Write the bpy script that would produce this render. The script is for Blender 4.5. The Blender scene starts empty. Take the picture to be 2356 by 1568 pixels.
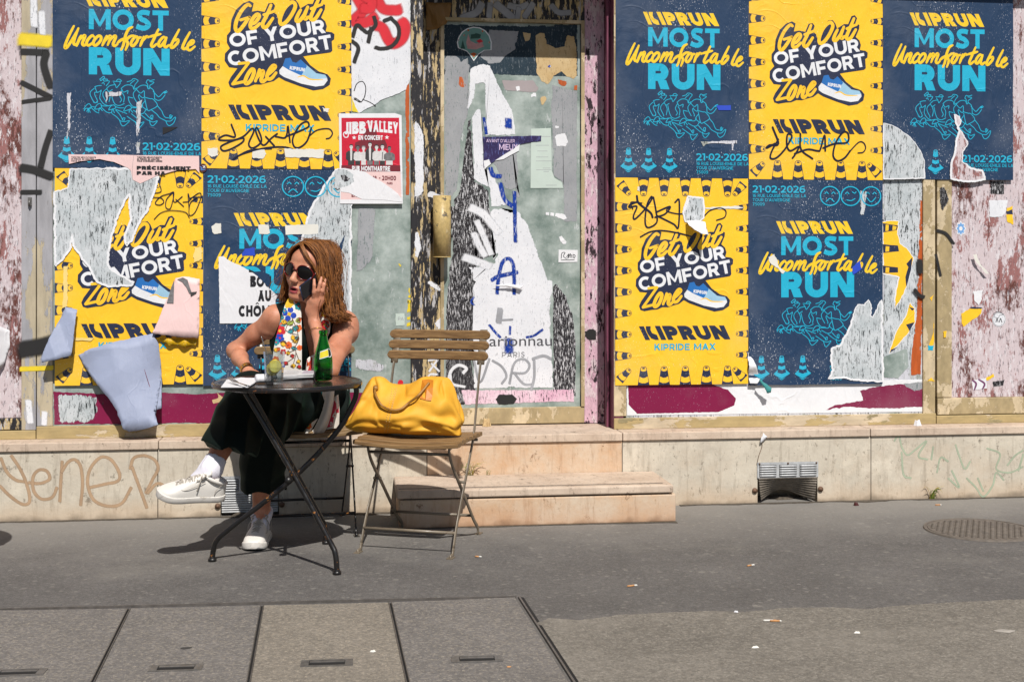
import bpy, bmesh, math, random
import numpy as np
from mathutils import Vector, Matrix, noise as mnoise
from mathutils.geometry import tessellate_polygon
R = math.radians
SC = bpy.context.scene
COL = SC.collection
random.seed(7)

# ---------------------------------------------------------------- camera, sky, sun, exposure
F, H, DIST, YAW = 2944.0, 1.17, 5.98, R(7.3)      # focal length in photo pixels, eye height, distance to the plinth, turn to the right
cam_data = bpy.data.cameras.new("camera")
cam = bpy.data.objects.new("camera", cam_data); COL.objects.link(cam)
cam_data.sensor_width = 36.0
cam_data.lens = 36.0 * F / 2355.0
cam_data.shift_y = -184.0 / 2355.0
cam_data.clip_start = 0.05; cam_data.clip_end = 500
cam.location = (0, -DIST, H)
cam.rotation_euler = (R(90), 0, -YAW)
SC.camera = cam

SUN_EL, SUN_AZ = R(49.5), R(7.0)                    # azimuth: to the right of the wall's normal
world = bpy.data.worlds.new("World"); SC.world = world; world.use_nodes = True
wn = world.node_tree.nodes; wl = world.node_tree.links
sky = wn.new('ShaderNodeTexSky'); sky.sky_type = 'NISHITA'; sky.sun_disc = False
sky.sun_elevation = SUN_EL; sky.sun_rotation = R(180) - SUN_AZ
wl.new(sky.outputs[0], wn['Background'].inputs[0]); wn['Background'].inputs[1].default_value = 0.06
sl = bpy.data.lights.new("sun", 'SUN'); sl.energy = 5.0; sl.angle = R(0.5); sl.color = (1.0, 0.955, 0.89)
sun = bpy.data.objects.new("sun", sl); COL.objects.link(sun)
sdir = Vector((math.sin(SUN_AZ) * math.cos(SUN_EL), -math.cos(SUN_AZ) * math.cos(SUN_EL), math.sin(SUN_EL)))
sun.rotation_euler = sdir.to_track_quat('Z', 'Y').to_euler(); sun.location = (2, -6, 8)
SC.view_settings.view_transform = 'Standard'; SC.view_settings.look = 'None'
SC.view_settings.exposure = -0.06; SC.view_settings.gamma = 1
SC.cycles.use_denoising = True; SC.cycles.denoising_prefilter = 'ACCURATE'; SC.render.filter_size = 1.05
SC.cycles.max_bounces = 6; SC.cycles.transparent_max_bounces = 8; SC.cycles.transmission_bounces = 8
SC.cycles.caustics_reflective = False; SC.cycles.caustics_refractive = False

# ---------------------------------------------------------------- photo pixel -> place
CS, SN = math.cos(YAW), math.sin(YAW)
def ray(px, py):
    u = (px - 1177.5) / F; v = (600.0 - py) / F
    return Vector((SN + u * CS, CS - u * SN, v))
def W(px, py, y=0.0):
    r = ray(px, py); t = (y + DIST) / r.y
    return Vector((r.x * t, y, H + r.z * t))
def G(px, py, z=0.0):
    r = ray(px, py); t = (z - H) / r.z
    return Vector((r.x * t, -DIST + r.y * t, z))
def PD(px, py, d):
    r = ray(px, py)
    return Vector((r.x * d, -DIST + r.y * d, H + r.z * d))
CROP = {'d': (0, 0, 1), 'c1': (0, 0, .32747), 'c2': (427.9, 0, .32747), 'c3': (898.5, 0, .32747), 'c4': (1369.2, 0, .32747), 'c5': (1839.8, 0, .32747),
        'c6': (0, 359.4, .4366), 'c7': (898.5, 470.6, .35477), 'c8': (1369.2, 385.1, .38202), 'c9': (1839.8, 385.1, .3822),
        'w2': (470.6, 513.4, .25103), 'w3': (342.3, 770.2, .35483), 'w4': (753.0, 727.4, .36563), 'w5': (599.0, 530.6, .131),
        'w6': (0, 941.3, .39949), 'w7': (770.1, 941.3, .39949), 'w8': (1540.3, 898.5, .42669)}
def D(c, x, y):
    a, b, s = CROP[c]; return (a + x * s, b + y * s)
def wp(c, pts, y):                                   # traced outline -> (x, z) on the upright plane at depth y
    o = []
    for p in pts:
        w = W(*D(c, *p), y); o.append((w.x, w.z))
    return o

# ---------------------------------------------------------------- mesh helpers
class MB:
    def __init__(s): s.v = []; s.f = []; s.m = []; s.sm = []
    def add(s, vs, fs, mat=0, smooth=False):
        b = len(s.v); s.v.extend([tuple(v) for v in vs])
        for f in fs: s.f.append([i + b for i in f]); s.m.append(mat); s.sm.append(smooth)
        return s
    def build(s, name, mats, parent=None, origin=None, bevel=0, seg=2, **props):
        me = bpy.data.meshes.new(name)
        V = np.array(s.v, dtype=float).reshape(-1, 3)
        if origin is None and parent is None:
            lo, hi = V.min(0), V.max(0); origin = ((lo[0]+hi[0])/2, (lo[1]+hi[1])/2, lo[2])
        po = Vector(parent['_o']) if parent is not None and '_o' in parent else Vector((0, 0, 0))
        if origin is None: origin = tuple(po)
        V = V - np.array(origin)
        me.from_pydata(V.tolist(), [], s.f)
        for mt in (mats if isinstance(mats, (list, tuple)) else [mats]): me.materials.append(mt)
        me.polygons.foreach_set('material_index', s.m); me.polygons.foreach_set('use_smooth', s.sm)
        me.update()
        o = bpy.data.objects.new(name, me); COL.objects.link(o)
        if parent is not None:
            o.parent = parent; o.location = Vector(origin) - po
        else:
            o.location = origin
        o['_o'] = list(origin)
        if bevel:
            md = o.modifiers.new('bevel', 'BEVEL'); md.width = bevel; md.segments = seg; md.limit_method = 'ANGLE'; md.angle_limit = R(35)
        for k, v in props.items(): o[k] = v
        return o
def thing(name, loc, label, cat, group=None):
    o = bpy.data.objects.new(name, None); COL.objects.link(o); o.location = loc; o.empty_display_size = .1
    o['_o'] = list(loc); o['label'] = label; o['category'] = cat
    if group: o['group'] = group
    return o
def tag(o, label, cat, group=None):
    o['label'] = label; o['category'] = cat
    if group: o['group'] = group
    return o
def box(mb, x0, x1, y0, y1, z0, z1, mat=0, xf=None):
    vs = [(x, y, z) for x in (x0, x1) for y in (y0, y1) for z in (z0, z1)]
    if xf is not None: vs = [xf @ Vector(v) for v in vs]
    mb.add(vs, [(0, 1, 3, 2), (4, 6, 7, 5), (0, 4, 5, 1), (2, 3, 7, 6), (0, 2, 6, 4), (1, 5, 7, 3)], mat)
def catmull(P, n=8, closed=False):
    P = [np.array(p, float) for p in P]; out = []
    N = len(P); rng = range(N if closed else N - 1)
    for i in rng:
        if closed: a, b, c, d = P[(i-1) % N], P[i], P[(i+1) % N], P[(i+2) % N]
        else:
            b, c = P[i], P[i+1]; a = P[i-1] if i > 0 else 2*b - c; d = P[i+2] if i + 2 < N else 2*c - b
        for k in range(n):
            t = k / n
            out.append(.5*((2*b) + (c-a)*t + (2*a-5*b+4*c-d)*t*t + (3*b-a-3*c+d)*t**3))
    if not closed: out.append(P[-1])
    return out
def tube(mb, pts, rad, seg=8, mat=0, cap=True, flat=None, up=None, smooth=True):
    """sweep along pts; rad number or list; flat=(a,b) scales section; up fixes the frame"""
    P = [Vector(p) for p in pts]; n = len(P)
    rr = list(rad) if isinstance(rad, (list, tuple, np.ndarray)) else [rad]*n
    fa, fb = flat if flat else (1, 1)
    t0 = (P[1]-P[0]).normalized()
    ref = Vector(up) if up else (Vector((0, 0, 1)) if abs(t0.z) < .9 else Vector((1, 0, 0)))
    nrm = (ref - t0*ref.dot(t0)).normalized(); vs = []
    for i in range(n):
        t = ((P[min(i+1, n-1)] - P[max(i-1, 0)])).normalized()
        if up: nrm = (Vector(up) - t*Vector(up).dot(t)).normalized()
        else:
            nrm = nrm - t*nrm.dot(t); nrm = nrm.normalized() if nrm.length > 1e-6 else t.orthogonal().normalized()
        bi = t.cross(nrm)
        for k in range(seg):
            a = 2*math.pi*k/seg
            vs.append(P[i] + nrm*(math.cos(a)*rr[i]*fa) + bi*(math.sin(a)*rr[i]*fb))
    fs = []
    for i in range(n-1):
        for k in range(seg):
            k2 = (k+1) % seg; fs.append((i*seg+k, i*seg+k2, (i+1)*seg+k2, (i+1)*seg+k))
    if cap:
        fs.append(tuple(range(seg-1, -1, -1))); fs.append(tuple((n-1)*seg+k for k in range(seg)))
    mb.add(vs, fs, mat, smooth)
def lathe(mb, prof, c, seg=24, mat=0, sx=1, sy=1, smooth=True):
    vs = []; fs = []
    for (r, z) in prof:
        for k in range(seg):
            a = 2*math.pi*k/seg; vs.append((c[0]+r*sx*math.cos(a), c[1]+r*sy*math.sin(a), c[2]+z))
    for i in range(len(prof)-1):
        for k in range(seg):
            k2 = (k+1) % seg; fs.append((i*seg+k, i*seg+k2, (i+1)*seg+k2, (i+1)*seg+k))
    mb.add(vs, fs, mat, smooth)
def loft(mb, rings, mat=0, caps=True, smooth=True, closed=True):
    n = len(rings[0]); vs = [p for r in rings for p in r]; fs = []
    for i in range(len(rings)-1):
        for k in range(n if closed else n-1):
            k2 = (k+1) % n; fs.append((i*n+k, i*n+k2, (i+1)*n+k2, (i+1)*n+k))
    if caps: fs.append(tuple(range(n-1, -1, -1))); fs.append(tuple((len(rings)-1)*n+k for k in range(n)))
    mb.add(vs, fs, mat, smooth)

# ---------------------------------------------------------------- flat shapes (2-D lists of points and faces)
def poly2(pts):
    tri = tessellate_polygon([[Vector((p[0], p[1], 0)) for p in pts]])
    return [tuple(p) for p in pts], [tuple(t) for t in tri]
def jag(pts, step=.02, amp=.006, seed=0, closed=True):
    """torn edge: large and small wobble laid along each side of the outline"""
    out = []; n = len(pts); step = min(step, .006) if amp > .0012 else step; L0 = 0
    for i in range(n if closed else n-1):
        a = pts[i]; b = pts[(i+1) % n]; L = math.hypot(b[0]-a[0], b[1]-a[1]); k = max(1, int(L/step))
        nx, ny = -(b[1]-a[1])/(L+1e-9), (b[0]-a[0])/(L+1e-9)
        for j in range(k):
            t = j/k; q = (L0+t*L); o = 0
            for sc_, am in ((28, 1.1), (75, .8), (190, .55)): o += am*mnoise.noise(Vector((q*sc_, seed*7.3+sc_, 1.7)))
            o *= amp*min(1, .35+4*t*(1-t)); out.append((a[0]+(b[0]-a[0])*t+nx*o, a[1]+(b[1]-a[1])*t+ny*o))
        L0 += L
    return out
_TC = {}
def text2(s, bold=0.0, spacing=1.0):
    k = (s, bold, spacing)
    if k in _TC: return _TC[k]
    cu = bpy.data.curves.new('lettering', 'FONT'); cu.body = s; cu.size = 1.0; cu.offset = bold; cu.resolution_u = 4; cu.space_character = spacing
    ob = bpy.data.objects.new('lettering', cu); COL.objects.link(ob)
    dg = bpy.context.evaluated_depsgraph_get(); ev = ob.evaluated_get(dg); me = ev.to_mesh()
    vs = [(v.co.x, v.co.y) for v in me.vertices]; fs = [tuple(p.vertices) for p in me.polygons]
    ev.to_mesh_clear(); bpy.data.objects.remove(ob); bpy.data.curves.remove(cu)
    xs = [v[0] for v in vs]; ys = [v[1] for v in vs]
    r = (vs, fs, min(xs), min(ys), max(xs), max(ys)); _TC[k] = r; return r
def fit(s, x0, y0, x1, y1, bold=.02, rot=0, shear=0, ref=None, spacing=1.0):
    """lettering scaled into the box (x0,y0 = lower corner); ref: measure the box on this other setting"""
    vs, fs, a, b, c, d = text2(s, bold, spacing)
    if ref is not None: _, _, a, b, c, d = text2(s, ref, spacing)
    cx, cy = (x0+x1)/2, (y0+y1)/2; w, h = x1-x0, y1-y0; cr, sr = math.cos(rot), math.sin(rot); out = []
    for (x, y) in vs:
        X = ((x-a)/(c-a)-.5)*w; Y = ((y-b)/(d-b)-.5)*h; X += shear*Y
        out.append((cx+X*cr-Y*sr, cy+X*sr+Y*cr))
    return out, fs
def stroke2(pts, w, taper=0, cap=True, closed=False):
    """ribbon of width w with round ends; returns points with a slowly rising layer so crossings never share a plane"""
    P = [np.array(p[:2], float) for p in pts]; n = len(P); L = []; Rr = []
    for i in range(n):
        a = P[i-1] if (i > 0 or closed) else P[0]; b = P[(i+1) % n] if (i < n-1 or closed) else P[-1]
        t = b-a; t = t/(np.linalg.norm(t)+1e-12); nn = np.array((-t[1], t[0]))
        ww = w/2
        if isinstance(taper, (list, tuple)): ww = w/2*taper[i]
        elif taper: ww = w/2*(1-taper*abs(2*i/(n-1)-1)**3)
        L.append(P[i]+nn*ww); Rr.append(P[i]-nn*ww)
    vs = []; fs = []
    for i in range(n): vs.append((L[i][0], L[i][1], i)); vs.append((Rr[i][0], Rr[i][1], i))
    for i in range(n-1): fs.append((2*i, 2*i+1, 2*i+3, 2*i+2))
    if closed: fs.append((2*n-2, 2*n-1, 1, 0))
    elif cap:
        for e in (0, n-1):
            l, r = L[e], Rr[e]; c = (l+r)/2; rad = np.linalg.norm(l-r)/2; a0 = math.atan2(l[1]-c[1], l[0]-c[0]); sgn = 1 if e == 0 else -1
            idx = [2*e]
            for k in range(1, 6):
                a = a0+sgn*math.pi*k/6; vs.append((c[0]+rad*math.cos(a), c[1]+rad*math.sin(a), e)); idx.append(len(vs)-1)
            idx.append(2*e+1); fs.append(tuple(idx))
    return vs, fs
def disc2(cx, cy, rx, ry=None, n=20):
    ry = ry or rx
    return [(cx+rx*math.cos(2*math.pi*k/n), cy+ry*math.sin(2*math.pi*k/n)) for k in range(n)]
class Flat:
    """prints on an upright sheet: x, z in the sheet's plane, y = depth of the sheet (smaller is nearer the street)"""
    def __init__(s, y, mb=None): s.y = y; s.mb = mb or MB(); s.k = 0; s.xf = None
    def put(s, shape, mat=0, lift=None):
        vs, fs = shape; s.k += 1
        yy = s.y - (lift if lift is not None else 7e-6*s.k)
        out = []
        for v in vs:
            x, z = (v[0], v[1]) if s.xf is None else s.xf(v[0], v[1])
            out.append((x, yy - (1.5e-7*v[2] if len(v) > 2 else 0), z))
        s.mb.add(out, fs, mat); return s
# ---------------------------------------------------------------- materials
def srgb(r, g, b):
    f = lambda c: c/12.92 if c <= .04045 else ((c+.055)/1.055)**2.4
    return (f(r/255), f(g/255), f(b/255), 1)
class NT:
    def __init__(s, name):
        s.m = bpy.data.materials.new(name); s.m.use_nodes = True; s.t = s.m.node_tree; s.n = s.t.nodes; s.l = s.t.links
        s.b = s.n['Principled BSDF']; s.tc = s.n.new('ShaderNodeTexCoord'); s.co = s.tc.outputs['Object']
    def _in(s, sock, v):
        if isinstance(v, bpy.types.NodeSocket): s.l.new(v, sock)
        elif v is not None: sock.default_value = v
    def map(s, sc=(1, 1, 1), loc=(0, 0, 0), rot=(0, 0, 0), co=None):
        n = s.n.new('ShaderNodeMapping'); s.l.new(co or s.co, n.inputs[0]); n.inputs[1].default_value = loc; n.inputs[2].default_value = rot; n.inputs[3].default_value = sc
        return n.outputs[0]
    def noise(s, scale=5, detail=4, rough=.55, st=(1, 1, 1), loc=(0, 0, 0), dist=0, rot=(0, 0, 0)):
        n = s.n.new('ShaderNodeTexNoise'); s.l.new(s.map(st, loc, rot), n.inputs['Vector'])
        n.inputs['Scale'].default_value = scale; n.inputs['Detail'].default_value = detail; n.inputs['Roughness'].default_value = rough; n.inputs['Distortion'].default_value = dist
        return n.outputs[0]
    def vor(s, scale=50, st=(1, 1, 1), feature='F1', out=0, loc=(0, 0, 0)):
        n = s.n.new('ShaderNodeTexVoronoi'); n.feature = feature; s.l.new(s.map(st, loc), n.inputs['Vector']); n.inputs['Scale'].default_value = scale
        return n.outputs[out]
    def th(s, f, lo, hi, a=0.0, b=1.0):
        n = s.n.new('ShaderNodeMapRange'); n.clamp = True; s._in(n.inputs[0], f)
        n.inputs[1].default_value = lo; n.inputs[2].default_value = hi; n.inputs[3].default_value = a; n.inputs[4].default_value = b
        return n.outputs[0]
    def math(s, op, a, b=None):
        n = s.n.new('ShaderNodeMath'); n.operation = op; s._in(n.inputs[0], a)
        if b is not None: s._in(n.inputs[1], b)
        return n.outputs[0]
    def mix(s, f, a, b, mode='MIX'):
        n = s.n.new('ShaderNodeMix'); n.data_type = 'RGBA'; n.blend_type = mode; s._in(n.inputs[0], f); s._in(n.inputs[6], a); s._in(n.inputs[7], b)
        return n.outputs[2]
    def ramp(s, f, stops, interp='LINEAR'):
        n = s.n.new('ShaderNodeValToRGB'); s.l.new(f, n.inputs[0]); n.color_ramp.interpolation = interp; e = n.color_ramp.elements
        while len(e) < len(stops): e.new(.5)
        for i, (p, c) in enumerate(stops): e[i].position = p; e[i].color = c
        return n.outputs[0]
    def xyz(s):
        n = s.n.new('ShaderNodeSeparateXYZ'); s.l.new(s.co, n.inputs[0]); return n.outputs
    def bump(s, h, strength=.3, dist=.002):
        n = s.n.new('ShaderNodeBump'); n.inputs['Strength'].default_value = strength; n.inputs['Distance'].default_value = dist; s.l.new(h, n.inputs['Height']); s.l.new(n.outputs[0], s.b.inputs['Normal']); return s
    def out(s, col=None, rough=.6, metal=0, spec=.5):
        s._in(s.b.inputs['Base Color'], col); s._in(s.b.inputs['Roughness'], rough); s.b.inputs['Metallic'].default_value = metal
        s.b.inputs['Specular IOR Level'].default_value = spec; return s.m
def vary(c, k): return (min(1, c[0]*k), min(1, c[1]*k), min(1, c[2]*k), 1)
def plain(name, c, rough=.6, metal=0, spec=.5, var=.12, scale=12, bump=0):
    n = NT(name); f = n.noise(scale, 5, .6); col = n.mix(n.th(f, .3, .7), vary(c, 1-var), vary(c, 1+var))
    if bump: n.bump(n.noise(scale*6, 4), bump, .002)
    return n.out(col, rough, metal, spec)
def printed(name, c, fleck=.0, fc=None, wrinkle=.6, dirt=.12):
    """ink on paper pasted on a wall: faint grime, small scratched flecks down to white paper, long soft creases"""
    n = NT(name); col = n.mix(n.th(n.noise(3.5, 6, .65), .25, .75), vary(c, 1-dirt), vary(c, 1+dirt*.7))
    col = n.mix(n.th(n.noise(60, 3, .6, (6, 6, .6)), .45, .8, 0, .18), col, vary(c, .8)); col = n.mix(n.th(n.noise(1.7, 5, .6, loc=(2, 0, 6)), .5, .75, 0, .16), col, srgb(200, 200, 205))
    if fleck:
        a = n.noise(170, 3, .55, (1.4, 1.4, .6)); bm = n.noise(2.3, 4, .65, loc=(3, 1, 7)); a2 = n.noise(55, 6, .75, (2.6, 2.6, .3), loc=(9, 2, 1))
        k = n.math('ADD', n.math('MULTIPLY', n.th(a, .665-fleck*.05, .70-fleck*.05), n.th(bm, .46, .62)), n.math('MULTIPLY', n.th(a2, .69-fleck*.03, .71-fleck*.03), n.th(bm, .54, .62)))
        col = n.mix(n.math('MINIMUM', k, 1.0), col, fc or srgb(215, 218, 225))
    w = n.noise(7, 5, .55, (1, 1, .45), dist=1.2); w2 = n.noise(60, 3, .5)
    rd = lambda sc_, st_, lc: n.th(n.math('ABSOLUTE', n.math('SUBTRACT', n.noise(sc_, 2, .5, st_, lc, .8), .5)), 0, .035, 1, 0)   # thin sharp creases
    cz = n.math('ADD', n.math('MULTIPLY', rd(3.2, (1.6, 1, .5), (4, 0, 2)), n.th(n.noise(2, 2), .45, .6)), n.math('MULTIPLY', rd(5, (1, 1, 1), (0, 3, 8)), n.th(n.noise(2.6, 2, loc=(5, 0, 0)), .52, .62)))
    n.bump(n.math('ADD', n.math('ADD', w, n.math('MULTIPLY', cz, .16)), n.math('MULTIPLY', w2, .06)), wrinkle, .012)
    return n.out(col, .55, 0, .35)
def residue(name, base, dark, amount=.5, base2=None, stain=None, sc=1.5):
    """what stays on a wall after paper was scraped off: pale pulp with short upright dark scratches"""
    n = NT(name); col = n.mix(n.th(n.noise(9, 6, .7), .35, .65), base, base2 or vary(base, .72))
    if stain: col = n.mix(n.th(n.noise(5, 5, .7, loc=(4, 4, 4)), .56, .64), col, stain)
    s1 = n.noise(34*sc, 6, .72, (2.4, 1, .42)); s2 = n.noise(80*sc, 3, .6, (1.6, 1, .6), loc=(2, 0, 5)); big = n.noise(4, 3, .6, loc=(7, 0, 3))
    k = n.math('ADD', n.th(s1, .60-amount*.1, .63-amount*.1), n.math('MULTIPLY', n.th(s2, .62, .66), .8))
    k = n.math('MULTIPLY', k, n.th(big, .3, .55, .25, 1))
    col = n.mix(n.math('MINIMUM', k, 1.0), col, dark)
    n.bump(s1, .35, .004)
    return n.out(col, .8, 0, .2)
def peeling(name, layers, st=(1, 1, .4), scale=6, rough=.6, fine=None):
    """stack of paint coats flaking off: layers = [(colour, threshold)...] from the bottom coat up; a coat shows where its noise exceeds the threshold"""
    n = NT(name); col = None; hsum = None
    for i, (c, t) in enumerate(layers):
        f = n.noise(scale*(1+.35*i), 8, .68, st, loc=(i*3.7, i*1.3, i*5.1))
        cc = n.mix(n.th(n.noise(scale*5, 4, .6, st, loc=(i, 2, 9)), .35, .7), vary(c, .8), vary(c, 1.12))
        if col is None: col = cc
        else:
            k = n.th(f, t, t+.015); col = n.mix(k, col, cc); hsum = k if hsum is None else n.math('ADD', hsum, k)
    if fine:
        col = n.mix(n.th(n.noise(70, 4, .6, (1.5, 1.5, .5)), .62, .66), col, fine)
    if hsum is not None: n.bump(hsum, .5, .003)
    return n.out(col, rough, 0, .35)

NAVY, YELLOW, CYAN = srgb(29, 56, 88), srgb(250, 196, 44), srgb(30, 172, 206)
M = {}
M['navy'] = printed('navy_ink', NAVY, .45)
M['yellow'] = printed('yellow_ink', YELLOW, .12, srgb(240, 225, 180))
M['cyan'] = printed('cyan_ink', CYAN, .5, srgb(150, 210, 225), dirt=.08)
M['ytext'] = printed('yellow_lettering', srgb(240, 200, 40), .35)
M['wtext'] = printed('white_lettering', srgb(226, 228, 232), .25, srgb(120, 130, 150))
M['ntext'] = printed('navy_lettering', srgb(36, 44, 70), .4)
M['paper'] = printed('white_paper', srgb(226, 226, 230), 0, wrinkle=.5, dirt=.05)
M['pink_paper'] = printed('pink_paper', srgb(230, 198, 196), 0, wrinkle=.35, dirt=.06)
M['blue_paper'] = printed('blue_grey_paper_back', srgb(150, 159, 184), 0, wrinkle=.35, dirt=.07)
M['black_ink'] = plain('black_ink', srgb(24, 24, 30), .5)
M['marker'] = plain('marker_ink', srgb(14, 20, 48), .35)
M['spray_black'] = plain('black_spray_paint', srgb(28, 27, 28), .7)
M['red_print'] = printed('red_ink', srgb(196, 22, 52), .2)
M['dark_red'] = plain('dark_red_ink', srgb(112, 18, 36), .6)
M['res_grey'] = residue('scraped_grey_paper', srgb(206, 210, 214), srgb(56, 60, 62), .5, srgb(176, 184, 188))
M['res_white'] = residue('scraped_white_paper', srgb(208, 208, 216), srgb(60, 58, 60), .35, srgb(186, 188, 196), srgb(160, 165, 160))
M['torn_edge'] = printed('torn_white_edge', srgb(228, 229, 233), 0, wrinkle=.7, dirt=.06)
M['tape'] = plain('tape_remains', srgb(222, 220, 212), .4, var=.06)
# ---------------------------------------------------------------- heavy geometric capitals, built from bars, slanted bars and arcs
def arc(cx, cy, rx, ry, a0, a1, n=14):
    return [(cx+rx*math.cos(R(a0+(a1-a0)*k/n)), cy+ry*math.sin(R(a0+(a1-a0)*k/n))) for k in range(n+1)]
def gl(ch, t):
    """pieces of one capital of height 1 and stem t -> (list of shapes, width)"""
    h = t/2; S = lambda p, c=False: stroke2(p, t, cap=False, closed=c); P = lambda *p: poly2(p)
    V = lambda x, y0=0, y1=1: P((x, y0), (x+t, y0), (x+t, y1), (x, y1)); Hb = lambda y, x0, x1: P((x0, y), (x1, y), (x1, y+t*.95), (x0, y+t*.95))
    dg = lambda xa, ya, xb, yb, w=1.18: P((xa, ya), (xa+t*w, ya), (xb+t*w, yb), (xb, yb))
    q = t*.95
    if ch in 'ÉÈÂÔÊ':
        b, w = gl({'É': 'E', 'È': 'E', 'Ê': 'E', 'Â': 'A', 'Ô': 'O'}[ch], t); m = w/2
        if ch == 'É': a = [P((m-.05, 1.08), (m+.1, 1.08), (m+.24, 1.27), (m+.03, 1.27))]
        elif ch == 'È': a = [P((m-.05, 1.08), (m+.1, 1.08), (m+.02, 1.27), (m-.2, 1.27))]
        else: a = [P((m-.26, 1.08), (m-.1, 1.08), (m+.08, 1.27), (m-.08, 1.27)), P((m+.1, 1.08), (m+.26, 1.08), (m+.08, 1.27), (m-.06, 1.27))]
        return b+a, w
    if ch == 'A': return [dg(0, 0, .41-t*.1, 1), dg(.98-t*1.18, 0, .57-t*1.08, 1), Hb(.2, .2, .78)], .98
    if ch == 'B': return [V(0), S([(0, 1-h), (.45, 1-h)]+arc(.45, .76, .2, .24-h, 90, -90, 10)+[(0, .52)]), S([(0, .5), (.48, .5)]+arc(.48, .25+h*.2, .22, .25-h*.8, 90, -90, 10)+[(0, h)])], .8
    if ch == 'C': return [S(arc(.52, .5, .52-h, .51-h, 48, 312, 22))], .93
    if ch == 'D': return [V(0), S([(0, 1-h), (.4, 1-h)]+arc(.4, .5, .5-h, .5-h, 90, -90, 16)+[(0, h)])], .92
    if ch == 'E': return [V(0), Hb(1-q, 0, .74), Hb(.5-q/2, 0, .66), Hb(0, 0, .76)], .76
    if ch == 'F': return [V(0), Hb(1-q, 0, .74), Hb(.44-q/2, 0, .66)], .74
    if ch == 'G': return [S(arc(.52, .5, .52-h, .51-h, 48, 320, 22)), V(.98-t, .08, .5)], 1.0
    if ch == 'H': return [V(0), V(.88-t), Hb(.5-q/2, 0, .86)], .88
    if ch == 'I': return [V(0)], t
    if ch == 'J': return [S([(.5-h, 1), (.5-h, .3)]+arc(.27-h*.3, .3, .23-h*.7, .3-h, 0, -160, 10))], .5
    if ch == 'K': return [V(0), P((t*.8, .22), (t*.8, .52), (.58, 1), (.58+t*1.25, 1)), P((.3, .52), (.5, .72), (.9, 0), (.9-t*1.3, 0))], .9
    if ch == 'L': return [V(0), Hb(0, 0, .7)], .7
    if ch == 'M': return [V(0), V(1.12-t), P((0, 1), (t*.95, 1), (.56+t*.1, .3), (.56-t*.1, .12), (t*.2, .9)), P((1.12, 1), (1.12-t*.95, 1), (.56-t*.1, .3), (.56+t*.1, .12), (1.12-t*.2, .9))], 1.12
    if ch == 'N': return [V(0), V(.94-t), dg(.94-t*1.15, 0, 0, 1, 1.15)], .94
    if ch in 'O': return [S(arc(.55, .5, .55-h, .51-h, 0, 352, 30), True)], 1.1
    if ch == 'P': return [V(0), S([(0, 1-h), (.46, 1-h)]+arc(.46, .65, .34-h, .35-h, 90, -90, 12)+[(0, .3+h)])], .8
    if ch == 'Q': return [S(arc(.55, .5, .55-h, .51-h, 0, 352, 30), True), dg(.75, -.12, .5, .25)], 1.1
    if ch == 'R': return [V(0), S([(0, 1-h), (.46, 1-h)]+arc(.46, .66, .34-h, .34-h, 90, -90, 12)+[(0, .32+h)]), dg(.84-t*1.2, 0, .36, .36, 1.2)], .84
    if ch == 'S': return [S(catmull([(.72, .84), (.55, 1-h*.95), (.32, 1-h*.95), (.1+h*.7, .75), (.3, .55), (.5, .47), (.76-h*.7, .28), (.5, h*.95), (.28, h*.95), (.04, .2)], 6))], .78
    if ch == 'T': return [V(.42-h), Hb(1-q, 0, .84)], .84
    if ch == 'U': return [S([(h, 1), (h, .42)]+arc(.45, .42, .45-h, .43-h, 180, 360, 14)+[(.9-h, 1)])], .9
    if ch == 'V': return [dg(.42, 0, 0, 1), dg(.42, 0, .98-t*1.18, 1)], .98
    if ch == 'X': return [dg(.95-t*1.3, 0, 0, 1, 1.3), dg(0, 0, .95-t*1.3, 1, 1.3)], .95
    if ch == 'Y': return [V(.46-h, 0, .46), P((0, 1), (t*1.15, 1), (.46+h, .44), (.46-h, .36)), P((.92, 1), (.92-t*1.15, 1), (.46-h, .44), (.46+h, .36))], .92
    if ch == 'Z': return [Hb(1-q, 0, .8), Hb(0, 0, .82), P((0, q*.9), (t*.3, q*.5), (.8, 1-q*.9), (.8-t*.3, 1-q*.5), (.8-t*1.4, 1-q), (0, q*.9))], .82
    if ch == '0': return [S(arc(.4, .5, .4-h, .51-h, 0, 352, 26), True)], .8
    if ch == '1': return [V(.18), Hb(1-q, 0, .2)], .18+t
    if ch == '2': return [S(catmull([(.03, .8), (.2, .96-h*.6), (.42, 1-h), (.66-h*.6, .74), (.45, .42), (.1, .1)], 6)), Hb(0, 0, .74)], .74
    if ch == '3': return [S(catmull([(.05, .88), (.35, 1-h), (.62, .76), (.35, .54), (.66, .28), (.35, h), (.03, .14)], 6))], .74
    if ch == '5': return [Hb(1-q, .1, .68), V(.1, .5, 1), S(catmull([(.12, .55), (.4, .6), (.66-h*.5, .32), (.36, h), (.03, .14)], 6))], .72
    if ch == '6': return [S(arc(.39, .33, .39-h, .33-h, 0, 350, 20), True), S(catmull([(h, .33), (.1+h*.5, .75), (.4, 1-h), (.68, .92)], 6))], .78
    if ch == '7': return [Hb(1-q, 0, .72), dg(.15, 0, .7-t*1.2, 1)], .72
    if ch == '9': return [S(arc(.39, .67, .39-h, .33-h, 0, 350, 20), True), S(catmull([(.78-h, .67), (.68-h*.5, .25), (.38, h), (.1, .08)], 6))], .78
    if ch == '·': return [poly2(disc2(.16, .5, .13, n=12))], .32
    if ch == '.': return [poly2(disc2(.12, .1, .11, n=10))], .24
    if ch == ',': return [P((.02, -.12), (.12, -.12), (.22, .16), (.02, .16))], .24
    if ch == '-': return [Hb(.38, 0, .36)], .36
    if ch in "'’": return [P((.02, .66), (.14, .66), (.2, 1), (.02, 1))], .22
    return [], .38
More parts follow.
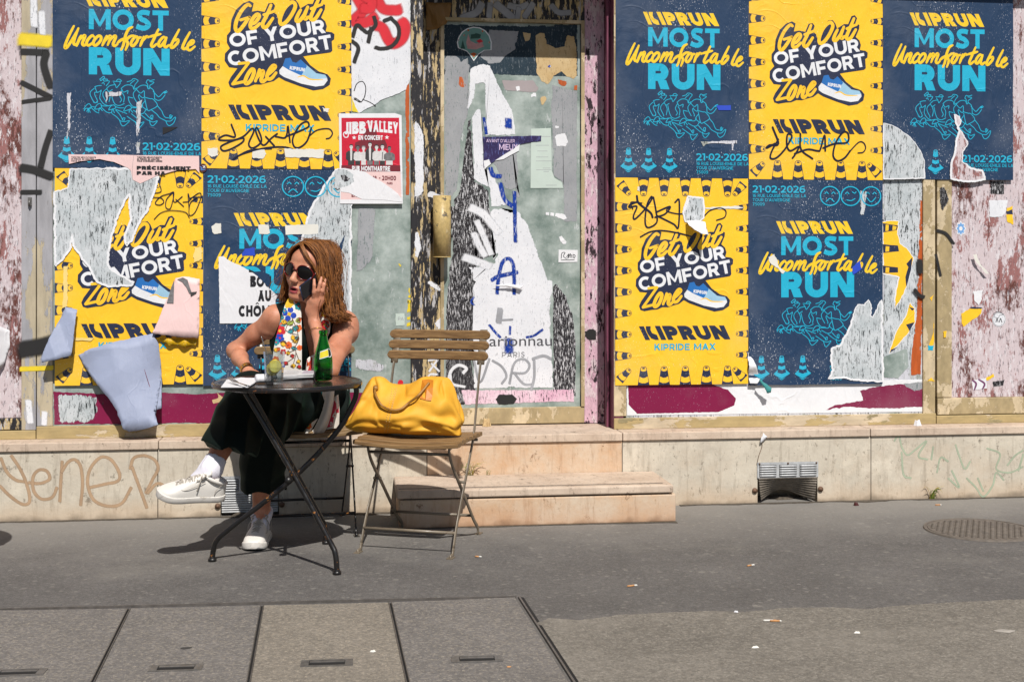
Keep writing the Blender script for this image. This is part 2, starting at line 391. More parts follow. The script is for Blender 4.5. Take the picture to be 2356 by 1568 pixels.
def caps(s, x0, y0, x1, y1, t=.21, rot=0, shear=0, gap=.09):
    """word in capitals filling the box; yields shapes"""
    x = 0; ps = []
    for ch in s:
        g, w = gl(ch, t)
        for (vs, fs) in g: ps.append(([(v[0]+x,)+tuple(v[1:]) for v in vs], fs))
        x += w+gap
    x -= gap; W_, H_ = x1-x0, y1-y0; cx, cy = (x0+x1)/2, (y0+y1)/2; cr, sr = math.cos(rot), math.sin(rot); out = []
    sh = shear; wid = W_-abs(sh)*H_
    for vs, fs in ps:
        o = []
        for v in vs:
            X = (v[0]/x-.5)*wid; Y = (v[1]-.5)*H_; X += sh*Y
            o.append((cx+X*cr-Y*sr, cy+X*sr+Y*cr)+tuple(v[2:]))
        out.append((o, fs))
    return out
def brand_word(x0, y0, x1, y1):
    """back-slanted heavy word with a cut K"""
    w, h = x1-x0, y1-y0; q = lambda x, y: (x0+w*(x-218)/1490, y1-h*(y-575)/225)
    sh = []
    sh.append(poly2([q(*p) for p in [(218, 580), (298, 580), (345, 690), (400, 800), (325, 800)]]))
    sh.append(poly2([q(*p) for p in [(330, 580), (408, 580), (406, 640), (430, 690), (510, 722), (542, 800), (490, 800), (420, 775), (362, 700), (334, 630)]]))
    a, _ = q(475, 0); b, _ = q(1708, 0)
    return sh + caps("IPRUN", a, y0, b, y1, .31, shear=-.48*1.0, gap=.12)

# ---------------------------------------------------------------- the two poster designs; lengths in metres from the sheet's upper left corner (x to the right, z up)
PW, PH = .66, 1.0
def smooth(pts, n=6, closed=False): return [tuple(p) for p in catmull(pts, n, closed)]
SCRIPT_U = [[(275, 312), (248, 368), (224, 428), (220, 456), (236, 448), (272, 388), (298, 338)], [(303, 326), (282, 385), (274, 425), (286, 434), (302, 420)],
 [(292, 442), (306, 404), (320, 374)], [(304, 408), (336, 374), (344, 380), (328, 424), (338, 438), (354, 424)],
 [(400, 380), (388, 372), (362, 400), (354, 426), (368, 437), (396, 416)],
 'o', [(428, 374), (404, 398), (396, 426), (412, 436), (440, 406), (444, 380)],
 [(452, 436), (480, 372)], [(466, 410), (496, 374), (504, 382), (486, 432)], [(494, 408), (526, 372), (536, 380), (520, 424), (530, 437), (548, 424)],
 [(640, 310), (616, 326), (597, 370), (584, 430), (570, 462)], [(598, 462), (612, 420), (604, 396), (628, 372), (650, 366)], [(548, 416), (572, 396), (604, 384)],
 'o', [(660, 374), (640, 398), (632, 424), (646, 434), (670, 404), (674, 380)], [(672, 384), (694, 376)],
 [(690, 434), (712, 372)], [(700, 406), (728, 372), (742, 376)],
 [(804, 322), (780, 378), (760, 424), (770, 437), (794, 418)], [(748, 372), (818, 352)],
 [(850, 378), (836, 372), (812, 400), (806, 426), (820, 432), (846, 396), (856, 374)], [(856, 374), (842, 424), (852, 438), (872, 424)],
 [(936, 320), (908, 376), (884, 430), (896, 440), (926, 408), (928, 386), (902, 396)],
 [(1004, 336), (976, 390), (958, 436), (970, 448), (990, 432)],
 [(988, 428), (1018, 414), (1028, 396), (1016, 392), (994, 418), (990, 446), (1006, 455), (1036, 430)]]
RUNNERS = [[(915, 715), (960, 700), (1005, 697)], [(915, 715), (935, 775), (955, 800), (1005, 765)], [(905, 740), (855, 790), (850, 840), (895, 935), (900, 950)], [(955, 800), (915, 800), (915, 840), (950, 920), (945, 950)],
 [(900, 935), (915, 955), (935, 950), (945, 935)], [(1005, 765), (985, 860), (990, 900), (1040, 970), (1110, 1000)], [(985, 605), (1000, 590), (1040, 560), (1060, 600), (1090, 600), (1085, 625)], [(985, 600), (1000, 625), (1040, 590), (1040, 630), (1090, 625), (1120, 635), (1075, 700)], [(1015, 665), (1035, 650), (1050, 680)],
 [(1080, 740), (1120, 700), (1170, 685), (1205, 680)], [(1080, 745), (1035, 790), (1030, 850), (1075, 940), (1070, 955)], [(1080, 745), (1110, 790), (1130, 850), (1115, 935)], [(1115, 785), (1160, 755)], [(1170, 630), (1240, 632), (1290, 625), (1265, 600), (1235, 602), (1215, 632)], [(1180, 650), (1205, 690), (1220, 725), (1250, 690), (1270, 665), (1270, 640)],
 [(1140, 790), (1165, 900), (1200, 970), (1260, 990), (1330, 960)], [(1285, 735), (1340, 690), (1400, 680), (1450, 700), (1465, 745), (1500, 725)], [(1290, 740), (1320, 790), (1380, 765), (1375, 810)], [(1290, 760), (1260, 830), (1290, 900), (1270, 940)], [(1300, 800), (1330, 860), (1320, 940)], [(1370, 635), (1430, 615), (1450, 590), (1490, 590), (1525, 615), (1500, 650), (1480, 680), (1465, 735)], [(1415, 665), (1440, 640), (1475, 610)],
 [(1385, 860), (1450, 875)], [(1385, 870), (1400, 930), (1450, 1000), (1520, 1010)], [(1500, 740), (1550, 695), (1600, 680), (1650, 690), (1670, 735), (1700, 715)], [(1500, 745), (1460, 800), (1465, 860), (1510, 945)], [(1500, 745), (1560, 800), (1610, 765), (1615, 860)], [(1545, 820), (1530, 850), (1560, 930), (1555, 950)], [(1540, 830), (1590, 870), (1620, 855)], [(1640, 640), (1660, 600), (1700, 610), (1755, 595)], [(1640, 645), (1660, 665), (1665, 720)], [(1690, 625), (1750, 635), (1720, 665), (1695, 680), (1690, 720)],
 [(1700, 715), (1740, 750), (1755, 800), (1760, 885)], [(1740, 770), (1800, 840), (1830, 845), (1890, 780), (1930, 760)], [(1760, 880), (1810, 905), (1860, 885), (1910, 820)], [(1895, 790), (1930, 755), (1900, 800), (1940, 775)],
 [(1615, 860), (1690, 880), (1740, 890), (1800, 980), (1710, 1045), (1660, 1050), (1620, 880)], [(1620, 920), (1580, 990), (1650, 1050)], [(1800, 985), (1860, 1060), (1880, 1110), (1910, 1155), (1960, 1165)], [(1710, 1045), (1790, 1110), (1830, 1160), (1920, 1210)],
 [(1920, 1210), (1940, 1260), (1975, 1280), (2030, 1240), (2060, 1160), (2040, 1160), (1990, 1210), (1920, 1212)], [(1980, 1180), (1975, 1130), (1995, 1120), (1990, 1175), (2015, 1130)], [(1690, 1200), (1700, 1260), (1740, 1285), (1800, 1210), (1740, 1230), (1680, 1210)], [(1720, 1190), (1705, 1140), (1735, 1130), (1730, 1190)], [(1640, 1040), (1600, 1100), (1540, 1105), (1460, 1060)], [(1560, 1120), (1640, 1185), (1680, 1210)], [(1625, 1100), (1680, 1160), (1720, 1190)],
 [(1490, 1230), (1510, 1300), (1540, 1320), (1610, 1230), (1550, 1250), (1490, 1235)], [(1530, 1220), (1525, 1180), (1550, 1170), (1545, 1220)], [(1430, 1110), (1500, 1170), (1530, 1220)], [(1370, 1150), (1440, 1200), (1495, 1240)], [(1265, 1215), (1290, 1280), (1330, 1290), (1405, 1215), (1330, 1230), (1265, 1218)], [(1310, 1210), (1310, 1180), (1340, 1175), (1325, 1215)], [(1210, 1060), (1270, 1130), (1310, 1210)], [(1160, 1115), (1220, 1160), (1275, 1220)], [(1210, 1050), (1290, 1080), (1365, 1110)],
 [(760, 1050), (790, 1000), (830, 970), (860, 1000), (850, 1040), (790, 1040), (765, 1075)], [(820, 1100), (825, 1040), (800, 1085)], [(850, 1100), (830, 1040), (870, 1030)], [(865, 1030), (930, 1090), (970, 1105)], [(860, 1010), (920, 1020)], [(910, 1050), (940, 990), (985, 965), (1010, 1000), (990, 1040), (920, 1050)], [(970, 1080), (980, 1030), (1020, 1070)], [(1015, 1030), (1080, 1090), (1140, 1100)], [(1110, 1050), (1140, 1000), (1185, 985), (1205, 1030), (1110, 1060)], [(1150, 1105), (1165, 1040), (1190, 1100)], [(1320, 1070), (1350, 1010), (1400, 985), (1430, 1030), (1330, 1075)], [(1400, 1090), (1405, 1040), (1450, 1090)], [(1430, 1020), (1490, 1020), (1560, 1025), (1590, 985)], [(1000, 1000), (1090, 1000), (1150, 985)], [(1210, 1010), (1260, 1025), (1320, 1025)]]
def navy_design(f, base):
    """f: Flat; base: x,z of the upper left corner. Materials: 0 navy 1 yellow 2 cyan"""
    A = lambda x, y: (base[0]+(x-143)/934*PW, base[1]-(y+204)/1450*PH)          # traced on one whole sheet
    bx = lambda x0, y0, x1, y1: A(x0, y1)+A(x1, y0)
    for s in brand_word(*bx(332, 88, 868, 178)): f.put(s, 1)
    for s in caps("MOST", *bx(368, 196, 870, 330), t=.25): f.put(s, 2)
    for s in caps("RUN", *bx(368, 448, 876, 628), t=.29): f.put(s, 2)
    for s in SCRIPT_U:
        if s == 'o': continue
        cl = len(s) == 6 and SCRIPT_U[SCRIPT_U.index(s)-1] == 'o'
        f.put(stroke2([A(*p) for p in smooth(s, 6, cl)], .0132, taper=0 if cl else .3, closed=cl), 1)
    Z = lambda x, y: A((x/5.89)*2.613, (150+y/5.89)*2.613)
    for s in RUNNERS: f.put(stroke2([Z(*p) for p in smooth(s, 5)], .0034), 2)
    for cx in (231, 371, 517):
        f.put(poly2([A(*p) for p in [(cx-56, 1168), (cx-20, 1132), (cx+22, 1132), (cx+58, 1165), (cx+4, 1210), (cx-6, 1210)]]), 2)
        f.put(stroke2([A(*p) for p in [(cx-50, 1178), (cx, 1203), (cx+52, 1173)]], .003), 0)
        f.put(poly2([A(*p) for p in [(cx-14, 1045), (cx-8, 1040), (cx+8, 1040), (cx+14, 1045), (cx+29, 1160), (cx+10, 1172), (cx-12, 1172), (cx-29, 1160)]]), 2)
        f.put(poly2([A(*p) for p in [(cx-19, 1085), (cx, 1092), (cx+19, 1085), (cx+22, 1108), (cx, 1116), (cx-22, 1108)]]), 0)
        f.put(poly2([A(*p) for p in [(cx-25, 1132), (cx, 1141), (cx+25, 1132), (cx+30, 1158), (cx, 1168), (cx-30, 1158)]]), 0)
        f.put(poly2([A(*p) for p in disc2(cx, 1049, 9, 4, 12)]), 0)
    def address(x, y, s):
        h = 46*s
        for k in caps("21·02·2026", *bx(x, y, x+364*s, y+h+4), t=.19, gap=.07): f.put(k, 2)
        for i, (tx, wd) in enumerate((("16 RUE LOUISE-EMILE DE LA", 370), ("TOUR D'AUVERGNE", 260), ("75009", 82))):
            yy = y+(60+i*30)*s
            for k in caps(tx, *bx(x, yy, x+wd*s, yy+22*s), t=.17, gap=.13): f.put(k, 2)
    address(706, 1074, 1); address(170, -160, 1)
    for k, cx in enumerate((706, 850, 994)):
        cy = -90; rr = 67
        f.put(stroke2([A(*p) for p in disc2(cx, cy, rr, n=36)], .0058, closed=True), 2)
        for sx in (-1, 1):
            e = [(cx+sx*24-12, cy-16), (cx+sx*24, cy-28), (cx+sx*24+12, cy-16)]
            if k == 1 and sx == 1: e = [(cx+12, cy-30), (cx+28, cy-20), (cx+38, cy-30)]
            f.put(stroke2([A(*p) for p in smooth(e, 4)], .0045), 2)
        m = [(cx-28, cy+40), (cx, cy+18), (cx+28, cy+40)] if k == 0 else ([(cx-26, cy+28), (cx+4, cy+32), (cx+30, cy+18)] if k == 1 else [(cx-30, cy+12), (cx, cy+40), (cx+32, cy+10)])
        f.put(stroke2([A(*p) for p in smooth(m, 6)], .005), 2)
BLOB = [(235, 640), (250, 480), (310, 340), (400, 250), (490, 210), (545, 240), (520, 360), (600, 345), (690, 360), (740, 240), (800, 230), (830, 270), (800, 360), (850, 390), (865, 450), (885, 420), (940, 290), (1030, 185), (1100, 178), (1140, 230), (1165, 300), (1270, 232), (1330, 232), (1380, 112), (1430, 96), (1466, 140), (1440, 215), (1500, 240), (1495, 300), (1445, 420), (1500, 470), (1522, 540), (1505, 612), (1590, 622), (1625, 650), (1620, 720), (1588, 745), (1596, 880), (1570, 905), (1450, 925), (1260, 956), (1205, 968), (1300, 1090), (1420, 1178), (1530, 1210), (1576, 1270), (1560, 1360), (1470, 1420), (1340, 1442), (1150, 1382), (960, 1312), (880, 1265), (810, 1320), (730, 1342), (640, 1372), (560, 1370), (480, 1405), (400, 1410), (290, 1430), (230, 1410), (210, 1350), (240, 1280), (330, 1150), (220, 1140), (160, 1050), (165, 950), (230, 875), (190, 800), (190, 700)]
GETOUT = [[(500, 280), (462, 265), (385, 350), (322, 480), (303, 590), (335, 640), (400, 570), (465, 470), (485, 445)], [(372, 480), (488, 440)],
 [(505, 540), (565, 510), (618, 430), (595, 395), (545, 440), (502, 530), (512, 590), (560, 585), (625, 525)], [(775, 262), (722, 400), (665, 520), (680, 575), (722, 560), (800, 445)], [(680, 400), (822, 345)],
 'o', [(1070, 215), (1010, 240), (940, 330), (895, 460), (910, 525), (970, 500), (1050, 390), (1100, 270)], [(1170, 320), (1130, 400), (1112, 468), (1150, 475), (1220, 385), (1265, 275)], [(1262, 285), (1222, 390), (1232, 445), (1275, 415)],
 [(1418, 145), (1370, 260), (1308, 410), (1322, 455), (1372, 432), (1445, 310)], [(1310, 300), (1455, 235)],
 [(350, 1085), (475, 1070)], [(478, 1072), (268, 1370)], [(268, 1372), (405, 1338)], 'o', [(525, 1160), (470, 1230), (432, 1330), (455, 1362), (510, 1312), (550, 1200)], [(568, 1325), (622, 1165)], [(580, 1290), (650, 1190), (672, 1202), (645, 1305), (668, 1332), (718, 1290)],
 [(722, 1245), (790, 1180), (832, 1122), (806, 1105), (760, 1160), (722, 1250), (738, 1292), (785, 1280), (842, 1205)]]
def yellow_design(f, base):
    """materials: 0 yellow 1 navy 2 white 3 cyan 4 shoe blue 5 shoe pale blue"""
    A = lambda x, y: (base[0]+(x-122)/798*PW, base[1]-(y-60)/1248*PH)
    bx = lambda x0, y0, x1, y1: A(x0, y1)+A(x1, y0)
    Z = lambda x, y: A(179.2+.4*x, 291.2+.4*y)
    def cone(px, py, ang, s=1.0, L=112):
        ca, sa = math.cos(R(ang)), math.sin(R(ang)); L *= s
        q = lambda a, b: A(px+L*a*ca-35*s*b*sa, py+L*a*sa+35*s*b*ca)
        hw = lambda a: 1-.5*a
        f.put(poly2([q(0, -1), q(.9, -hw(.9)), q(.97, -.42), q(1.0, -.2), q(1.0, .2), q(.97, .42), q(.9, hw(.9)), q(0, 1)]), 1)
        f.put(poly2([q(.17, -.82), q(.46, -.68), q(.39, -.3), q(.37, 0), q(.39, .3), q(.46, .68), q(.17, .82), q(.1, .3), q(.1, -.3)]), 0)
        f.put(poly2([q(.78, -.5), q(.9, -.46), q(.955, -.3), q(.965, 0), q(.955, .3), q(.9, .46), q(.78, .5), q(.73, .2), q(.73, -.2)]), 0)
        f.put(poly2([q(.895+.045*math.cos(a), .27*math.sin(a)) for a in np.linspace(0, 2*math.pi, 12, endpoint=False)]), 1)
    for k in range(8):
        y = 235+128*k
        cone(122, y, 0, .86); cone(920, y, 180, .66)
    for x in (290, 413, 540, 667, 795): cone(x, 60, 90, .98); cone(x, 1308, -90, 1)
    # corner cones, clipped at the sheet's edge by starting just inside it
    for (x, y, a) in ((150, 92, 50), (892, 92, 130), (146, 1276, -45), (896, 1276, -135)): cone(x, y, a, .82)
    f.put(poly2([Z(*p) for p in BLOB]), 1)
    for s in caps("OF", *(Z(222, 833)+Z(602, 640)), t=.235, rot=R(10)): f.put(s, 2)
    for s in caps("YOUR", *(Z(680, 706)+Z(1500, 513)), t=.235, rot=R(10)): f.put(s, 2)
    for s in caps("COMFORT", *(Z(192, 990)+Z(1598, 790)), t=.235, rot=R(11)): f.put(s, 2)
    for s in GETOUT:
        if s == 'o': continue
        i = GETOUT.index(s); cl = GETOUT[i-1] == 'o'
        f.put(stroke2([Z(*p) for p in (smooth(s, 6, cl) if len(s) > 2 else s)], .0168, taper=0 if cl else .25, closed=cl), 0)
    f.put(poly2([Z(*p) for p in [(885, 1170), (930, 1110), (1010, 1155), (1160, 1225), (1350, 1285), (1525, 1265), (1532, 1300), (1480, 1370), (1370, 1387), (1180, 1350), (950, 1262), (890, 1220)]]), 2)
    f.put(poly2([Z(*p) for p in [(930, 1110), (965, 1002), (1035, 990), (1062, 1048), (1110, 1060), (1172, 1010), (1235, 1075), (1380, 1200), (1500, 1220), (1528, 1266), (1350, 1290), (1160, 1230), (1010, 1160)]]), 5)
    f.put(poly2([Z(*p) for p in [(930, 1110), (965, 1002), (1035, 990), (1062, 1048), (1110, 1060), (1172, 1010), (1235, 1075), (1255, 1100), (1180, 1236), (1010, 1160)]]), 4)
    f.put(stroke2([Z(*p) for p in smooth([(1130, 1260), (1210, 1240), (1300, 1285), (1470, 1290)])], .006, taper=.6), 0)
    for s in caps("KIPRUN", *(Z(1025, 1168)+Z(1225, 1118)), t=.3, rot=R(-8)): f.put(s, 2)
    for s in brand_word(*bx(262, 952, 812, 1036)): f.put(s, 1)
    for s in caps("KIPRIDE MAX", *bx(355, 1060, 722, 1099), t=.2, gap=.13): f.put(s, 3)
M['shoe_blue'] = plain('shoe_blue_ink', srgb(24, 104, 178), .55)
M['shoe_pale'] = plain('shoe_pale_ink', srgb(150, 190, 215), .55)
NAVY_M = [M['navy'], M['ytext'], M['cyan']]
YEL_M = [M['yellow'], M['ntext'], M['wtext'], M['cyan'], M['shoe_blue'], M['shoe_pale']]
def poster(kind, x0, z1, y, label, group, cut=None, sx=1.0, sz=1.0):
    """one pasted sheet: upper left corner at (x0, z1) on the plane y"""
    mb = MB(); f = Flat(y, mb); f.xf = lambda x, z: (x0+x*sx, z1+z*sz)
    out = jag([(0, 0), (PW, 0), (PW, -PH), (0, -PH)], .05, .0012, seed=int(abs(x0*977+z1*131)))
    f.put(poly2(out), 0, lift=0); f.k = 10
    (navy_design if kind == 'navy' else yellow_design)(f, (0, 0))
    o = mb.build(kind+'_poster', NAVY_M if kind == 'navy' else YEL_M)
    return tag(o, label, 'poster', group)
# ---------------------------------------------------------------- ground
def asphalt(name, c, speck, scale=1.0, marks=None, bump=.5, pits=False):
    n = NT(name); col = n.mix(n.th(n.noise(2.2*scale, 6, .65), .3, .7), vary(c, .76), vary(c, 1.2))
    col = n.mix(n.th(n.noise(18, 5, .7, loc=(5, 1, 0)), .52, .72, 0, .5), col, vary(c, .72))
    col = n.mix(n.th(n.noise(30*scale, 10, .88, loc=(2, 2, 6)), .38, .62, .55, 0), col, vary(c, .5)); col = n.mix(n.th(n.noise(44*scale, 9, .88, loc=(8, 2, 1)), .5, .62, 0, .55), col, vary(c, 1.5))
    col = n.mix(n.th(n.vor(230*scale, out=0), .10, .22, .55, 0), col, speck)
    col = n.mix(n.th(n.noise(130*scale, 4, .7), .56, .64, 0, .75), col, vary(c, .52)); col = n.mix(n.th(n.noise(100*scale, 4, .7, loc=(1, 7, 2)), .60, .66, 0, .7), col, speck)
    if marks:                                        # trodden gum spots and soft stains
        for sc_, lo_, k_ in ((9.5, .06, .5), (17, .10, .5), (5.5, .03, .6), (24, .14, .5)):
            v_ = n.math('ADD', n.vor(sc_, loc=(sc_, 1, 0)), n.math('MULTIPLY', n.noise(55, 4, .7), .30)); cell = n.vor(sc_, loc=(sc_, 1, 0), out=1)
            hs = n.n.new('ShaderNodeSeparateColor'); n.l.new(cell, hs.inputs[0]); col = n.mix(n.math('MULTIPLY', n.th(v_, lo_+.16, lo_+.24, k_, 0), n.th(hs.outputs[0], .34, .38)), col, n.mix(n.th(hs.outputs[1], .72, .75), marks, vary(c, .6)))
        col = n.mix(n.th(n.noise(3, 6, .7, loc=(2, 8, 0)), .55, .72, 0, .5), col, vary(c, .7)); col = n.mix(n.th(n.noise(1.6, 5, .7, loc=(6, 3, 0)), .52, .7, 0, .35), col, marks)
    cel = n.n.new('ShaderNodeSeparateColor'); n.l.new(n.vor(125, out=1, loc=(.3, .2, 0)), cel.inputs[0]); ck = .28 if marks else .55   # single stones in the mix
    col = n.mix(n.th(cel.outputs[0], .72, .74, 0, .40*ck), col, speck); col = n.mix(n.th(cel.outputs[1], .76, .78, 0, .55*ck), col, vary(c, .5))
    if marks:                                        # pale dust gathered along the foot of the wall
        yy = n.math('ADD', n.xyz()[1], n.math('MULTIPLY', n.noise(2.5, 6, .7), .7)); col = n.mix(n.th(yy, -.55, .25, 0, .6), col, srgb(150, 146, 140))
    if pits:
        wt = n.noise(13, 9, .78, loc=(3, 9, 0)); col = n.mix(n.th(wt, .56, .64, 0, .5), col, vary(c, .6)); col = n.mix(n.th(n.noise(19, 9, .78, loc=(8, 4, 0)), .57, .66, 0, .5), col, vary(c, 1.3)); pt = n.noise(5.5, 9, .76, loc=(1, 9, 0)); col = n.mix(n.th(pt, .63, .68, 0, .65), col, vary(c, .5)); col = n.mix(n.th(n.noise(2.4, 6, .7, loc=(7, 2, 0)), .55, .7, 0, .5), col, vary(c, 1.25)); cr = n.math('ABSOLUTE', n.math('SUBTRACT', n.noise(2.6, 9, .75, dist=.6, loc=(3, 5, 0)), .5)); col = n.mix(n.math('MULTIPLY', n.th(cr, 0, .006, .75, 0), n.th(n.noise(1.7, 3, loc=(4, 4, 0)), .52, .58)), col, vary(c, .42))
    col = n.mix(n.th(n.vor(11, (1, 1.3, 1), loc=(3, 2, 0)), .035, .055, .55, 0), col, vary(c, .45))
    h = n.math('ADD', n.noise(150*scale, 4, .7), n.math('MULTIPLY', n.noise(30*scale, 6, .7), 1.2)); n.bump(h, bump, .006)
    return n.out(col, .85, 0, .25)
ASP = srgb(104, 101, 99)
M['asphalt'] = asphalt('worn_asphalt', ASP, srgb(150, 146, 140), 1.25, marks=srgb(142, 138, 131), bump=.5)
M['old_asphalt'] = asphalt('old_rough_asphalt', srgb(140, 134, 125), srgb(182, 175, 163), 1.0, bump=1.1, pits=True)
M['slab'] = asphalt('pavement_slab', srgb(122, 118, 115), srgb(178, 168, 152), 1.25, bump=.5)
M['slab_pale'] = asphalt('pale_pavement_slab', srgb(138, 131, 121), srgb(186, 174, 156), 1.25, bump=.5)
M['joint'] = plain('steel_joint', srgb(104, 99, 95), .5, .4, var=.3, scale=30)
M['dark_gap'] = plain('dark_gap', srgb(26, 25, 25), .9)
M['steel'] = plain('worn_steel', srgb(120, 118, 116), .45, .6, var=.3, scale=40)
def ground_sheet(name, pts, z, mat, kind='structure', thick=.004):
    mb = MB(); n = len(pts)
    vs, fs = poly2(pts); mb.add([(p[0], p[1], z) for p in vs], [f if True else f for f in fs])
    mb.add([(p[0], p[1], z) for p in pts]+[(p[0], p[1], z-thick) for p in pts], [(i, (i+1) % n, n+(i+1) % n, n+i) for i in range(n)])
    o = mb.build(name, mat, origin=(0, 0, 0)); o['kind'] = kind; return o
def g2(x, y): p = G(x, y); return (p.x, p.y)
mb = MB(); mb.add([(-30, -40, 0), (30, -40, 0), (30, .6, 0), (-30, .6, 0)], [(0, 1, 2, 3)])
o = mb.build('pavement', M['asphalt'], origin=(0, 0, 0)); o['kind'] = 'structure'
# slabs at the kerb side: edge lines measured on the ground
tl = Vector(g2(0, 1405)); tr = Vector(g2(1188, 1376)); br = Vector(g2(1310, 1568))
dtop = (tl-tr).normalized(); dside = (br-tr).normalized()
joints = [(Vector(g2(897, 1388)), Vector(g2(937, 1568))), (Vector(g2(603, 1395)), Vector(g2(572, 1568))), (Vector(g2(297, 1402)), Vector(g2(215, 1568)))]
FAR = 1.9
lefts = [tr+dtop*0]+[j[0] for j in joints]+[tr+dtop*((joints[2][0]-tr).length+.62)]
dirs = [dside]+[(j[1]-j[0]).normalized() for j in joints]+[(joints[2][1]-joints[2][0]).normalized()]
for k in range(4):
    a, b = lefts[k+1], lefts[k]; da, db = dirs[k+1], dirs[k]; e = dtop*.006
    pts = [tuple(a-e), tuple(b+e), tuple(b+e+db*FAR), tuple(a-e+da*FAR)]
    mb = MB(); P = [(p[0], p[1], .006) for p in pts]; P2 = [(p[0], p[1], .001) for p in pts]
    mb.add(P+P2, [(3, 2, 1, 0), (0, 1, 5, 4), (1, 2, 6, 5), (2, 3, 7, 6), (3, 0, 4, 7)])
    o = mb.build('paving_slab', M['slab_pale' if k == 1 else 'slab'], bevel=.002)
    tag(o, ['grey speckled paving slab beside the rough old asphalt', 'pale speckled paving slab, second from the rough old asphalt', 'speckled paving slab between the pale slab and the end slab', 'speckled paving slab at the end farthest from the rough asphalt'][k], 'paving slab', 'speckled slabs in the pavement')
    # lifting slot
    px, py = [(1097, 1520), (752, 1529), (405, 1540), (42, 1551)][k]; c = Vector(g2(px, py)); u = -dtop; v = Vector((-u.y, u.x)); m2 = MB()
    xf = Matrix(((u.x, v.x, 0, c.x), (u.y, v.y, 0, c.y), (0, 0, 1, 0), (0, 0, 0, 1)))
    for (x0, x1, y0, y1) in ((-.075, -.052, -.028, .028), (.052, .075, -.028, .028), (-.052, .052, .022, .03), (-.052, .052, -.03, -.022)): box(m2, x0, x1, y0, y1, .002, .0085, 0, xf)
    box(m2, -.052, .052, -.022, .022, .002, .0067, 1, xf); box(m2, -.05, .05, .006, .019, .0067, .008, 0, xf)
    m2.build('lifting_slot', [M['steel'], M['dark_gap']], o)
mb = MB()
def strip(a, b, w, z=.0085, m=0):
    a, b = Vector(a), Vector(b); t = (b-a).normalized(); nn = Vector((-t.y, t.x))*w/2
    P = [a+nn, a-nn, b-nn, b+nn]; mb.add([(p.x, p.y, z) for p in P]+[(p.x, p.y, .0005) for p in P], [(0, 1, 2, 3), (0, 4, 5, 1), (1, 5, 6, 2), (2, 6, 7, 3), (3, 7, 4, 0)], m)
e2 = Vector((-dtop.y, dtop.x)); e2 = e2 if e2.y > 0 else -e2
strip(lefts[-1]+e2*.007, tr+e2*.007, .006); strip(tr-dtop*.009, tr-dtop*.009+dside*FAR, .006)
for k in (1, 2, 3): strip(lefts[k]-dtop*.0045, lefts[k]-dtop*.0045+dirs[k]*FAR, .0025); strip(lefts[k]+dtop*.0045, lefts[k]+dtop*.0045+dirs[k]*FAR, .003); strip(lefts[k], lefts[k]+dirs[k]*FAR, .0055, .003, 1)
strip(tr-dtop*.019, tr-dtop*.019+dside*FAR, .010, .005, 1)
tag(mb.build('slab_edging', [M['joint'], M['dark_gap']]), 'thin steel edging strips set round the speckled paving slabs', 'metal edging')
# rough old asphalt with a ragged edge
rag = [(1232, 1438), (1262, 1425), (1330, 1430), (1420, 1418), (1540, 1412), (1640, 1408), (1700, 1412), (1800, 1402), (1900, 1400), (1990, 1404), (2080, 1396), (2200, 1388), (2300, 1384), (2420, 1378), (2900, 1360)]
edge = jag([g2(*p) for p in rag], .02, .006, 3, closed=False)+[g2(2900, 1360)]
s0 = tr-dtop*.022; t1 = (Vector(edge[0])-s0).dot(dside)
low = [tuple(s0+dside*2.0), tuple(s0+dside*(t1+.02))]
ground_sheet('old_asphalt', edge+[(4.2, -4.6)]+low, .007, M['old_asphalt'], thick=.007)

# ---------------------------------------------------------------- shop front
def limestone(name, a, b, stain, low=None, k=.75):
    """pale sawn stone: cloudy colour, upright run-off stains, grime specks, darker splash line near the ground"""
    n = NT(name); col = n.mix(n.th(n.noise(5, 9, .72), .36, .66), a, b)
    col = n.mix(n.th(n.noise(2.2, 5, .7, loc=(8, 1, 3)), .52, .7, 0, .35), col, low or b)
    col = n.mix(n.th(n.noise(16, 6, .7, (2.2, 1, .28), loc=(3, 3, 3)), .53, .68, 0, .5), col, stain); col = n.mix(n.th(n.noise(3.2, 8, .7, loc=(5, 9, 1)), .55, .66, 0, .6), col, vary(a, 1.18))
    col = n.mix(n.th(n.noise(38, 7, .78, (1.2, 1, .6)), .59, .65, 0, k), col, vary(stain, .72)); col = n.mix(n.th(n.noise(11, 9, .8, loc=(1, 6, 2)), .60, .645, 0, .8), col, vary(stain, .62))
    if low is not None:
        zz = n.math('ADD', n.xyz()[2], n.math('MULTIPLY', n.noise(9, 5), .10)); col = n.mix(n.th(zz, .05, .15, .6, 0), col, low); col = n.mix(n.th(zz, .045, .075, .65, 0), col, vary(stain, .55))
    n.bump(n.math('ADD', n.noise(60, 6), n.noise(9, 5)), .3, .005); return n.out(col, .82, 0, .25)
M['stone'] = limestone('pale_limestone', srgb(206, 197, 181), srgb(182, 173, 158), srgb(142, 131, 116), srgb(190, 164, 136))
M['warm_stone'] = limestone('warm_limestone', srgb(196, 162, 130), srgb(206, 190, 170), srgb(156, 122, 96), srgb(188, 146, 114), .5)
M['cap_stone'] = limestone('ledge_limestone', srgb(204, 186, 168), srgb(184, 164, 146), srgb(132, 116, 102))
BE, BE2 = srgb(170, 152, 116), srgb(206, 188, 156)
M['beige_wood'] = peeling('flaking_beige_paint', [(BE2, 0), (BE, .48), (srgb(196, 178, 148), .66)], (1, 1, .6), 5)
M['rail_wood'] = peeling('flaking_beige_rail_paint', [(srgb(200, 184, 158), 0), (srgb(176, 156, 112), .46), (srgb(150, 138, 104), .60)], (.35, 1, 1), 6)
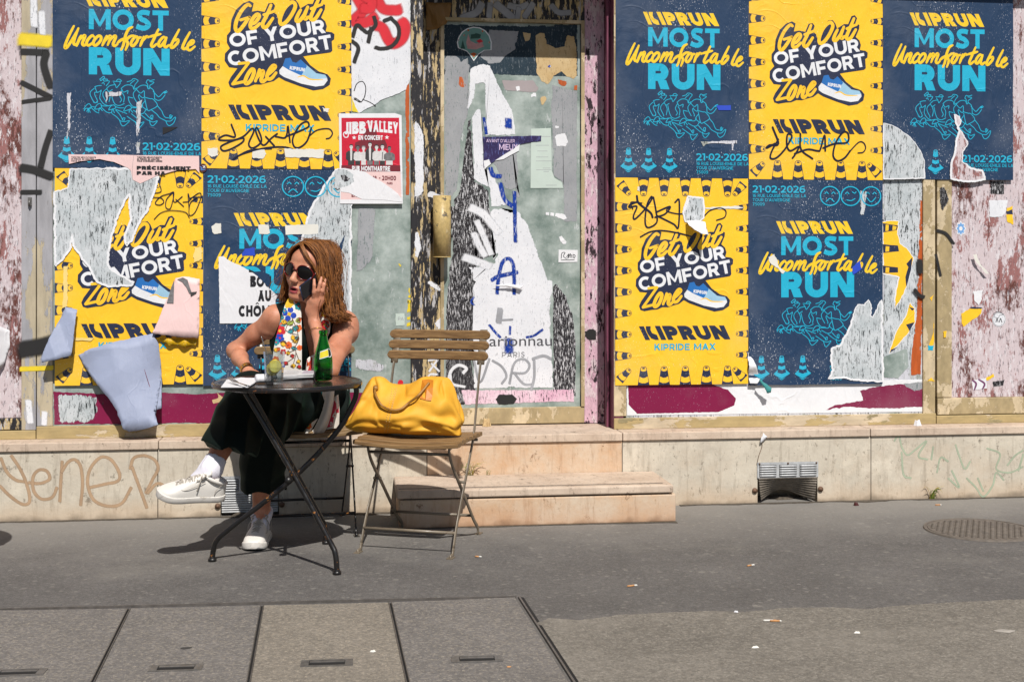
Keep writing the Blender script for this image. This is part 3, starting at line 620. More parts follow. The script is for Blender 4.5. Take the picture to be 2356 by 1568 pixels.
M['grey_wood'] = peeling('sprayed_grey_boards', [(srgb(182, 170, 146), 0), (srgb(164, 163, 168), .43), (srgb(150, 148, 150), .62)], (1.2, 1, .3), 4)
M['black_wood'] = peeling('flaking_black_over_beige', [(srgb(196, 174, 130), 0), (srgb(38, 37, 41), .455), (srgb(186, 184, 186), .575)], (2.4, 1, .45), 13, fine=srgb(150, 140, 126))
M['pink_wood'] = peeling('flaking_pink_paint', [(srgb(46, 34, 40), 0), (srgb(210, 172, 188), .44), (srgb(220, 200, 206), .54)], (1.8, 1, .6), 13, fine=srgb(70, 50, 60))
M['purple_wood'] = peeling('worn_purple_paint', [(srgb(58, 24, 38), 0), (srgb(118, 62, 84), .42), (srgb(150, 118, 138), .64)], (2, 2, .35), 7)
def shreds(name):
    n = NT(name); col = n.mix(n.th(n.noise(4.5, 9, .74, (1.3, 1, .7)), .41, .47), srgb(98, 60, 54), srgb(202, 188, 192)); col = n.mix(n.th(n.noise(9, 8, .75, (1.5, 1, .6), loc=(3, 2, 2)), .54, .57), col, srgb(150, 104, 102))
    col = n.mix(n.th(n.noise(28, 7, .75, (2.4, 1, .38), loc=(5, 1, 0)), .575, .605, 0, .9), col, srgb(92, 56, 50)); col = n.mix(n.th(n.noise(34, 7, .75, (2.0, 1, .5), loc=(0, 1, 8)), .56, .59), col, srgb(214, 208, 212)); col = n.mix(n.th(n.noise(60, 5, .7, (1.8, 1, .5), loc=(9, 1, 4)), .59, .62, 0, .8), col, srgb(92, 88, 96))
    n.bump(n.noise(30, 7, .75, (2, 1, .5)), .5, .004); return n.out(col, .75, 0, .25)
M['brown_panel'] = shreds('scraped_paper_over_brown')
M['glass_paint'] = (lambda n: (n.bump(n.noise(6, 3), .2, .004), n.out(n.mix(n.th(n.noise(22, 5, .7, (1.5, 1, .5), loc=(3, 0, 0)), .62, .66, 0, .6), n.mix(n.th(n.noise(7, 7, .68), .36, .66), srgb(112, 128, 122), srgb(176, 186, 182)), srgb(205, 208, 210)), .35, 0, .5))[1])(NT('whitewashed_shop_glass'))
M['magenta'] = printed('magenta_film', srgb(124, 14, 64), .15, srgb(170, 140, 160), wrinkle=.2)
M['dark_line'] = plain('dark_recess', srgb(40, 38, 38), .8)
FY = .12
Z0 = .353
ZT = 2.608
def X(px, y=FY): return W(px, 700, y).x
shop = thing('shop_front', (X(1177), .2, 0), 'derelict shop front with flaking beige frame, pale stone base and boarded door', 'shop front')
mb = MB(); box(mb, -7, 8, 0, .6, ZT, 4.6)
mb.build('fascia', M['beige_wood'], shop)
mb = MB(); box(mb, -7, 8, .40, .55, .3, ZT); mb.build('backing_wall', M['dark_line'], shop)
# stone base in slabs with open joints
xs = [-7, W(363, 1100, 0).x, W(982, 1100, 0).x, W(1431, 1100, 0).x, W(2003, 1100, 0).x, 8]
vents = [(W(507, 1100, 0).x, W(642, 1100, 0).x, .17), (W(1742, 1100, 0).x, W(1880, 1100, 0).x, .155)]
for i in range(5):
    mb = MB(); a, b = xs[i]+.002, xs[i+1]-.002
    cut = [v for v in vents if a < v[0] and v[1] < b]; zt = .312
    if cut:
        v = cut[0]; box(mb, a, v[0], 0, .3, 0, zt); box(mb, v[1], b, 0, .3, 0, zt); box(mb, v[0], v[1], 0, .3, v[2], zt); box(mb, v[0], v[1], .2, .3, 0, v[2])
    else: box(mb, a, b, 0, .3, 0, zt)
    mb.build('base_slab', M['warm_stone'] if i == 2 else M['stone'], shop, label='orange stained stone riser below the door' if i == 2 else '')
xs2 = [-7, W(365, 1030, 0).x, W(982, 1030, 0).x, W(1431, 1000, 0).x, W(2000, 1000, 0).x, 8]
for i in range(5):
    mb = MB(); yb = .43 if i == 2 else .135
    box(mb, xs2[i]+.0015, xs2[i+1]-.0015, -.012, yb, .315, Z0); mb.build('ledge_stone', M['cap_stone'], shop, bevel=.004)
# rails and stiles of the timber frame
def board(name, x0, x1, z0, z1, mat, y0=FY, y1=.2, bevel=.003, par=shop, **k):
    mb = MB(); box(mb, x0, x1, y0, y1, z0, z1); return mb.build(name, mat, par, bevel=bevel, **k)
zr = W(300, 977, FY).z
board('frame_rail', X(84), X(945), Z0, zr, M['rail_wood'], FY-.004)
board('frame_rail', X(1412), X(2152), Z0, W(1700, 957, FY).z, M['rail_wood'], FY-.004)
zq = W(2250, 952, FY).z
board('frame_rail', X(2153.5), 8, Z0, zq-.004, M['rail_wood'], FY-.004)
board('frame_rail', X(2156), 8, zq, W(2270, 914, FY).z, M['beige_wood'], FY-.001)
zl = W(40, 962, FY).z
board('frame_rail', -7, X(82), Z0, W(20, 990, FY).z, M['rail_wood'], FY-.002)
board('frame_rail', -7, X(49), W(20, 988, FY).z, zl, M['black_wood'], FY-.001)
board('frame_stile', X(49), X(82.3), W(60, 989, FY).z, ZT, M['grey_wood'])
board('frame_stile', X(84.3), X(121), zr, ZT, M['grey_wood'], FY+.002)
board('frame_stile', X(945), X(973), Z0, ZT, M['black_wood'], FY-.004, .34)
board('frame_stile', X(1412), X(1441), W(1430, 957, FY).z, ZT, M['beige_wood'])
board('frame_stile', X(2123), X(2151), W(2130, 955, FY).z, ZT, M['beige_wood'])
board('frame_stile', X(2156), X(2190), W(2170, 914, FY).z, ZT, M['beige_wood'], FY+.003)
board('side_panel', -7, X(48.7), zl, ZT, M['brown_panel'], .135)
board('side_panel', X(2190.3), 8, W(2270, 914, FY).z, ZT, M['brown_panel'], .135)
board('window_panel', X(121.2), X(944.8), zr, ZT, M['glass_paint'], .131, .19, 0)
board('window_panel', X(1441.2), X(2122.8), W(1700, 957, FY).z, ZT, M['res_white'], .131, .19, 0)
# reveal beside the door
DY = .345
xr = X(1411)
board('door_reveal', xr, xr+.05, Z0, ZT, M['purple_wood'], FY+.004, .42)
board('door_reveal', xr-.018, xr-.0005, Z0, ZT, M['purple_wood'], .2, .235)
# door leaf with glass
door = MB()
def dx(px): return W(px, 700, DY).x
def dz(py): return W(1180, py, DY).z
dleft, dright = X(973)+.001, xr-.001
box(door, dleft, dx(1021), DY, DY+.05, Z0+.004, ZT); box(door, dx(1336), dx(1344), DY-.004, DY+.05, dz(936), ZT)
do = door.build('door', [M['black_wood']], shop)
mb = MB(); box(mb, dx(1344.3), dright, DY+.001, DY+.05, Z0+.004, ZT); mb.build('door_stile', M['pink_wood'], do)
mb = MB(); box(mb, dx(1021.2), dx(1344), DY-.002, DY+.05, Z0+.006, dz(937)); mb.build('bottom_rail', M['beige_wood'], do, bevel=.003)
mb = MB(); box(mb, dx(1021.2), dx(1335.8), DY-.002, DY+.05, dz(44), ZT); mb.build('top_rail', M['black_wood'], do)
mb = MB(); box(mb, dx(1021.2), dx(1335.8), DY-.008, DY+.05, dz(52), dz(44.5)); box(mb, dx(1013), dx(1021), DY-.008, DY, dz(936), dz(44.5)); box(mb, dx(1336), dx(1344), DY-.0085, DY-.0045, dz(936), dz(44.5)); mb.build('glazing_bead', M['beige_wood'], do)
mb = MB(); box(mb, dx(1021.3), dx(1335.7), DY+.014, DY+.03, dz(937.3), dz(52.3)); mb.build('pane', M['glass_paint'], do)
# pull handle: half round beige tube
a = W(1017, 450, .26); b = W(1017, 592, .26); hm = MB()
tube(hm, [(a.x, .275, b.z), (a.x, .275, a.z)], .044, 20); tube(hm, [(a.x, .275, b.z-.001), (a.x, .275, b.z+.004)], .0445, 20)
for zz in (b.z+.05, a.z-.05): tube(hm, [(a.x, .275, zz), (a.x, DY, zz)], .014, 8)
M['handle'] = peeling('worn_beige_enamel', [(srgb(96, 88, 76), 0), (srgb(190, 166, 112), .38), (srgb(206, 186, 140), .6)], (1, 1, .8), 14, rough=.4)
hm.build('door_handle', M['handle'], do)
# stone step
st = thing('stone_step', tuple(G(1230, 1200)), 'worn sandstone step block below the boarded shop door', 'step')
A = G(912, 1216); B = G(1555, 1200); yb = -.001; dB = B-A
xl, xrr = A.x, B.x; yf = (A.y+B.y)/2
mb = MB(); box(mb, xl+.012, xrr, yf, yb, 0, .125); mb.build('riser', M['warm_stone'], st, bevel=.006)
mb = MB(); box(mb, xl, xrr-.012, yf-.008, yb, .131, .168); mb.build('tread', M['cap_stone'], st, bevel=.008, seg=3)
mb = MB(); box(mb, xl+.03, xrr-.03, yf+.012, yb, .125, .131)
for k in (.03, .045): box(mb, xl+.01, xrr-.05, yf+k, yf+k+.006, .168, .1684)
mb.build('joint', M['dark_line'], st)
# ---------------------------------------------------------------- posters
PY = .1165
GN, GY = 'navy running posters on the shop front', 'yellow running posters on the shop front'
def place(kind, px, py_bottom, label, y=PY, w=None, top=None):
    p = W(px, py_bottom, y); s = 1.0
    if w: s = (W(w, py_bottom, y).x-p.x)/PW
    z1 = p.z+PH*s if top is None else W(px, top, y).z
    return poster(kind, p.x, z1, y, label, GN if kind == 'navy' else GY, sx=s, sz=(z1-p.z)/PH)
LA = place('navy', 121, 386, 'navy poster above the pink torn strip, cut off by the picture top', w=463)
LB = place('yellow', 463.5, 387, 'yellow poster next to the red concert bill', w=808)
LC = place('yellow', 126, 887, 'yellow poster half torn away, with grey sheets peeling off it', w=467, top=387, y=PY+.0015)
LD = place('navy', 467.5, 887, 'navy poster behind the seated woman', w=808, top=388.5)
RA = place('navy', 1416, 408, 'clean navy poster beside the purple door reveal', w=1722)
RB = place('yellow', 1722.5, 412, 'scribbled yellow poster between two navy posters', w=2030)
RC = place('yellow', 1415, 886, 'yellow poster with a torn hole and scribble, beside the door', w=1720.5, top=408.8)
RD = place('navy', 1721.5, 886, 'navy poster with its lower corner ripped to grey paper', w=2030, top=412.6)
RE = place('navy', 2030.5, 412, 'navy poster with a pink rip, above the brown panel', w=2330, y=PY+.001)
# ---------------------------------------------------------------- furniture
def wood(name, c, c2, grain=(1, 14, 14), rough=.5):
    n = NT(name); g = n.noise(9, 6, .65, grain, dist=.6); col = n.mix(n.th(g, .35, .68), c2, c)
    col = n.mix(n.th(n.noise(4, 4, .6, (1, 2, 2)), .5, .75, 0, .5), col, vary(c, 1.25)); n.bump(g, .25, .002)
    return n.out(col, rough, 0, .4)
def worn_metal(name, c, chips, amount=.62, rough=.35, metal=.0):
    n = NT(name); col = n.mix(n.th(n.noise(6, 4, .6), .3, .7), vary(c, .75), vary(c, 1.3))
    f = n.noise(34, 6, .7); col = n.mix(n.th(f, amount, amount+.03), col, chips)
    n.bump(n.noise(70, 4), .2, .002); return n.out(col, n.th(n.noise(25, 4), .3, .7, rough*.7, rough*1.6), metal, .6)
M['teak'] = wood('weathered_teak', srgb(150, 119, 80), srgb(106, 80, 52))
M['grey_teak'] = wood('greyed_teak', srgb(150, 124, 88), srgb(108, 86, 60))
M['taupe'] = worn_metal('taupe_painted_steel', srgb(112, 101, 86), srgb(84, 62, 46), .64, .4)
M['black_steel'] = worn_metal('worn_black_steel', srgb(20, 18, 18), srgb(156, 100, 44), .615, .3)
M['table_black'] = worn_metal('chipped_black_enamel', srgb(30, 26, 26), srgb(120, 74, 44), .63, .2)
def make_chair(label, wd, mt, loc, rz):
    o = thing('folding_chair', loc, label, 'chair', 'wooden folding bistro chairs'); o.rotation_euler = (0, 0, rz); o['_o'] = [0, 0, 0]
    bz = lambda P, n=6: [tuple(p) for p in catmull(P, n)]
    for s in (-1, 1):
        x = s*.195; mb = MB()                        # long leg that runs up into the backrest
        path = bz([(x, -.212, .03), (x, -.16, .125), (x, -.02, .32), (x, .062, .44), (x, .10, .55), (x, .15, .70), (x, .165, .735)])
        tube(mb, path, .0095, 8, flat=(.42, 1.15), up=(1, 0, 0))
        tube(mb, bz([(x, -.255, .004), (x, -.228, .006), (x, -.218, .016), (x, -.212, .032)], 4), .0095, 8, flat=(.5, 1.2), up=(1, 0, 0))
        box(mb, x-.012, x+.012, -.268, -.225, 0, .004)
        tube(mb, [(x, .165, .73), (x, .176, .76), (x, .216, .875)], .015, 8, flat=(.22, 1.1), up=(0, 1, -.3))
        mb.build('leg', mt, o)
        x = s*.172; mb = MB()                        # short leg from the front of the seat to the rear foot
        path = bz([(x, -.165, .428), (x, -.195, .418), (x, -.188, .395), (x, -.15, .345), (x, -.03, .235), (x, .13, .085), (x, .195, .035), (x, .205, .004)])
        tube(mb, path, .0095, 8, flat=(.42, 1.15), up=(1, 0, 0)); box(mb, x-.012, x+.012, .198, .238, 0, .004)
        mb.build('leg', mt, o)
        mb = MB(); tube(mb, [(s*.166, -.066, .27), (s*.200, -.066, .27)], .0055, 8); mb.build('pivot_bolt', mt, o)
    for (xw, y, z) in ((.195, -.19, .088), (.172, .118, .098), (.172, -.188, .398), (.21, .07, .425)):
        mb = MB(); tube(mb, [(-xw, y, z), (xw, y, z)], .0062, 8); mb.build('stretcher', mt, o)
    mb = MB()                                        # seat slats, dished in the middle
    for k in range(7):
        y0 = -.238+k*.0495; y1 = y0+.0415; rings = []
        for i in range(15):
            t = -1+2*i/14; x = t*.222; zz = .447-.013*(1-t*t)*(1 if k < 6 else .6)-(.006 if k == 0 else 0); e = .004 if abs(t) < .98 else .006
            rings.append([(x, y0+e*.4, zz-.008), (x, y0, zz-.005), (x, y0, zz+.005), (x, y0+e, zz+.009), (x, y1-e, zz+.009), (x, y1, zz+.005), (x, y1, zz-.005), (x, y1-e*.4, zz-.008)])
        loft(mb, rings, smooth=False)
    mb.build('seat', wd, o)
    for s in (-.155, .155): mb = MB(); box(mb, s-.01, s+.01, -.22, .095, .423, .4345); mb.build('seat_bearer', mt, o)
    mb = MB()
    for k in range(3):
        zc = .765+.0438*k; yc = .182+(zc-.765)*.36; rings = []
        for t in (-1, -.995, -.985, -.97, -.95, -.93, -.8, -.6, -.4, -.2, 0, .2, .4, .6, .8, .93, .95, .97, .985, .995, 1):
            x = t*.226; h = .0188*min(1, math.sqrt(max(.02, 1-(max(0, abs(t)-.92)/.08)**2*.96))); yy = yc+.020*(1-t*t)-.012; q = .008
            rings.append([(x, yy-q, zc-h+.004), (x, yy-q, zc+h-.004), (x, yy-q+.004, zc+h), (x, yy+q-.004, zc+h), (x, yy+q, zc+h-.004), (x, yy+q, zc-h+.004), (x, yy+q-.004, zc-h), (x, yy-q+.004, zc-h)])
        loft(mb, rings, smooth=False)
    mb.build('backrest', wd, o)
    return o
make_chair('brown teak folding chair with taupe metal legs, holding the yellow bag', M['teak'], M['taupe'], (.315, -.65, 0), R(-22.5))
make_chair('greyed folding chair with black metal legs under the seated woman', M['grey_teak'], M['black_steel'], (-.18, -.262, 0), R(5))
TC = (-.232, -.958); TZ = .705
def make_table(label, off=(0, 0)):
    ox, oy = off; o = thing('bistro_table', (TC[0]+ox, TC[1]+oy, 0), label, 'table', 'small black bistro tables')
    mb = MB(); r = .287
    prof = [(0, TZ), (r-.03, TZ), (r-.012, TZ-.001), (r-.004, TZ+.002), (r, TZ-.002), (r+.001, TZ-.012), (r-.003, TZ-.018), (r-.010, TZ-.016), (r-.014, TZ-.006), (0, TZ-.006)]
    lathe(mb, prof, (TC[0]+ox, TC[1]+oy, 0), 64); mb.build('tabletop', M['table_black'], o)
    q = lambda P: [(a+ox, b+oy, c) for a, b, c in P]
    legs = [[(-.395, -1.04, .692), (-.385, -1.045, .672), (-.20, -1.09, .36), (-.07, -1.135, .125), (-.047, -1.148, .075), (-.041, -1.152, .012)],
            [(-.41, -.80, .692), (-.40, -.795, .672), (-.235, -.72, .36), (-.115, -.65, .12), (-.095, -.632, .07), (-.09, -.626, .012)],
            [(.028, -1.0, .692), (.032, -.998, .66), (.015, -.988, .61), (-.05, -.975, .50), (-.215, -.95, .325), (-.45, -.905, .135), (-.505, -.89, .085), (-.52, -.882, .045), (-.525, -.88, .012)]]
    for L in legs:
        mb = MB(); P = q(L); tube(mb, [tuple(p) for p in catmull(P, 6)], .0105, 10)
        f = P[-1]; lathe(mb, [(0, -.004), (.0125, -.004), (.013, .006), (.0105, .016)], (f[0], f[1], 0.004), 12); lathe(mb, [(.0135, .0), (.0165, .0), (.017, .008), (.0135, .014), (.0, .0145)], (f[0], f[1], 0.0), 14)
        mb.build('leg', M['black_steel'], o)
    def piece(name, fn): m_ = MB(); fn(m_); m_.build(name, M['black_steel'], o)
    piece('cross_bar', lambda m_: tube(m_, q([(-.395, -1.05, .675), (-.41, -.79, .675)]), .010, 8)); piece('cross_bar', lambda m_: tube(m_, q([(-.215, -1.10, .342), (-.225, -.71, .342)]), .0075, 8))
    piece('bracket', lambda m_: box(m_, -.42+ox, -.36+ox, -1.06+oy, -1.03+oy, .672, .698)); piece('bracket', lambda m_: box(m_, .0+ox, .05+ox, -1.03+oy, -.97+oy, .68, .698))
    piece('pivot_bolt', lambda m_: tube(m_, q([(-.222, -1.105, .345), (-.222, -1.08, .345)]), .014, 10))
    return o
make_table('round worn black metal bistro table with chipped edge beside the woman')
# ---------------------------------------------------------------- smooth bodies: distance fields turned into one continuous mesh
class Body:
    def __init__(s, lo, hi, h):
        s.lo = np.array(lo, float); s.h = h; s.n = np.ceil((np.array(hi)-s.lo)/h).astype(int)+1
        s.g = np.full(s.n, 9.0, np.float32)
    def _win(s, lo, hi):
        a = np.clip(np.floor((np.array(lo)-s.lo)/s.h).astype(int), 0, s.n-1); b = np.clip(np.ceil((np.array(hi)-s.lo)/s.h).astype(int)+1, 1, s.n)
        if np.any(b <= a): return None
        ax = [s.lo[i]+s.h*np.arange(a[i], b[i]) for i in range(3)]
        return (slice(a[0], b[0]), slice(a[1], b[1]), slice(a[2], b[2])), np.stack(np.meshgrid(*ax, indexing='ij'), -1)
    def _put(s, sl, d, k, sub=False):
        g = s.g[sl]
        if sub: d = -d; s.g[sl] = np.maximum(g, d) if k <= 0 else -s._smin(-g, -d, k)
        else: s.g[sl] = np.minimum(g, d) if k <= 0 else s._smin(g, d, k)
    @staticmethod
    def _smin(a, b, k):
        h = np.clip(.5+.5*(b-a)/k, 0, 1); return b*(1-h)+a*h-k*h*(1-h)
    def cap(s, a, b, ra, rb, k=.02, sub=False, flat=None):
        a, b = np.array(a, float), np.array(b, float); m = max(ra, rb)+k+4*s.h
        w = s._win(np.minimum(a, b)-m, np.maximum(a, b)+m)
        if w is None: return s
        sl, p = w; ba = b-a; pa = p-a; t = np.clip((pa@ba)/(ba@ba), 0, 1); q = pa-t[..., None]*ba
        if flat is not None:                         # squash along a direction
            f = np.array(flat[0], float); f /= np.linalg.norm(f); q = q+((q@f)*(1/flat[1]-1))[..., None]*f
        s._put(sl, (np.linalg.norm(q, axis=-1)-(ra+(rb-ra)*t)).astype(np.float32), k, sub); return s
    def chain(s, P, r, k=.02, flat=None):
        for i in range(len(P)-1): s.cap(P[i], P[i+1], r[i], r[i+1], k, flat=flat)
        return s
    def ell(s, c, r, rot=None, k=.02, sub=False):
        c, r = np.array(c, float), np.array(r, float); m = r.max()+k+4*s.h; w = s._win(c-m, c+m)
        if w is None: return s
        sl, p = w; q = p-c
        if rot is not None: q = q@np.array(rot)
        k0 = np.linalg.norm(q/r, axis=-1); k1 = np.linalg.norm(q/(r*r), axis=-1)
        s._put(sl, (k0*(k0-1)/np.maximum(k1, 1e-6)).astype(np.float32), k, sub); return s
    def mod(s, fn, lo=None, hi=None):
        w = s._win(lo if lo is not None else s.lo, hi if hi is not None else s.lo+s.h*s.n); sl, p = w; s.g[sl] = fn(s.g[sl], p); return s
    def mesh(s):
        g = s.g; n = s.n; neg = g < 0
        cnt = np.zeros(n-1, np.int8)
        for i in (0, 1):
            for j in (0, 1):
                for k in (0, 1): cnt += neg[i:n[0]-1+i, j:n[1]-1+j, k:n[2]-1+k]
        act = (cnt > 0) & (cnt < 8); idx = np.argwhere(act); vid = np.full(n-1, -1, np.int64); vid[act] = np.arange(len(idx))
        cor = np.array([(i, j, k) for i in (0, 1) for j in (0, 1) for k in (0, 1)]); val = np.stack([g[tuple((idx+c).T)] for c in cor], 1).astype(float)
        acc = np.zeros((len(idx), 3)); num = np.zeros(len(idx))
        for a in range(8):
            for b in range(a+1, 8):
                if np.abs(cor[a]-cor[b]).sum() != 1: continue
                va, vb = val[:, a], val[:, b]; c = (va < 0) != (vb < 0); t = np.where(c, va/np.where(c, va-vb, 1), 0)
                acc += np.where(c[:, None], cor[a]+t[:, None]*(cor[b]-cor[a]), 0); num += c
        V = s.lo+s.h*(idx+acc/num[:, None]); Fq = []
        for ax in range(3):
            o1, o2 = [(1, 2), (2, 0), (0, 1)][ax]; sl0 = [slice(None)]*3; sl1 = [slice(None)]*3; sl0[ax] = slice(0, -1); sl1[ax] = slice(1, None)
            e = np.argwhere(neg[tuple(sl0)] != neg[tuple(sl1)]); e = e[(e[:, o1] > 0) & (e[:, o2] > 0) & (e[:, o1] < n[o1]-1) & (e[:, o2] < n[o2]-1)]
            st = neg[tuple(e.T)]; d1 = np.zeros(3, int); d1[o1] = 1; d2 = np.zeros(3, int); d2[o2] = 1
            q = np.stack([vid[tuple((e-d1-d2).T)], vid[tuple((e-d2).T)], vid[tuple(e.T)], vid[tuple((e-d1).T)]], 1)
            q[~st] = q[~st][:, ::-1]; Fq.append(q)
        Q = np.concatenate(Fq); Q = Q[(Q >= 0).all(1)]; return V, Q
    def build(s, name, mats, parent, matfn=None, relax=1):
        V, Q = s.mesh()
        for _ in range(relax):                       # even the net out a little
            acc = np.zeros_like(V); num = np.zeros(len(V))
            for a in range(4):
                b = (a+1) % 4
                np.add.at(acc, Q[:, a], V[Q[:, b]]); np.add.at(num, Q[:, a], 1); np.add.at(acc, Q[:, b], V[Q[:, a]]); np.add.at(num, Q[:, b], 1)
            V = V*.5+.5*acc/np.maximum(num, 1)[:, None]
        me = bpy.data.meshes.new(name); po = np.array(parent['_o']) if parent is not None else np.zeros(3)
        me.from_pydata((V-po).tolist(), [], Q.tolist())
        for m_ in (mats if isinstance(mats, list) else [mats]): me.materials.append(m_)
        me.polygons.foreach_set('use_smooth', [True]*len(Q))
        if matfn is not None: me.polygons.foreach_set('material_index', matfn(V[Q].mean(1)).astype(np.int32))
        me.update(); o = bpy.data.objects.new(name, me); COL.objects.link(o)
        if parent is not None: o.parent = parent; o['_o'] = list(po)
        return o
v3 = lambda *a: np.array(a, float)
WV = lambda px, py, y: np.array(W(px, py, y))

M['skin'] = (lambda n: (n._in(n.b.inputs['Subsurface Weight'], .12), n.b.inputs['Subsurface Radius'].__setattr__('default_value', (.01, .004, .002)), n.bump(n.noise(150, 3), .12, .001),
    n.out(n.mix(n.th(n.noise(120, 3, .6), .60, .68, 0, .35), n.mix(n.th(n.noise(14, 4, .6), .3, .7), srgb(176, 114, 87), srgb(206, 146, 118)), srgb(150, 92, 70)), .5, 0, .4))[3])(NT('tanned_skin'))
M['lip'] = plain('lips', srgb(150, 66, 68), .4)
M['mouth'] = plain('mouth_inside', srgb(52, 22, 22), .7)
M['velvet'] = (lambda n: (n._in(n.b.inputs['Sheen Weight'], .6), n.b.inputs['Sheen Roughness'].__setattr__('default_value', .35), n.b.inputs['Sheen Tint'].__setattr__('default_value', srgb(50, 90, 72)), n.bump(n.noise(9, 4, .5, (1, 1, .25)), .25, .01),
    n.out(n.mix(n.noise(7, 4), srgb(6, 13, 12), srgb(9, 22, 18)), .75, 0, .15))[4])(NT('dark_green_velvet'))
M['leather_white'] = plain('white_shoe_leather', srgb(218, 214, 208), .45, var=.06)
M['rubber_white'] = (lambda n: n.out(n.mix(n.th(n.noise(30, 5, .7, (1, 1, 2)), .52, .7, 0, .7), srgb(214, 210, 204), srgb(150, 140, 126)), .6, 0, .4))(NT('scuffed_white_rubber'))
M['lace'] = plain('grey_laces', srgb(168, 160, 150), .8)
M['sock'] = plain('white_sock', srgb(216, 214, 224), .9)
M['gold'] = plain('gold_metal', srgb(196, 148, 70), .25, 1, var=.2)
M['lens'] = plain('dark_sunglass_lens', srgb(10, 7, 8), .16, 0, .35)
M['tort'] = plain('dark_red_acetate', srgb(96, 16, 14), .18, 0, .6)
M['shoe_lining'] = plain('shoe_lining', srgb(120, 84, 74), .9)
def hairmat(name, a, b):
    n = NT(name); g = n.n.new('ShaderNodeNewGeometry'); r = g.outputs['Random Per Island']
    col = n.mix(r, a, b); col = n.mix(n.th(n.noise(45, 3, .6), .45, .75, 0, .55), col, vary(b, 1.45))
    return n.out(col, .55, 0, .28)
M['hair'] = hairmat('chestnut_hair', srgb(60, 34, 18), srgb(138, 88, 45))
M['hair_base'] = plain('hair_underneath', srgb(88, 54, 27), .6, var=.3, scale=60)

PO = (-.2, -.4, 0)
per = thing('person', PO, 'woman in dark green sleeveless jumpsuit and floral scarf, talking on a phone', 'woman')
# ---- joints
P = v3(-.19, -.275, .535); WA = v3(-.185, -.30, .66); CH = v3(-.165, -.36, .825)
NB = WV(716, 708, -.405)
sR, sL = WV(636, 730, -.395), WV(790, 744, -.40)
eR, wR = WV(541, 806, -.27), WV(570, 853, -.53)
eL, wL = WV(757, 850, -.70), WV(723, 742, -.545)
HC = WV(713, 624, -.47)
hL, hR = v3(-.105, -.28, .535), v3(-.275, -.28, .53)
kL, aL = v3(-.40, -.645, .635), WV(485, 1080, -.83)
kR, aR = v3(-.34, -.67, .50), v3(-.362, -.505, .115)
HM = (Matrix.Rotation(R(13), 3, 'Y') @ Matrix.Rotation(R(-34), 3, 'Z') @ Matrix.Rotation(R(7), 3, 'X'))
HMn = np.array(HM); HS = 1.04
hp = lambda x, y, z: HC + HMn @ (v3(x, y, z)*HS)
hl = lambda p: ((p-HC)@HMn)/HS                      # world -> head
# ---- body
B = Body((-.66, -.98, .05), (.14, -.08, 1.30), .0035)
B.ell(P, (.165, .125, .10), k=.03).ell(WA, (.135, .10, .12), k=.04).ell(CH, (.150, .10, .145), k=.05)
B.cap(NB+v3(0, .02, -.035), sR, .05, .047, .04).cap(NB+v3(0, .02, -.035), sL, .05, .047, .04)
B.ell(CH+v3(0, -.02, .09), (.11, .07, .05), k=.04)
B.cap(NB+v3(0, .02, -.03), hp(0, .018, -.05), .053, .05, .025)
B.cap(NB+v3(-.02, -.035, -.05), hp(-.03, .0, -.05), .014, .016, .02)
B.cap(sR, sR+v3(-.02, .02, -.045), .052, .05, .03).chain([sR+v3(-.01, .01, -.01), sR*.5+eR*.5, eR], [.047, .039, .033], .03)
B.chain([eR, eR*.62+wR*.38, wR], [.034, .032, .0215], .025)
B.cap(sL, sL+v3(.012, -.01, -.04), .054, .052, .03).chain([sL+v3(.01, 0, -.01), sL*.5+eL*.5+v3(.012, 0, 0), eL+v3(.004, 0, 0)], [.049, .043, .035], .03)
B.chain([eL, eL*.62+wL*.38, wL], [.034, .033, .0225], .025)
for a, b, c, rr in ((hL, kL, aL, (.085, .058, .052, .034)), (hR, kR, aR, (.085, .058, .052, .034))):
    B.chain([a, b], rr[:2], .03); mid = b*.62+c*.38; B.chain([b, mid, c], [rr[1], rr[2], rr[3]], .03)
B.cap(aL, aL+v3(-.06, 0, -.05), .034, .028, .02).cap(aR, aR+v3(0, -.07, -.05), .034, .028, .02)
# hand on the knee
dR = (v3(-.385, -.60, .70)-wR); dR /= np.linalg.norm(dR)
pm = wR+dR*.055; B.cap(wR, pm, .022, .026, .02, flat=((0, -.3, 1), .6))
for i in range(4):
    o = v3(.024-.016*i, -.012*abs(i-1.5)*.3, 0); f0 = pm+o+dR*.02
    B.chain([f0, f0+dR*.035+v3(0, 0, .002), f0+dR*.06+v3(0, -.004, -.012), f0+dR*.072+v3(0, -.006, -.028)], [.0095, .0085, .0078, .0066], .006)
B.chain([pm+v3(.02, -.0, -.002)-dR*.02, pm+v3(.04, -.012, -.01), pm+v3(.045, -.03, -.02)], [.011, .010, .0075], .008)
# hand with the phone (traced): back of the hand to the street, fingers over the phone's back
H5 = lambda x, y, yy: WV(599+.131*x, 530.6+.131*y, yy)
pal = [H5(905, 1400, -.548), H5(965, 1270, -.556), H5(1030, 1180, -.56)]
B.chain([wL, pal[0], pal[1], pal[2]], [.0235, .026, .027, .024], .016, flat=((.25, 1, .1), .62))
B.cap(H5(930, 1230, -.562), H5(1115, 1200, -.55), .0125, .0125, .012)
FI = [([(935, 1200, -.566), (938, 1080, -.583), (945, 960, -.586), (943, 862, -.580)], .0076), ([(1000, 1180, -.566), (1015, 1050, -.585), (1045, 930, -.588), (1072, 825, -.581)], .0080),
      ([(1062, 1180, -.562), (1092, 1060, -.580), (1118, 950, -.582), (1135, 860, -.574)], .0078), ([(1115, 1190, -.552), (1145, 1100, -.566), (1168, 1020, -.566), (1172, 960, -.560)], .0068)]
for pts, r in FI: B.chain([H5(*p) for p in pts], [r*1.15, r*1.06, r, r*.82], .0032)
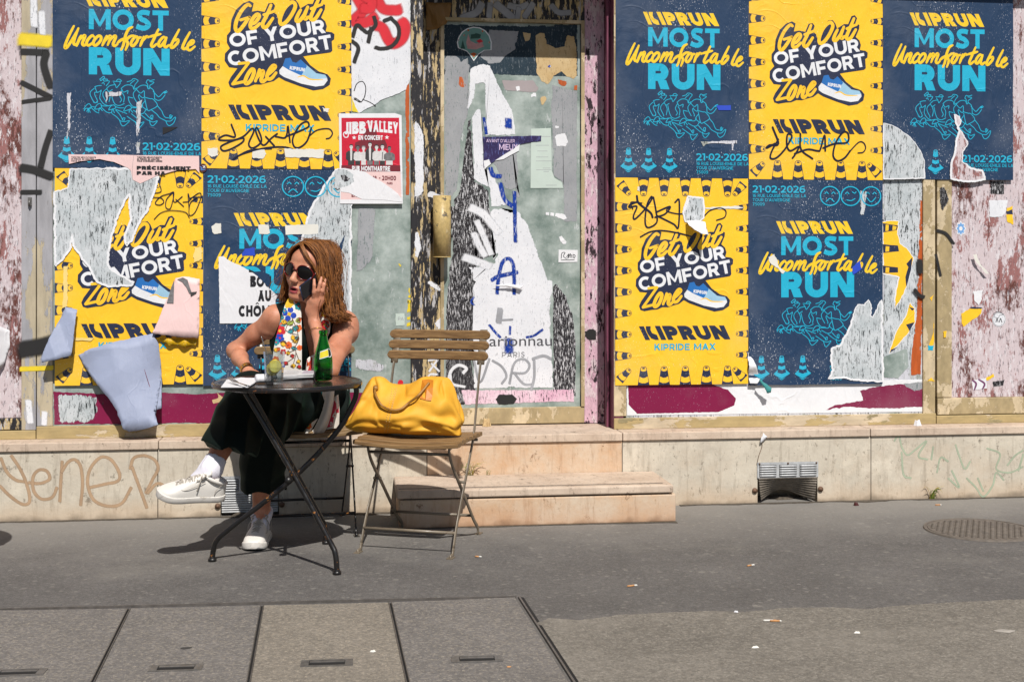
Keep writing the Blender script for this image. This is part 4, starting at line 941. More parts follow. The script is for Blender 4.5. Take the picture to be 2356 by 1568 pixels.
B.chain([H5(880, 1330, -.545), H5(840, 1230, -.532), H5(850, 1130, -.524), H5(870, 1050, -.52)], [.0125, .011, .010, .008], .010)
# head
hr = HMn.tolist()
E = lambda c, r, k=.015, sub=False: B.ell(hp(*c), v3(*r)*HS, HMn, k, sub)
Cp = lambda a, b, ra, rb, k=.012, sub=False: B.cap(hp(*a), hp(*b), ra*HS, rb*HS, k, sub)
E((0, .014, .036), (.075, .093, .09), .02); E((0, -.028, -.03), (.061, .062, .082), .03); E((0, -.045, .045), (.058, .045, .045), .02)
for s in (-1, 1):
    Cp((s*.056, .005, -.055), (s*.018, -.064, -.098), .018, .017, .03); E((s*.037, -.064, -.03), (.022, .020, .026), .022)
    E((s*.077, .012, -.008), (.008, .018, .03), .006); E((s*.0105, -.1005, -.039), (.0085, .0095, .0075), .007)
    E((s*.032, -.088, .004), (.018, .012, .012), .014, True); E((s*.032, -.076, .002), (.013, .013, .010), .006)
    Cp((s*.012, -.086, .02), (s*.045, -.074, .022), .009, .007, .015)
    E((s*.006, -.1035, -.0455), (.003, .003, .003), .003, True)
Cp((0, -.086, .012), (0, -.107, -.030), .0085, .0115, .012); E((0, -.110, -.034), (.0105, .010, .009), .008)
E((0, -.078, -.102), (.021, .017, .017), .02)
E((0, -.083, -.07), (.026, .013, .02), .012)
Cp((-.020, -.0865, -.0685), (0, -.0965, -.064), .0045, .0055, .006); Cp((.020, -.0865, -.0685), (0, -.0965, -.064), .0045, .0055, .006)
Cp((-.016, -.0865, -.084), (.016, -.0865, -.084), .0065, .0065, .006); E((0, -.094, -.0845), (.013, .006, .006), .006)
E((0, -.096, -.0745), (.0155, .018, .0042), .003, True)
def skinmat(c):
    q = hl(c); m = np.zeros(len(c)); ax = np.abs(q[:, 0])
    lip = (ax < .0215) & (q[:, 1] < -.078) & (q[:, 2] > -.0925+ax*.25) & (q[:, 2] < -.0605-ax*.32); m[lip] = 1
    inn = (ax < .016) & (q[:, 1] < -.06) & (q[:, 1] > -.090) & (np.abs(q[:, 2]+.0745) < .0055); m[inn] = 2
    return m
B.build('body', [M['skin'], M['lip'], M['mouth']], per, skinmat)
# ---- jumpsuit
J = Body((-.70, -.96, .18), (.10, -.08, 1.03), .0048)
J.ell(P, (.185, .145, .112), k=.03).ell(WA, (.146, .114, .125), k=.05).ell(CH, (.172, .112, .15), k=.05)
J.cap(NB+v3(0, .02, -.035), sR, .059, .056, .04).cap(NB+v3(0, .02, -.035), sL, .059, .056, .04).ell(CH+v3(0, -.02, .09), (.118, .079, .058), k=.04)
for s in (-1, 1): J.ell(CH+v3(s*.066, -.078, -.005), (.062, .052, .06), k=.03)
J.cap(CH+v3(-.10, 0, .05), sR+v3(.045, 0, .028), .045, .03, .04).cap(CH+v3(.10, 0, .05), sL+v3(-.04, 0, .028), .045, .03, .04)
hemL = WV(524, 1026, -.80); hemR = v3(-.356, -.55, .232)
J.chain([hL, kL+v3(.01, 0, -.005)], [.108, .082], .04).chain([kL, kL*.45+hemL*.55, hemL, hemL+(hemL-kL)*.15], [.083, .088, .099, .103], .03, flat=((.25, 1, .1), .86))
J.chain([hR, kR+v3(0, .02, 0)], [.105, .085], .04).chain([kR, kR*.4+hemR*.6, hemR+v3(.004, 0, 0), hemR+v3(.004, .02, -.06)], [.084, .075, .070, .068], .03, flat=((0, 1, .1), .9))
J.cap(hL*.5+hR*.5, kL*.5+kR*.5, .09, .07, .05)
def jfold(g, p):
    d = g.copy(); x, y, z = p[..., 0], p[..., 1], p[..., 2]
    # hems: cut square, hollow inside
    cut = lambda c, nrm: ((p-c)@nrm)
    vw = hemL-v3(0, -DIST, H); vw /= np.linalg.norm(vw); nl = kL+v3(-.03, 0, 0)-hemL; nl = nl-vw*(nl@vw); nl /= np.linalg.norm(nl); nr = v3(.02, -.12, .99)
    def seg(a, b): t = np.clip(((p-a)@(b-a))/((b-a)@(b-a)), 0, 1.6); return np.linalg.norm(p-a-t[..., None]*(b-a), axis=-1)
    near_l = seg(kL, hemL)-.012 < seg(kR, hemR); low_l = (np.linalg.norm(p-hemL, axis=-1) < .19) & near_l; low_r = (np.linalg.norm(p-hemR, axis=-1) < .17) & ~near_l
    d = np.where(low_l, np.maximum(d, -cut(hemL, nl)), d); d = np.where(low_r, np.maximum(d, -cut(hemR, nr)), d)
    ang = (np.abs(np.sin(34*x+12*y+3*np.sin(5*z)))-1.0)*.017-.003+np.sin(41*x-33*z+9)*.003; w = np.clip((.66-z)/.1, 0, 1); d = d+ang*w
    crease = np.sin(95*z+25*x)*.0025*np.clip(1-np.abs(z-.62)/.14, 0, 1); d = d+crease
    # neckline: deep V and bare shoulders
    zc = z-.70; v = np.minimum((zc*.19)-np.abs(x+.150), (-.27-y)); d = np.maximum(d, v*.9)
    for s_ in (sR+v3(-.086, 0, -.005), sL+v3(.084, 0, -.005)): d = np.maximum(d, .080-np.linalg.norm((p-s_)*v3(1, .8, .8), axis=-1))
    nk = np.linalg.norm((p-(NB+v3(0, .03, 0)))*v3(1, .75, .0), axis=-1); d = np.maximum(d, np.where(z > .93, .078-nk, -1))
    return d.astype(np.float32)
J.mod(jfold)
J.build('jumpsuit', M['velvet'], per, relax=1)
# ---- hair: a mass under locks that fall from the parting
Hh = Body((-.42, -.66, .86), (.12, -.25, 1.34), .0042)
he = lambda c, r, k=.02, sub=False: Hh.ell(hp(*c), v3(*r)*HS, HMn, k, sub); hc = lambda a, b, ra, rb, k=.025: Hh.cap(hp(*a), hp(*b), ra*HS, rb*HS, k)
he((0, .03, .045), (.084, .10, .088), .02); hc((.03, .06, .02), (.05, .07, -.12), .07, .06); hc((-.03, .06, .02), (-.05, .06, -.10), .06, .045)
hc((.072, .01, .05), (.095, .005, -.06), .026, .034); hc((.095, .005, -.06), (.112, .012, -.125), .036, .034); hc((.04, .07, -.10), (.07, .07, -.165), .05, .045); hc((-.076, .0, .045), (-.088, .0, -.10), .016, .016)
he((0, -.075, -.02), (.06, .075, .095), .01, True)
Hh.build('hair', M['hair_base'], per)
ho = per.children[-1]
mb = MB(); rnd = random.Random(5)
def wavy(P, amp, ph):
    n = len(P); return [p if i == 0 else (p[0]+amp*(i/(n-1))**1.5*math.sin(ph+2.1*i), p[1]+amp*(i/(n-1))**1.5*math.cos(ph*1.3+1.9*i), p[2]) for i, p in enumerate(P)]
def lock(pts, r, n=9):
    pts = wavy(pts, .012, 1.3*math.floor(rnd.random()*9)+rnd.gauss(0, .25))
    tube(mb, [tuple(p) for p in catmull([hp(*p) for p in pts], 4)], [r*(.8+.5*math.sin(math.pi*min(.93, .15+i/(4*(len(pts)-1))*.8)))*(1-.85*max(0, (i/(4*(len(pts)-1))-.78)/.22)**1.3) for i in range(4*(len(pts)-1)+1)], 4, flat=(1, .6))
J_ = lambda s: rnd.gauss(0, s)
for i in range(1250):                                # the heavy side, towards the phone
    t = rnd.random(); y0 = -.062+.165*t; z0 = .128-.06*max(0, (t-.45))**1.5-.018*(1-t); d = rnd.random(); e = .118+.012*d
    fr = 1-t; out = .083+.022*d
    lock([(-.018+J_(.004), y0, z0+.006), (.03+J_(.004), y0-.012*fr, z0-.002+.012*d), (.068+.012*d, y0*.86-.008*fr, .072+J_(.006)), (out+.004, y0*.62-.012*fr+J_(.006), .0+J_(.01)), (out+.026+J_(.006), y0*.5+.004+J_(.008), -.07+J_(.012)), (e+.008*J_(1)+.012, y0*.45+.012+J_(.012), -.115-.03*d), (e+.034+J_(.012), y0*.42+.01+J_(.012), -.142-.035*rnd.random()), (e+.046+J_(.014), y0*.42+.01+J_(.014), -.142-.030*rnd.random())], .0019+.0012*rnd.random())
for i in range(460):                                # the lighter side
    t = rnd.random(); y0 = -.058+.16*t; d = rnd.random(); z0 = .128-.06*max(0, (t-.45))**1.5-.018*(1-t)
    lock([(-.016+J_(.004), y0, z0+.006), (-.045, y0-.006*(1-t), z0-.016+.008*d), (-.078-.006*d, y0*.85-.012*(1-t), .05+J_(.008)), (-.086-.008*d, y0*.7-.01*(1-t), -.02+J_(.01)), (-.085-.01*d, y0*.6-.006, -.085+J_(.01)), (-.094-.008*d+J_(.006), y0*.55+J_(.008), -.135-.02*rnd.random())], .0018+.001*rnd.random())
for i in range(620):                                # the back
    a = rnd.uniform(-1.2, 1.65); d = rnd.random(); q = .086+.01*d; sx, cy = math.sin(a), math.cos(a)
    lock([(.02*sx, .05+.03*cy, .128), (q*.8*sx, .03+.085*cy, .095), (q*1.02*sx+.004, .03+.105*cy, .02), (q*1.05*sx+.012, .03+.10*cy, -.06), (q*1.1*sx+.022+J_(.008), .03+.095*cy, -.13+J_(.01)), (q*1.2*sx+.034+J_(.012), .03+.10*cy+J_(.01), -.178+J_(.015))], .0026+.0014*rnd.random())
for i in range(110):                                 # swept fringe
    t = rnd.random(); lock([(-.018, -.055-.02*t, .12-.012*t), (.008, -.083-.008*t, .108-.014*t), (.038, -.084-.006*t, .075-.012*t), (.064, -.064-.008*t, .03), (.086, -.04-.01*t, -.015), (.10, -.022+J_(.01), -.07)], .0022)
    lock([(-.018, -.055-.018*t, .12-.01*t), (-.04, -.072-.010*t, .10-.008*t), (-.066, -.056-.01*t, .06), (-.080, -.036-.008*t, .005), (-.084, -.026, -.05), (-.09, -.02+J_(.005), -.11)], .0018)
for i in range(110):                                # flyaway hairs
    s_ = rnd.choice((-1, 1, 1)); y0 = rnd.uniform(-.05, .1); o_ = .085+.03*rnd.random(); lock([(-.016, y0, .130), (s_*.05, y0+J_(.01), .115+J_(.008)), (s_*o_, y0*.8+J_(.012), .05+J_(.01)), (s_*(o_+.012)+J_(.012), y0*.6+J_(.015), -.03), (s_*(o_+.03)+J_(.02), y0*.5+J_(.02), -.10+J_(.02)), (s_*(o_+.045)+J_(.03), y0*.5+J_(.02), -.15+J_(.02))], .0008)
lk = mb.build('lock', M['hair'], ho, origin=tuple(per['_o'])); 
# ---- sunglasses
sg = MB(); sf = MB()
for s in (-1, 1):
    c = (s*.0365, -.1005, .001)
    def lp(a, k, dy=0):
        x = c[0]+.0325*k*math.cos(a)*(1+.10*math.cos(a)*s); z = c[2]+.0275*k*math.sin(a)-s*0-.004*math.cos(a)*s; y = c[1]+dy+.020*max(0, (abs(x)-.015))/.05*1.0+.004
        return hp(x, y, z)
    n = 28; ring = [lp(2*math.pi*i/n, 1) for i in range(n)]; cc = lp(0, 0, -.004); mid = [lp(2*math.pi*i/n, .6, -.003) for i in range(n)]
    sg.add(ring+mid+[cc], [(i, (i+1) % n, n+(i+1) % n, n+i) for i in range(n)]+[(n+i, n+(i+1) % n, 2*n) for i in range(n)], 0, True)
    tube(sf, [lp(2*math.pi*i/n, 1.03, -.002) for i in range(n+1)], .0023*HS, 6, cap=False)
    tube(sf, [lp(0 if s > 0 else math.pi, 1.02, 0), hp(s*.075, -.06, .010), hp(s*.081, .0, .006), hp(s*.08, .02, -.004)], .0034, 6)
tube(sf, [tuple(p) for p in catmull([hp(-.009, -.101, .004), hp(0, -.106, .010), hp(.009, -.101, .004)], 4)], .0034, 6)
so = sf.build('sunglasses', M['tort'], per); sg.build('lens', M['lens'], so)
# ---- bracelets
mb = MB(); d = (wR-eR)/np.linalg.norm(wR-eR); c = wR-d*.012; tube(mb, [tuple(c-d*.016), tuple(c+d*.016)], .029, 18, cap=False); tube(mb, [tuple(c+d*.016), tuple(c-d*.016)], .0268, 18, cap=False); mb.build('bracelet', M['gold'], per)
d = (wL-eL)/np.linalg.norm(wL-eL); c = wL-d*.05; nn = np.cross(d, v3(0, 1, 0)); nn /= np.linalg.norm(nn); n2 = np.cross(d, nn); mb = MB()
tube(mb, [tuple(c+(nn*math.cos(a)+n2*math.sin(a))*.031+d*.008*math.cos(a)) for a in np.linspace(0, 2*math.pi, 25)], .0014, 6, cap=False); mb.build('bracelet', M['gold'], per)
# ---- shoes
def make_shoe(heel, toe_dir, up, L=.285):
    kx = L/.285
    f = np.array(toe_dir, float); f /= np.linalg.norm(f); u = np.array(up, float); u -= f*(u@f); u /= np.linalg.norm(u); r = np.cross(f, u)
    q = lambda a, b, c: tuple(np.array(heel)+f*a*kx+r*b+u*c)
    st = [0, .012, .035, .07, .11, .15, .19, .225, .25, .268, .28, .285]
    wd = [.012, .026, .034, .036, .036, .040, .046, .048, .045, .036, .020, .004]
    tp = [.070, .086, .092, .090, .098, .090, .074, .060, .052, .046, .040, .032]
    sole = MB(); rings = []
    for a, w in zip(st, wd):
        z0 = .004*max(0, (a-.20)/.085)**2*3; W2 = w+.004
        rings.append([q(a-.003 if a == 0 else a+(.004 if a > .27 else 0), b, c) for b, c in ((-W2*.93, z0), (-W2, z0+.010), (-W2, z0+.025), (-W2*.9, z0+.027), (W2*.9, z0+.027), (W2, z0+.025), (W2, z0+.010), (W2*.93, z0))])
    loft(sole, rings)
    up_ = MB(); rings = []
    for a, w, t in zip(st, wd, tp):
        ring = []
        for k in range(13):
            an = math.pi*k/12; cx = math.cos(an); sx = math.sin(an)
            pw = .55 if a > .15 else .42
            ring.append(q(a, w*math.copysign(abs(cx)**pw if abs(cx) > 1e-9 else 0, cx)*(1-.22*sx if a < .17 else 1-.1*sx), .028+(t-.028)*sx**.8))
        rings.append(ring)
    loft(up_, rings, closed=False, caps=False)
    s = up_.build('shoe', M['leather_white'], per); s.modifiers.new('sub', 'SUBSURF').render_levels = 2
    sole.build('sole', M['rubber_white'], s, bevel=.002)
    lm = MB()
    for k in range(6):
        a = .115+.018*k; t = np.interp(a, st, tp)+.003; w = .022-.0012*k; x = -1 if k % 2 else 1
        tube(lm, [tuple(p) for p in catmull([q(a, -w, t-.010), q(a+.004*x, 0, t+.0015), q(a+.008, w, t-.010)], 5)], .0032, 6)
        tube(lm, [tuple(p) for p in catmull([q(a+.012, -w, t-.013), q(a+.006, 0, t), q(a-.002, w, t-.009)], 5)], .0026, 6)
    for s2 in (-1, 1):
        tube(lm, [tuple(p) for p in catmull([q(.108, 0, .103), q(.10, s2*.02, .112), q(.115, s2*.034, .106), q(.118, s2*.02, .10), q(.108, 0, .104)], 5)], .0026, 6)
        tube(lm, [tuple(p) for p in catmull([q(.108, 0, .104), q(.118, s2*.025, .10), q(.13, s2*.042, .078), q(.135, s2*.046, .055)], 5)], .0024, 6)
    lm.build('laces', M['lace'], s)
    sm_ = MB()                                       # stitched seams of the upper
    for s2 in (-1, 1):
        tube(sm_, [tuple(p) for p in catmull([q(.10, s2*.030, .088), q(.14, s2*.0375, .072), q(.185, s2*.041, .055), q(.205, s2*.030, .060), q(.212, 0, .069)], 6)], .0011, 5)
        tube(sm_, [tuple(p) for p in catmull([q(.03, s2*.0345, .075), q(.05, s2*.0375, .055), q(.055, s2*.0385, .034)], 6)], .0011, 5)
    sm_.build('seam', M['lace'], s)
    tg = MB(); loft(tg, [[q(a, b, c+e) for b, e in ((-.026, -.012), (-.014, 0), (.014, 0), (.026, -.012), (.014, -.012), (-.014, -.012))] for a, c in ((.075, .128), (.09, .116), (.13, .096), (.18, .078))]); tg.build('tongue', M['leather_white'], s)
    col = MB(); tube(col, [q(.052+.050*math.cos(a), .031*math.sin(a), .088+.016*math.cos(a)) for a in np.linspace(0, 2*math.pi, 25)], .0075, 8, cap=False); col.build('collar', M['leather_white'], s)
    ln = MB(); ln.add([q(.052+.048*math.cos(a), .029*math.sin(a), .089+.015*math.cos(a)) for a in np.linspace(0, 2*math.pi, 24, endpoint=False)], [tuple(range(24))]); ln.build('lining', M['shoe_lining'], s)
    return q
hs = aL+v3(.046, .018, -.118); tdir = WV(368, 1146, -.90)-hs
make_shoe(hs, tdir, v3(.10, -.30, .95), .262)
def sock(a, k, toe, top):
    ax = (k-a)/np.linalg.norm(k-a); S = Body(np.minimum(a, a+toe)-.09, np.maximum(a, a+toe)+.11, .004); S.cap(a+ax*(top+.02), a, .0425, .043, .02).cap(a, a+toe, .042, .038, .02)
    S.mod(lambda g, p: (np.maximum(g, (p-a)@ax-top)+.0012*np.sin(((p-a)@np.cross(ax, v3(0, 0, 1)))*420)*((p-a)@ax > -.02)).astype(np.float32)); S.build('sock', M['sock'], per)
sock(aL, kL, v3(-.055, -.005, -.05), .052)
h2 = v3(-.352, -.452, .0); make_shoe(h2, v3(-.03, -.283, 0), v3(0, 0, 1))
sock(aR, kR, v3(.0, -.06, -.05), .012)
# ---------------------------------------------------------------- scarf
from mathutils.bvhtree import BVHTree
def paint(name, r, g, b, rough=.75): return plain(name, srgb(r, g, b), rough, var=.08)
M['silk'] = plain('white_silk', srgb(226, 222, 214), .5, var=.04)
SCM = [M['silk'], paint('print_blue', 24, 62, 170), paint('print_yellow', 226, 180, 40), paint('print_red', 190, 34, 40), paint('print_green', 150, 168, 70), paint('print_brown', 84, 52, 28), paint('print_teal', 40, 140, 150), paint('print_orange', 214, 98, 36), paint('print_pink', 206, 60, 86)]
sc = MB()
def silk(L, Rr, yf, c='w2', nu=7, nv=22, wave=.004, ph=0):
    L = catmull(L, 8); Rr = catmull(Rr, 8); rows = []
    for j in range(nv):
        a = L[int(round(j/(nv-1)*(len(L)-1)))]; b = Rr[int(round(j/(nv-1)*(len(Rr)-1)))]; row = []
        for i in range(nu):
            t = i/(nu-1); p = a+(b-a)*t; y = yf(j/(nv-1))+wave*math.sin(t*7+ph+j*.15)-.010*math.sin(math.pi*t); row.append(tuple(W(*D(c, *p), y)))
        rows.append(row)
    vs = [p for r in rows for p in r]; sc.add(vs, [(j*nu+i, j*nu+i+1, (j+1)*nu+i+1, (j+1)*nu+i) for j in range(nv-1) for i in range(nu-1)], 0, True); NS[0] += 1
_sb = {}
def on(c, px, py, lift):                             # the point of the cloth seen there, a hair in front of it
    if 'n' not in _sb or _sb['n'] != NS[0]: _sb['n'] = NS[0]; _sb['t'] = BVHTree.FromPolygons([Vector(v) for v in sc.v], [f for f, m_ in zip(sc.f, sc.m) if m_ == 0])
    d = ray(*D(c, px, py)).normalized(); h = _sb['t'].ray_cast(Vector((0, -DIST, H)), d)
    if h[0] is None: h = _sb['t'].find_nearest(W(*D(c, px, py), -.49))
    return tuple(h[0]-d*lift)
NS = [0]
def onsilk(pts, m, y, c='w2', dy=0):
    L = .0012+abs(y(0) if callable(y) else 0)*0; vs, fs = fill_small(pts); q = LIFT[0]; LIFT[0] += 2e-6; sc.add([on(c, p[0], p[1], q) for p in vs], fs, m)
LIFT = [.0010]
def fill_small(pts):
    cx = sum(p[0] for p in pts)/len(pts); cy = sum(p[1] for p in pts)/len(pts); n = len(pts)
    return [(p[0], p[1]) for p in pts]+[(cx+(p[0]-cx)*.5, cy+(p[1]-cy)*.5) for p in pts]+[(cx, cy)], [(i, (i+1) % n, n+(i+1) % n, n+i) for i in range(n)]+[(n+i, n+(i+1) % n, 2*n) for i in range(n)]
def onstroke(pts, w, m, y, c='w2'):
    vs, fs = stroke2([tuple(p) for p in catmull(pts, 5)] if len(pts) > 2 else pts, w); LIFT[0] += 2e-6; sc.add([on(c, v[0], v[1], LIFT[0]) for v in vs], fs, m)
yl = lambda t: -.483-.055*math.sin(min(1, t*1.3)*math.pi*.5)+.02*max(0, t-.7)/.3
silk([(800, 640), (760, 700), (728, 770), (700, 870), (665, 1000), (630, 1170), (612, 1400), (606, 1500)], [(868, 640), (872, 720), (884, 800), (890, 1000), (890, 1180), (890, 1400), (890, 1500)], yl)
pyl = lambda py: yl((py-640)/860)-.0155
def flower(cx, cy, r, m, n=5, cen=2, y=pyl, c='w2', sq=1.0):
    for k in range(n):
        a = 2*math.pi*k/n+.3; onsilk([(cx+r*.62*math.cos(a)+r*.42*math.cos(b)*1.0, cy+(r*.62*math.sin(a)+r*.42*math.sin(b))*sq) for b in np.linspace(0, 2*math.pi, 9, endpoint=False)], m, lambda q: (y(q) if callable(y) else y)-.0004*k*.1-.0003, c)
    onsilk(disc2(cx, cy, r*.28, n=8), cen, lambda q: (y(q) if callable(y) else y)-.0009, c)
def leaf(x, y0, l, w, ang, m, y=pyl, c='w2', out=5):
    l *= 1.25; w *= 1.35
    ca, sa = math.cos(R(ang)), math.sin(R(ang)); f = lambda k: [(x+(a*l*ca-b*w*k*sa), y0+(a*l*sa+b*w*k*ca)) for a, b in ((0, 0), (.25, .4), (.55, .5), (1, 0), (.55, -.5), (.25, -.4))]
    yy = lambda q: (y(q) if callable(y) else y)
    if out is not None: onsilk(f(1.35), out, lambda q: yy(q)-.0002, c)
    onsilk(f(1), m, lambda q: yy(q)-.0005, c)
flower(775, 668, 40, 7, 6, 2); flower(830, 640, 34, 3, 6, 2); flower(700, 920, 44, 6, 6, 7); flower(662, 1010, 44, 3, 6, 2); flower(720, 1180, 30, 3, 5, 2); flower(650, 1250, 34, 7, 6, 2); flower(700, 1300, 36, 1, 5, 2); flower(640, 1340, 34, 3, 6, 2); flower(860, 960, 34, 7, 5, 2); flower(860, 760, 36, 6, 6, 3); flower(770, 730, 48, 2, 7, 2); flower(775, 832, 66, 1, 4, 2); flower(690, 985, 52, 3, 6, 2); flower(690, 1050, 40, 1, 5, 3); flower(768, 1116, 34, 7, 7, 3); flower(732, 800, 24, 6, 5, 7); flower(870, 1140, 26, 7, 6, 3); flower(840, 690, 40, 7, 5, 2); flower(655, 1090, 30, 6, 5, 3)
for S_ in ([(800, 870), (840, 960), (860, 1060), (830, 1130)], [(740, 980), (800, 1010), (850, 1020)], [(830, 1130), (835, 1200), (810, 1300)], [(830, 1160), (780, 1180), (750, 1190)], [(835, 1180), (865, 1260), (862, 1310)], [(820, 1230), (790, 1250), (752, 1275)], [(700, 1080), (740, 1100), (780, 1150)], [(810, 880), (760, 930), (740, 980)]): onstroke(S_, 6, 5, lambda q: pyl(q)-.0002)
for a in ((700, 890, 60, 30, 30, 2), (755, 930, 60, 34, -30, 4), (830, 895, 60, 30, -10, 4), (850, 930, 54, 30, 110, 6), (810, 940, 44, 24, 60, 6), (760, 1000, 56, 28, -20, 6), (800, 1020, 56, 26, 70, 2), (860, 1030, 50, 26, 120, 6), (855, 1075, 44, 24, 170, 2), (690, 1090, 60, 34, 20, 2), (790, 1140, 50, 24, 10, 6), (745, 1185, 34, 26, 10, 2), (800, 1195, 32, 26, 80, 3), (850, 1250, 34, 28, 60, 2), (755, 1265, 34, 28, 120, 3), (808, 1285, 36, 30, 80, 2), (862, 1295, 34, 28, 80, 3), (655, 1170, 40, 24, -40, 7), (640, 1140, 40, 24, 60, 2), (870, 860, 40, 22, 80, 7), (730, 870, 46, 24, 200, 6)): leaf(*a)
yr = -.505
silk([(1090, 770), (1050, 850), (1046, 930), (1040, 1060), (1000, 1200), (940, 1240), (925, 1400), (920, 1500)], [(1150, 770), (1150, 880), (1146, 1000), (1090, 1090), (1040, 1200), (1000, 1300), (990, 1400), (990, 1500)], lambda t: yr, ph=2)
yq = yr-.0155
onsilk([(1062, 800), (1140, 780), (1146, 850), (1100, 872), (1048, 870)], 7, yq); flower(1100, 930, 46, 3, 6, 2, yq); leaf(1080, 960, 70, 40, 60, 2, yq); leaf(1110, 900, 60, 30, 80, 6, yq); flower(1075, 1010, 36, 1, 5, 7, yq); flower(1095, 830, 26, 2, 6, 1, yq)
onsilk([(930, 1250), (985, 1220), (985, 1395), (928, 1395)], 3, yq); flower(955, 1330, 26, 0, 6, 2, yq); leaf(940, 1270, 50, 24, 60, 7, yq)
# ends hanging below the table beside her hip
silk([(1006, 330), (1006, 480), (1000, 650)], [(1150, 330), (1130, 470), (1040, 640)], lambda t: -.445, 'w3', nv=10); ye = -.462
onsilk([(1060, 345), (1150, 340), (1120, 420), (1080, 440)], 6, ye, 'w3'); onsilk([(1010, 480), (1100, 480), (1040, 600), (1006, 620)], 4, ye, 'w3'); flower(1050, 530, 34, 7, 7, 4, ye-.001, 'w3'); flower(1035, 590, 22, 7, 6, 4, ye-.001, 'w3'); flower(1090, 400, 26, 3, 5, 2, ye-.001, 'w3'); leaf(1020, 400, 60, 24, 40, 2, ye-.001, 'w3')
silk([(1146, 330), (1130, 470), (1060, 620), (990, 668), (895, 640)], [(1205, 330), (1190, 480), (1130, 640), (1000, 690), (900, 665)], lambda t: -.462+.03*t, 'w3', nv=16)
silk([(1205, 400), (1180, 500), (1148, 612)], [(1228, 385), (1236, 480), (1232, 600)], lambda t: -.44, 'w3', nv=8); ye = -.456
onsilk([(1200, 430), (1225, 395), (1233, 500), (1190, 590), (1155, 600)], 8, ye, 'w3'); flower(1205, 520, 18, 0, 5, 3, ye-.001, 'w3'); flower(1180, 575, 14, 0, 5, 3, ye-.001, 'w3')
sc.build('scarf', SCM, per)
# ---------------------------------------------------------------- phone
ph = thing('mobile_phone', tuple(H5(880, 990, -.56)), 'black mobile phone held to the woman\'s ear', 'phone')
c0, c1, c2, c3 = H5(692, 985, -.583), H5(762, 1228, -.566), H5(1105, 940, -.552), H5(1035, 722, -.566)
nrm = np.cross(c1-c0, c3-c0); nrm /= np.linalg.norm(nrm); nrm = nrm if nrm[1] > 0 else -nrm
mb = MB(); q = [c0, c1, c2, c3]; mb.add([tuple(p) for p in q]+[tuple(p+nrm*.0085) for p in q], [(0, 1, 2, 3), (7, 6, 5, 4), (0, 4, 5, 1), (1, 5, 6, 2), (2, 6, 7, 3), (3, 7, 4, 0)])
M['phone'] = plain('black_phone_glass', srgb(20, 20, 26), .12, 0, .7); M['phone_edge'] = plain('dark_blue_phone_edge', srgb(60, 66, 92), .3, .6)
mb.build('phone_body', M['phone'], ph, bevel=.003, seg=3)
mb = MB(); tube(mb, [tuple(c0-nrm*.0004+nrm*.004), tuple(c3-nrm*.0004+nrm*.004)], .0036, 8); tube(mb, [tuple(c0+nrm*.004), tuple(c1+nrm*.004)], .0034, 8); mb.build('side_rim', M['phone_edge'], ph)

# ---------------------------------------------------------------- things on the table
def glassmat(name, c, rough=.02, ior=1.46):
    n = NT(name); n.b.inputs['Transmission Weight'].default_value = 1; n.b.inputs['IOR'].default_value = ior; return n.out(c, rough, 0, .5)
def thinglass(name, tint, gloss=.12):
    n = NT(name); t = n.n.new('ShaderNodeBsdfTransparent'); g = n.n.new('ShaderNodeBsdfGlossy'); lw = n.n.new('ShaderNodeLayerWeight'); mx = n.n.new('ShaderNodeMixShader')
    t.inputs[0].default_value = tint; g.inputs['Roughness'].default_value = .03; lw.inputs[0].default_value = gloss
    n.l.new(n.th(lw.outputs['Facing'], 0, 1, .04, .75), mx.inputs[0]); n.l.new(t.outputs[0], mx.inputs[1]); n.l.new(g.outputs[0], mx.inputs[2]); n.l.new(mx.outputs[0], n.n['Material Output'].inputs[0]); return n.m
M['clear_glass'] = thinglass('clear_glass', (.93, .95, .95, 1), .35); M['water'] = thinglass('water', (.90, .93, .92, 1), .2); M['green_glass'] = glassmat('green_glass', (.02, .50, .05, 1), .03, 1.45)
M['lemon'] = (lambda n: n.out(n.mix(n.th(n.noise(60, 3), .4, .7), srgb(236, 226, 120), srgb(226, 206, 70)), .4, 0, .5))(NT('lemon_flesh')); M['rind'] = plain('lemon_rind', srgb(232, 196, 40), .4); M['cutlery'] = plain('steel_cutlery', srgb(170, 170, 172), .2, 1)
T3 = TZ+.0035
gp = G(*D('w2', 637, 1466), T3); gl_ = thing('drinking_glass', (gp.x, gp.y, T3), 'faceted tumbler of water with lemon slice and spoon on table', 'glass')
mb = MB(); prof = [(0, 0), (.031, 0), (.0335, .003), (.0355, .05), (.0385, .09), (.0405, .121), (.0385, .121), (.0365, .09), (.0335, .05), (.031, .014), (.028, .012), (0, .012)]
lathe(mb, prof, (gp.x, gp.y, T3), 10, smooth=False); mb.build('tumbler', M['clear_glass'], gl_)
mb = MB(); lathe(mb, [(0, .0125), (.0300, .0135), (.0332, .05), (.034, .06), (0, .06)], (gp.x, gp.y, T3), 20); mb.build('water', M['water'], gl_)
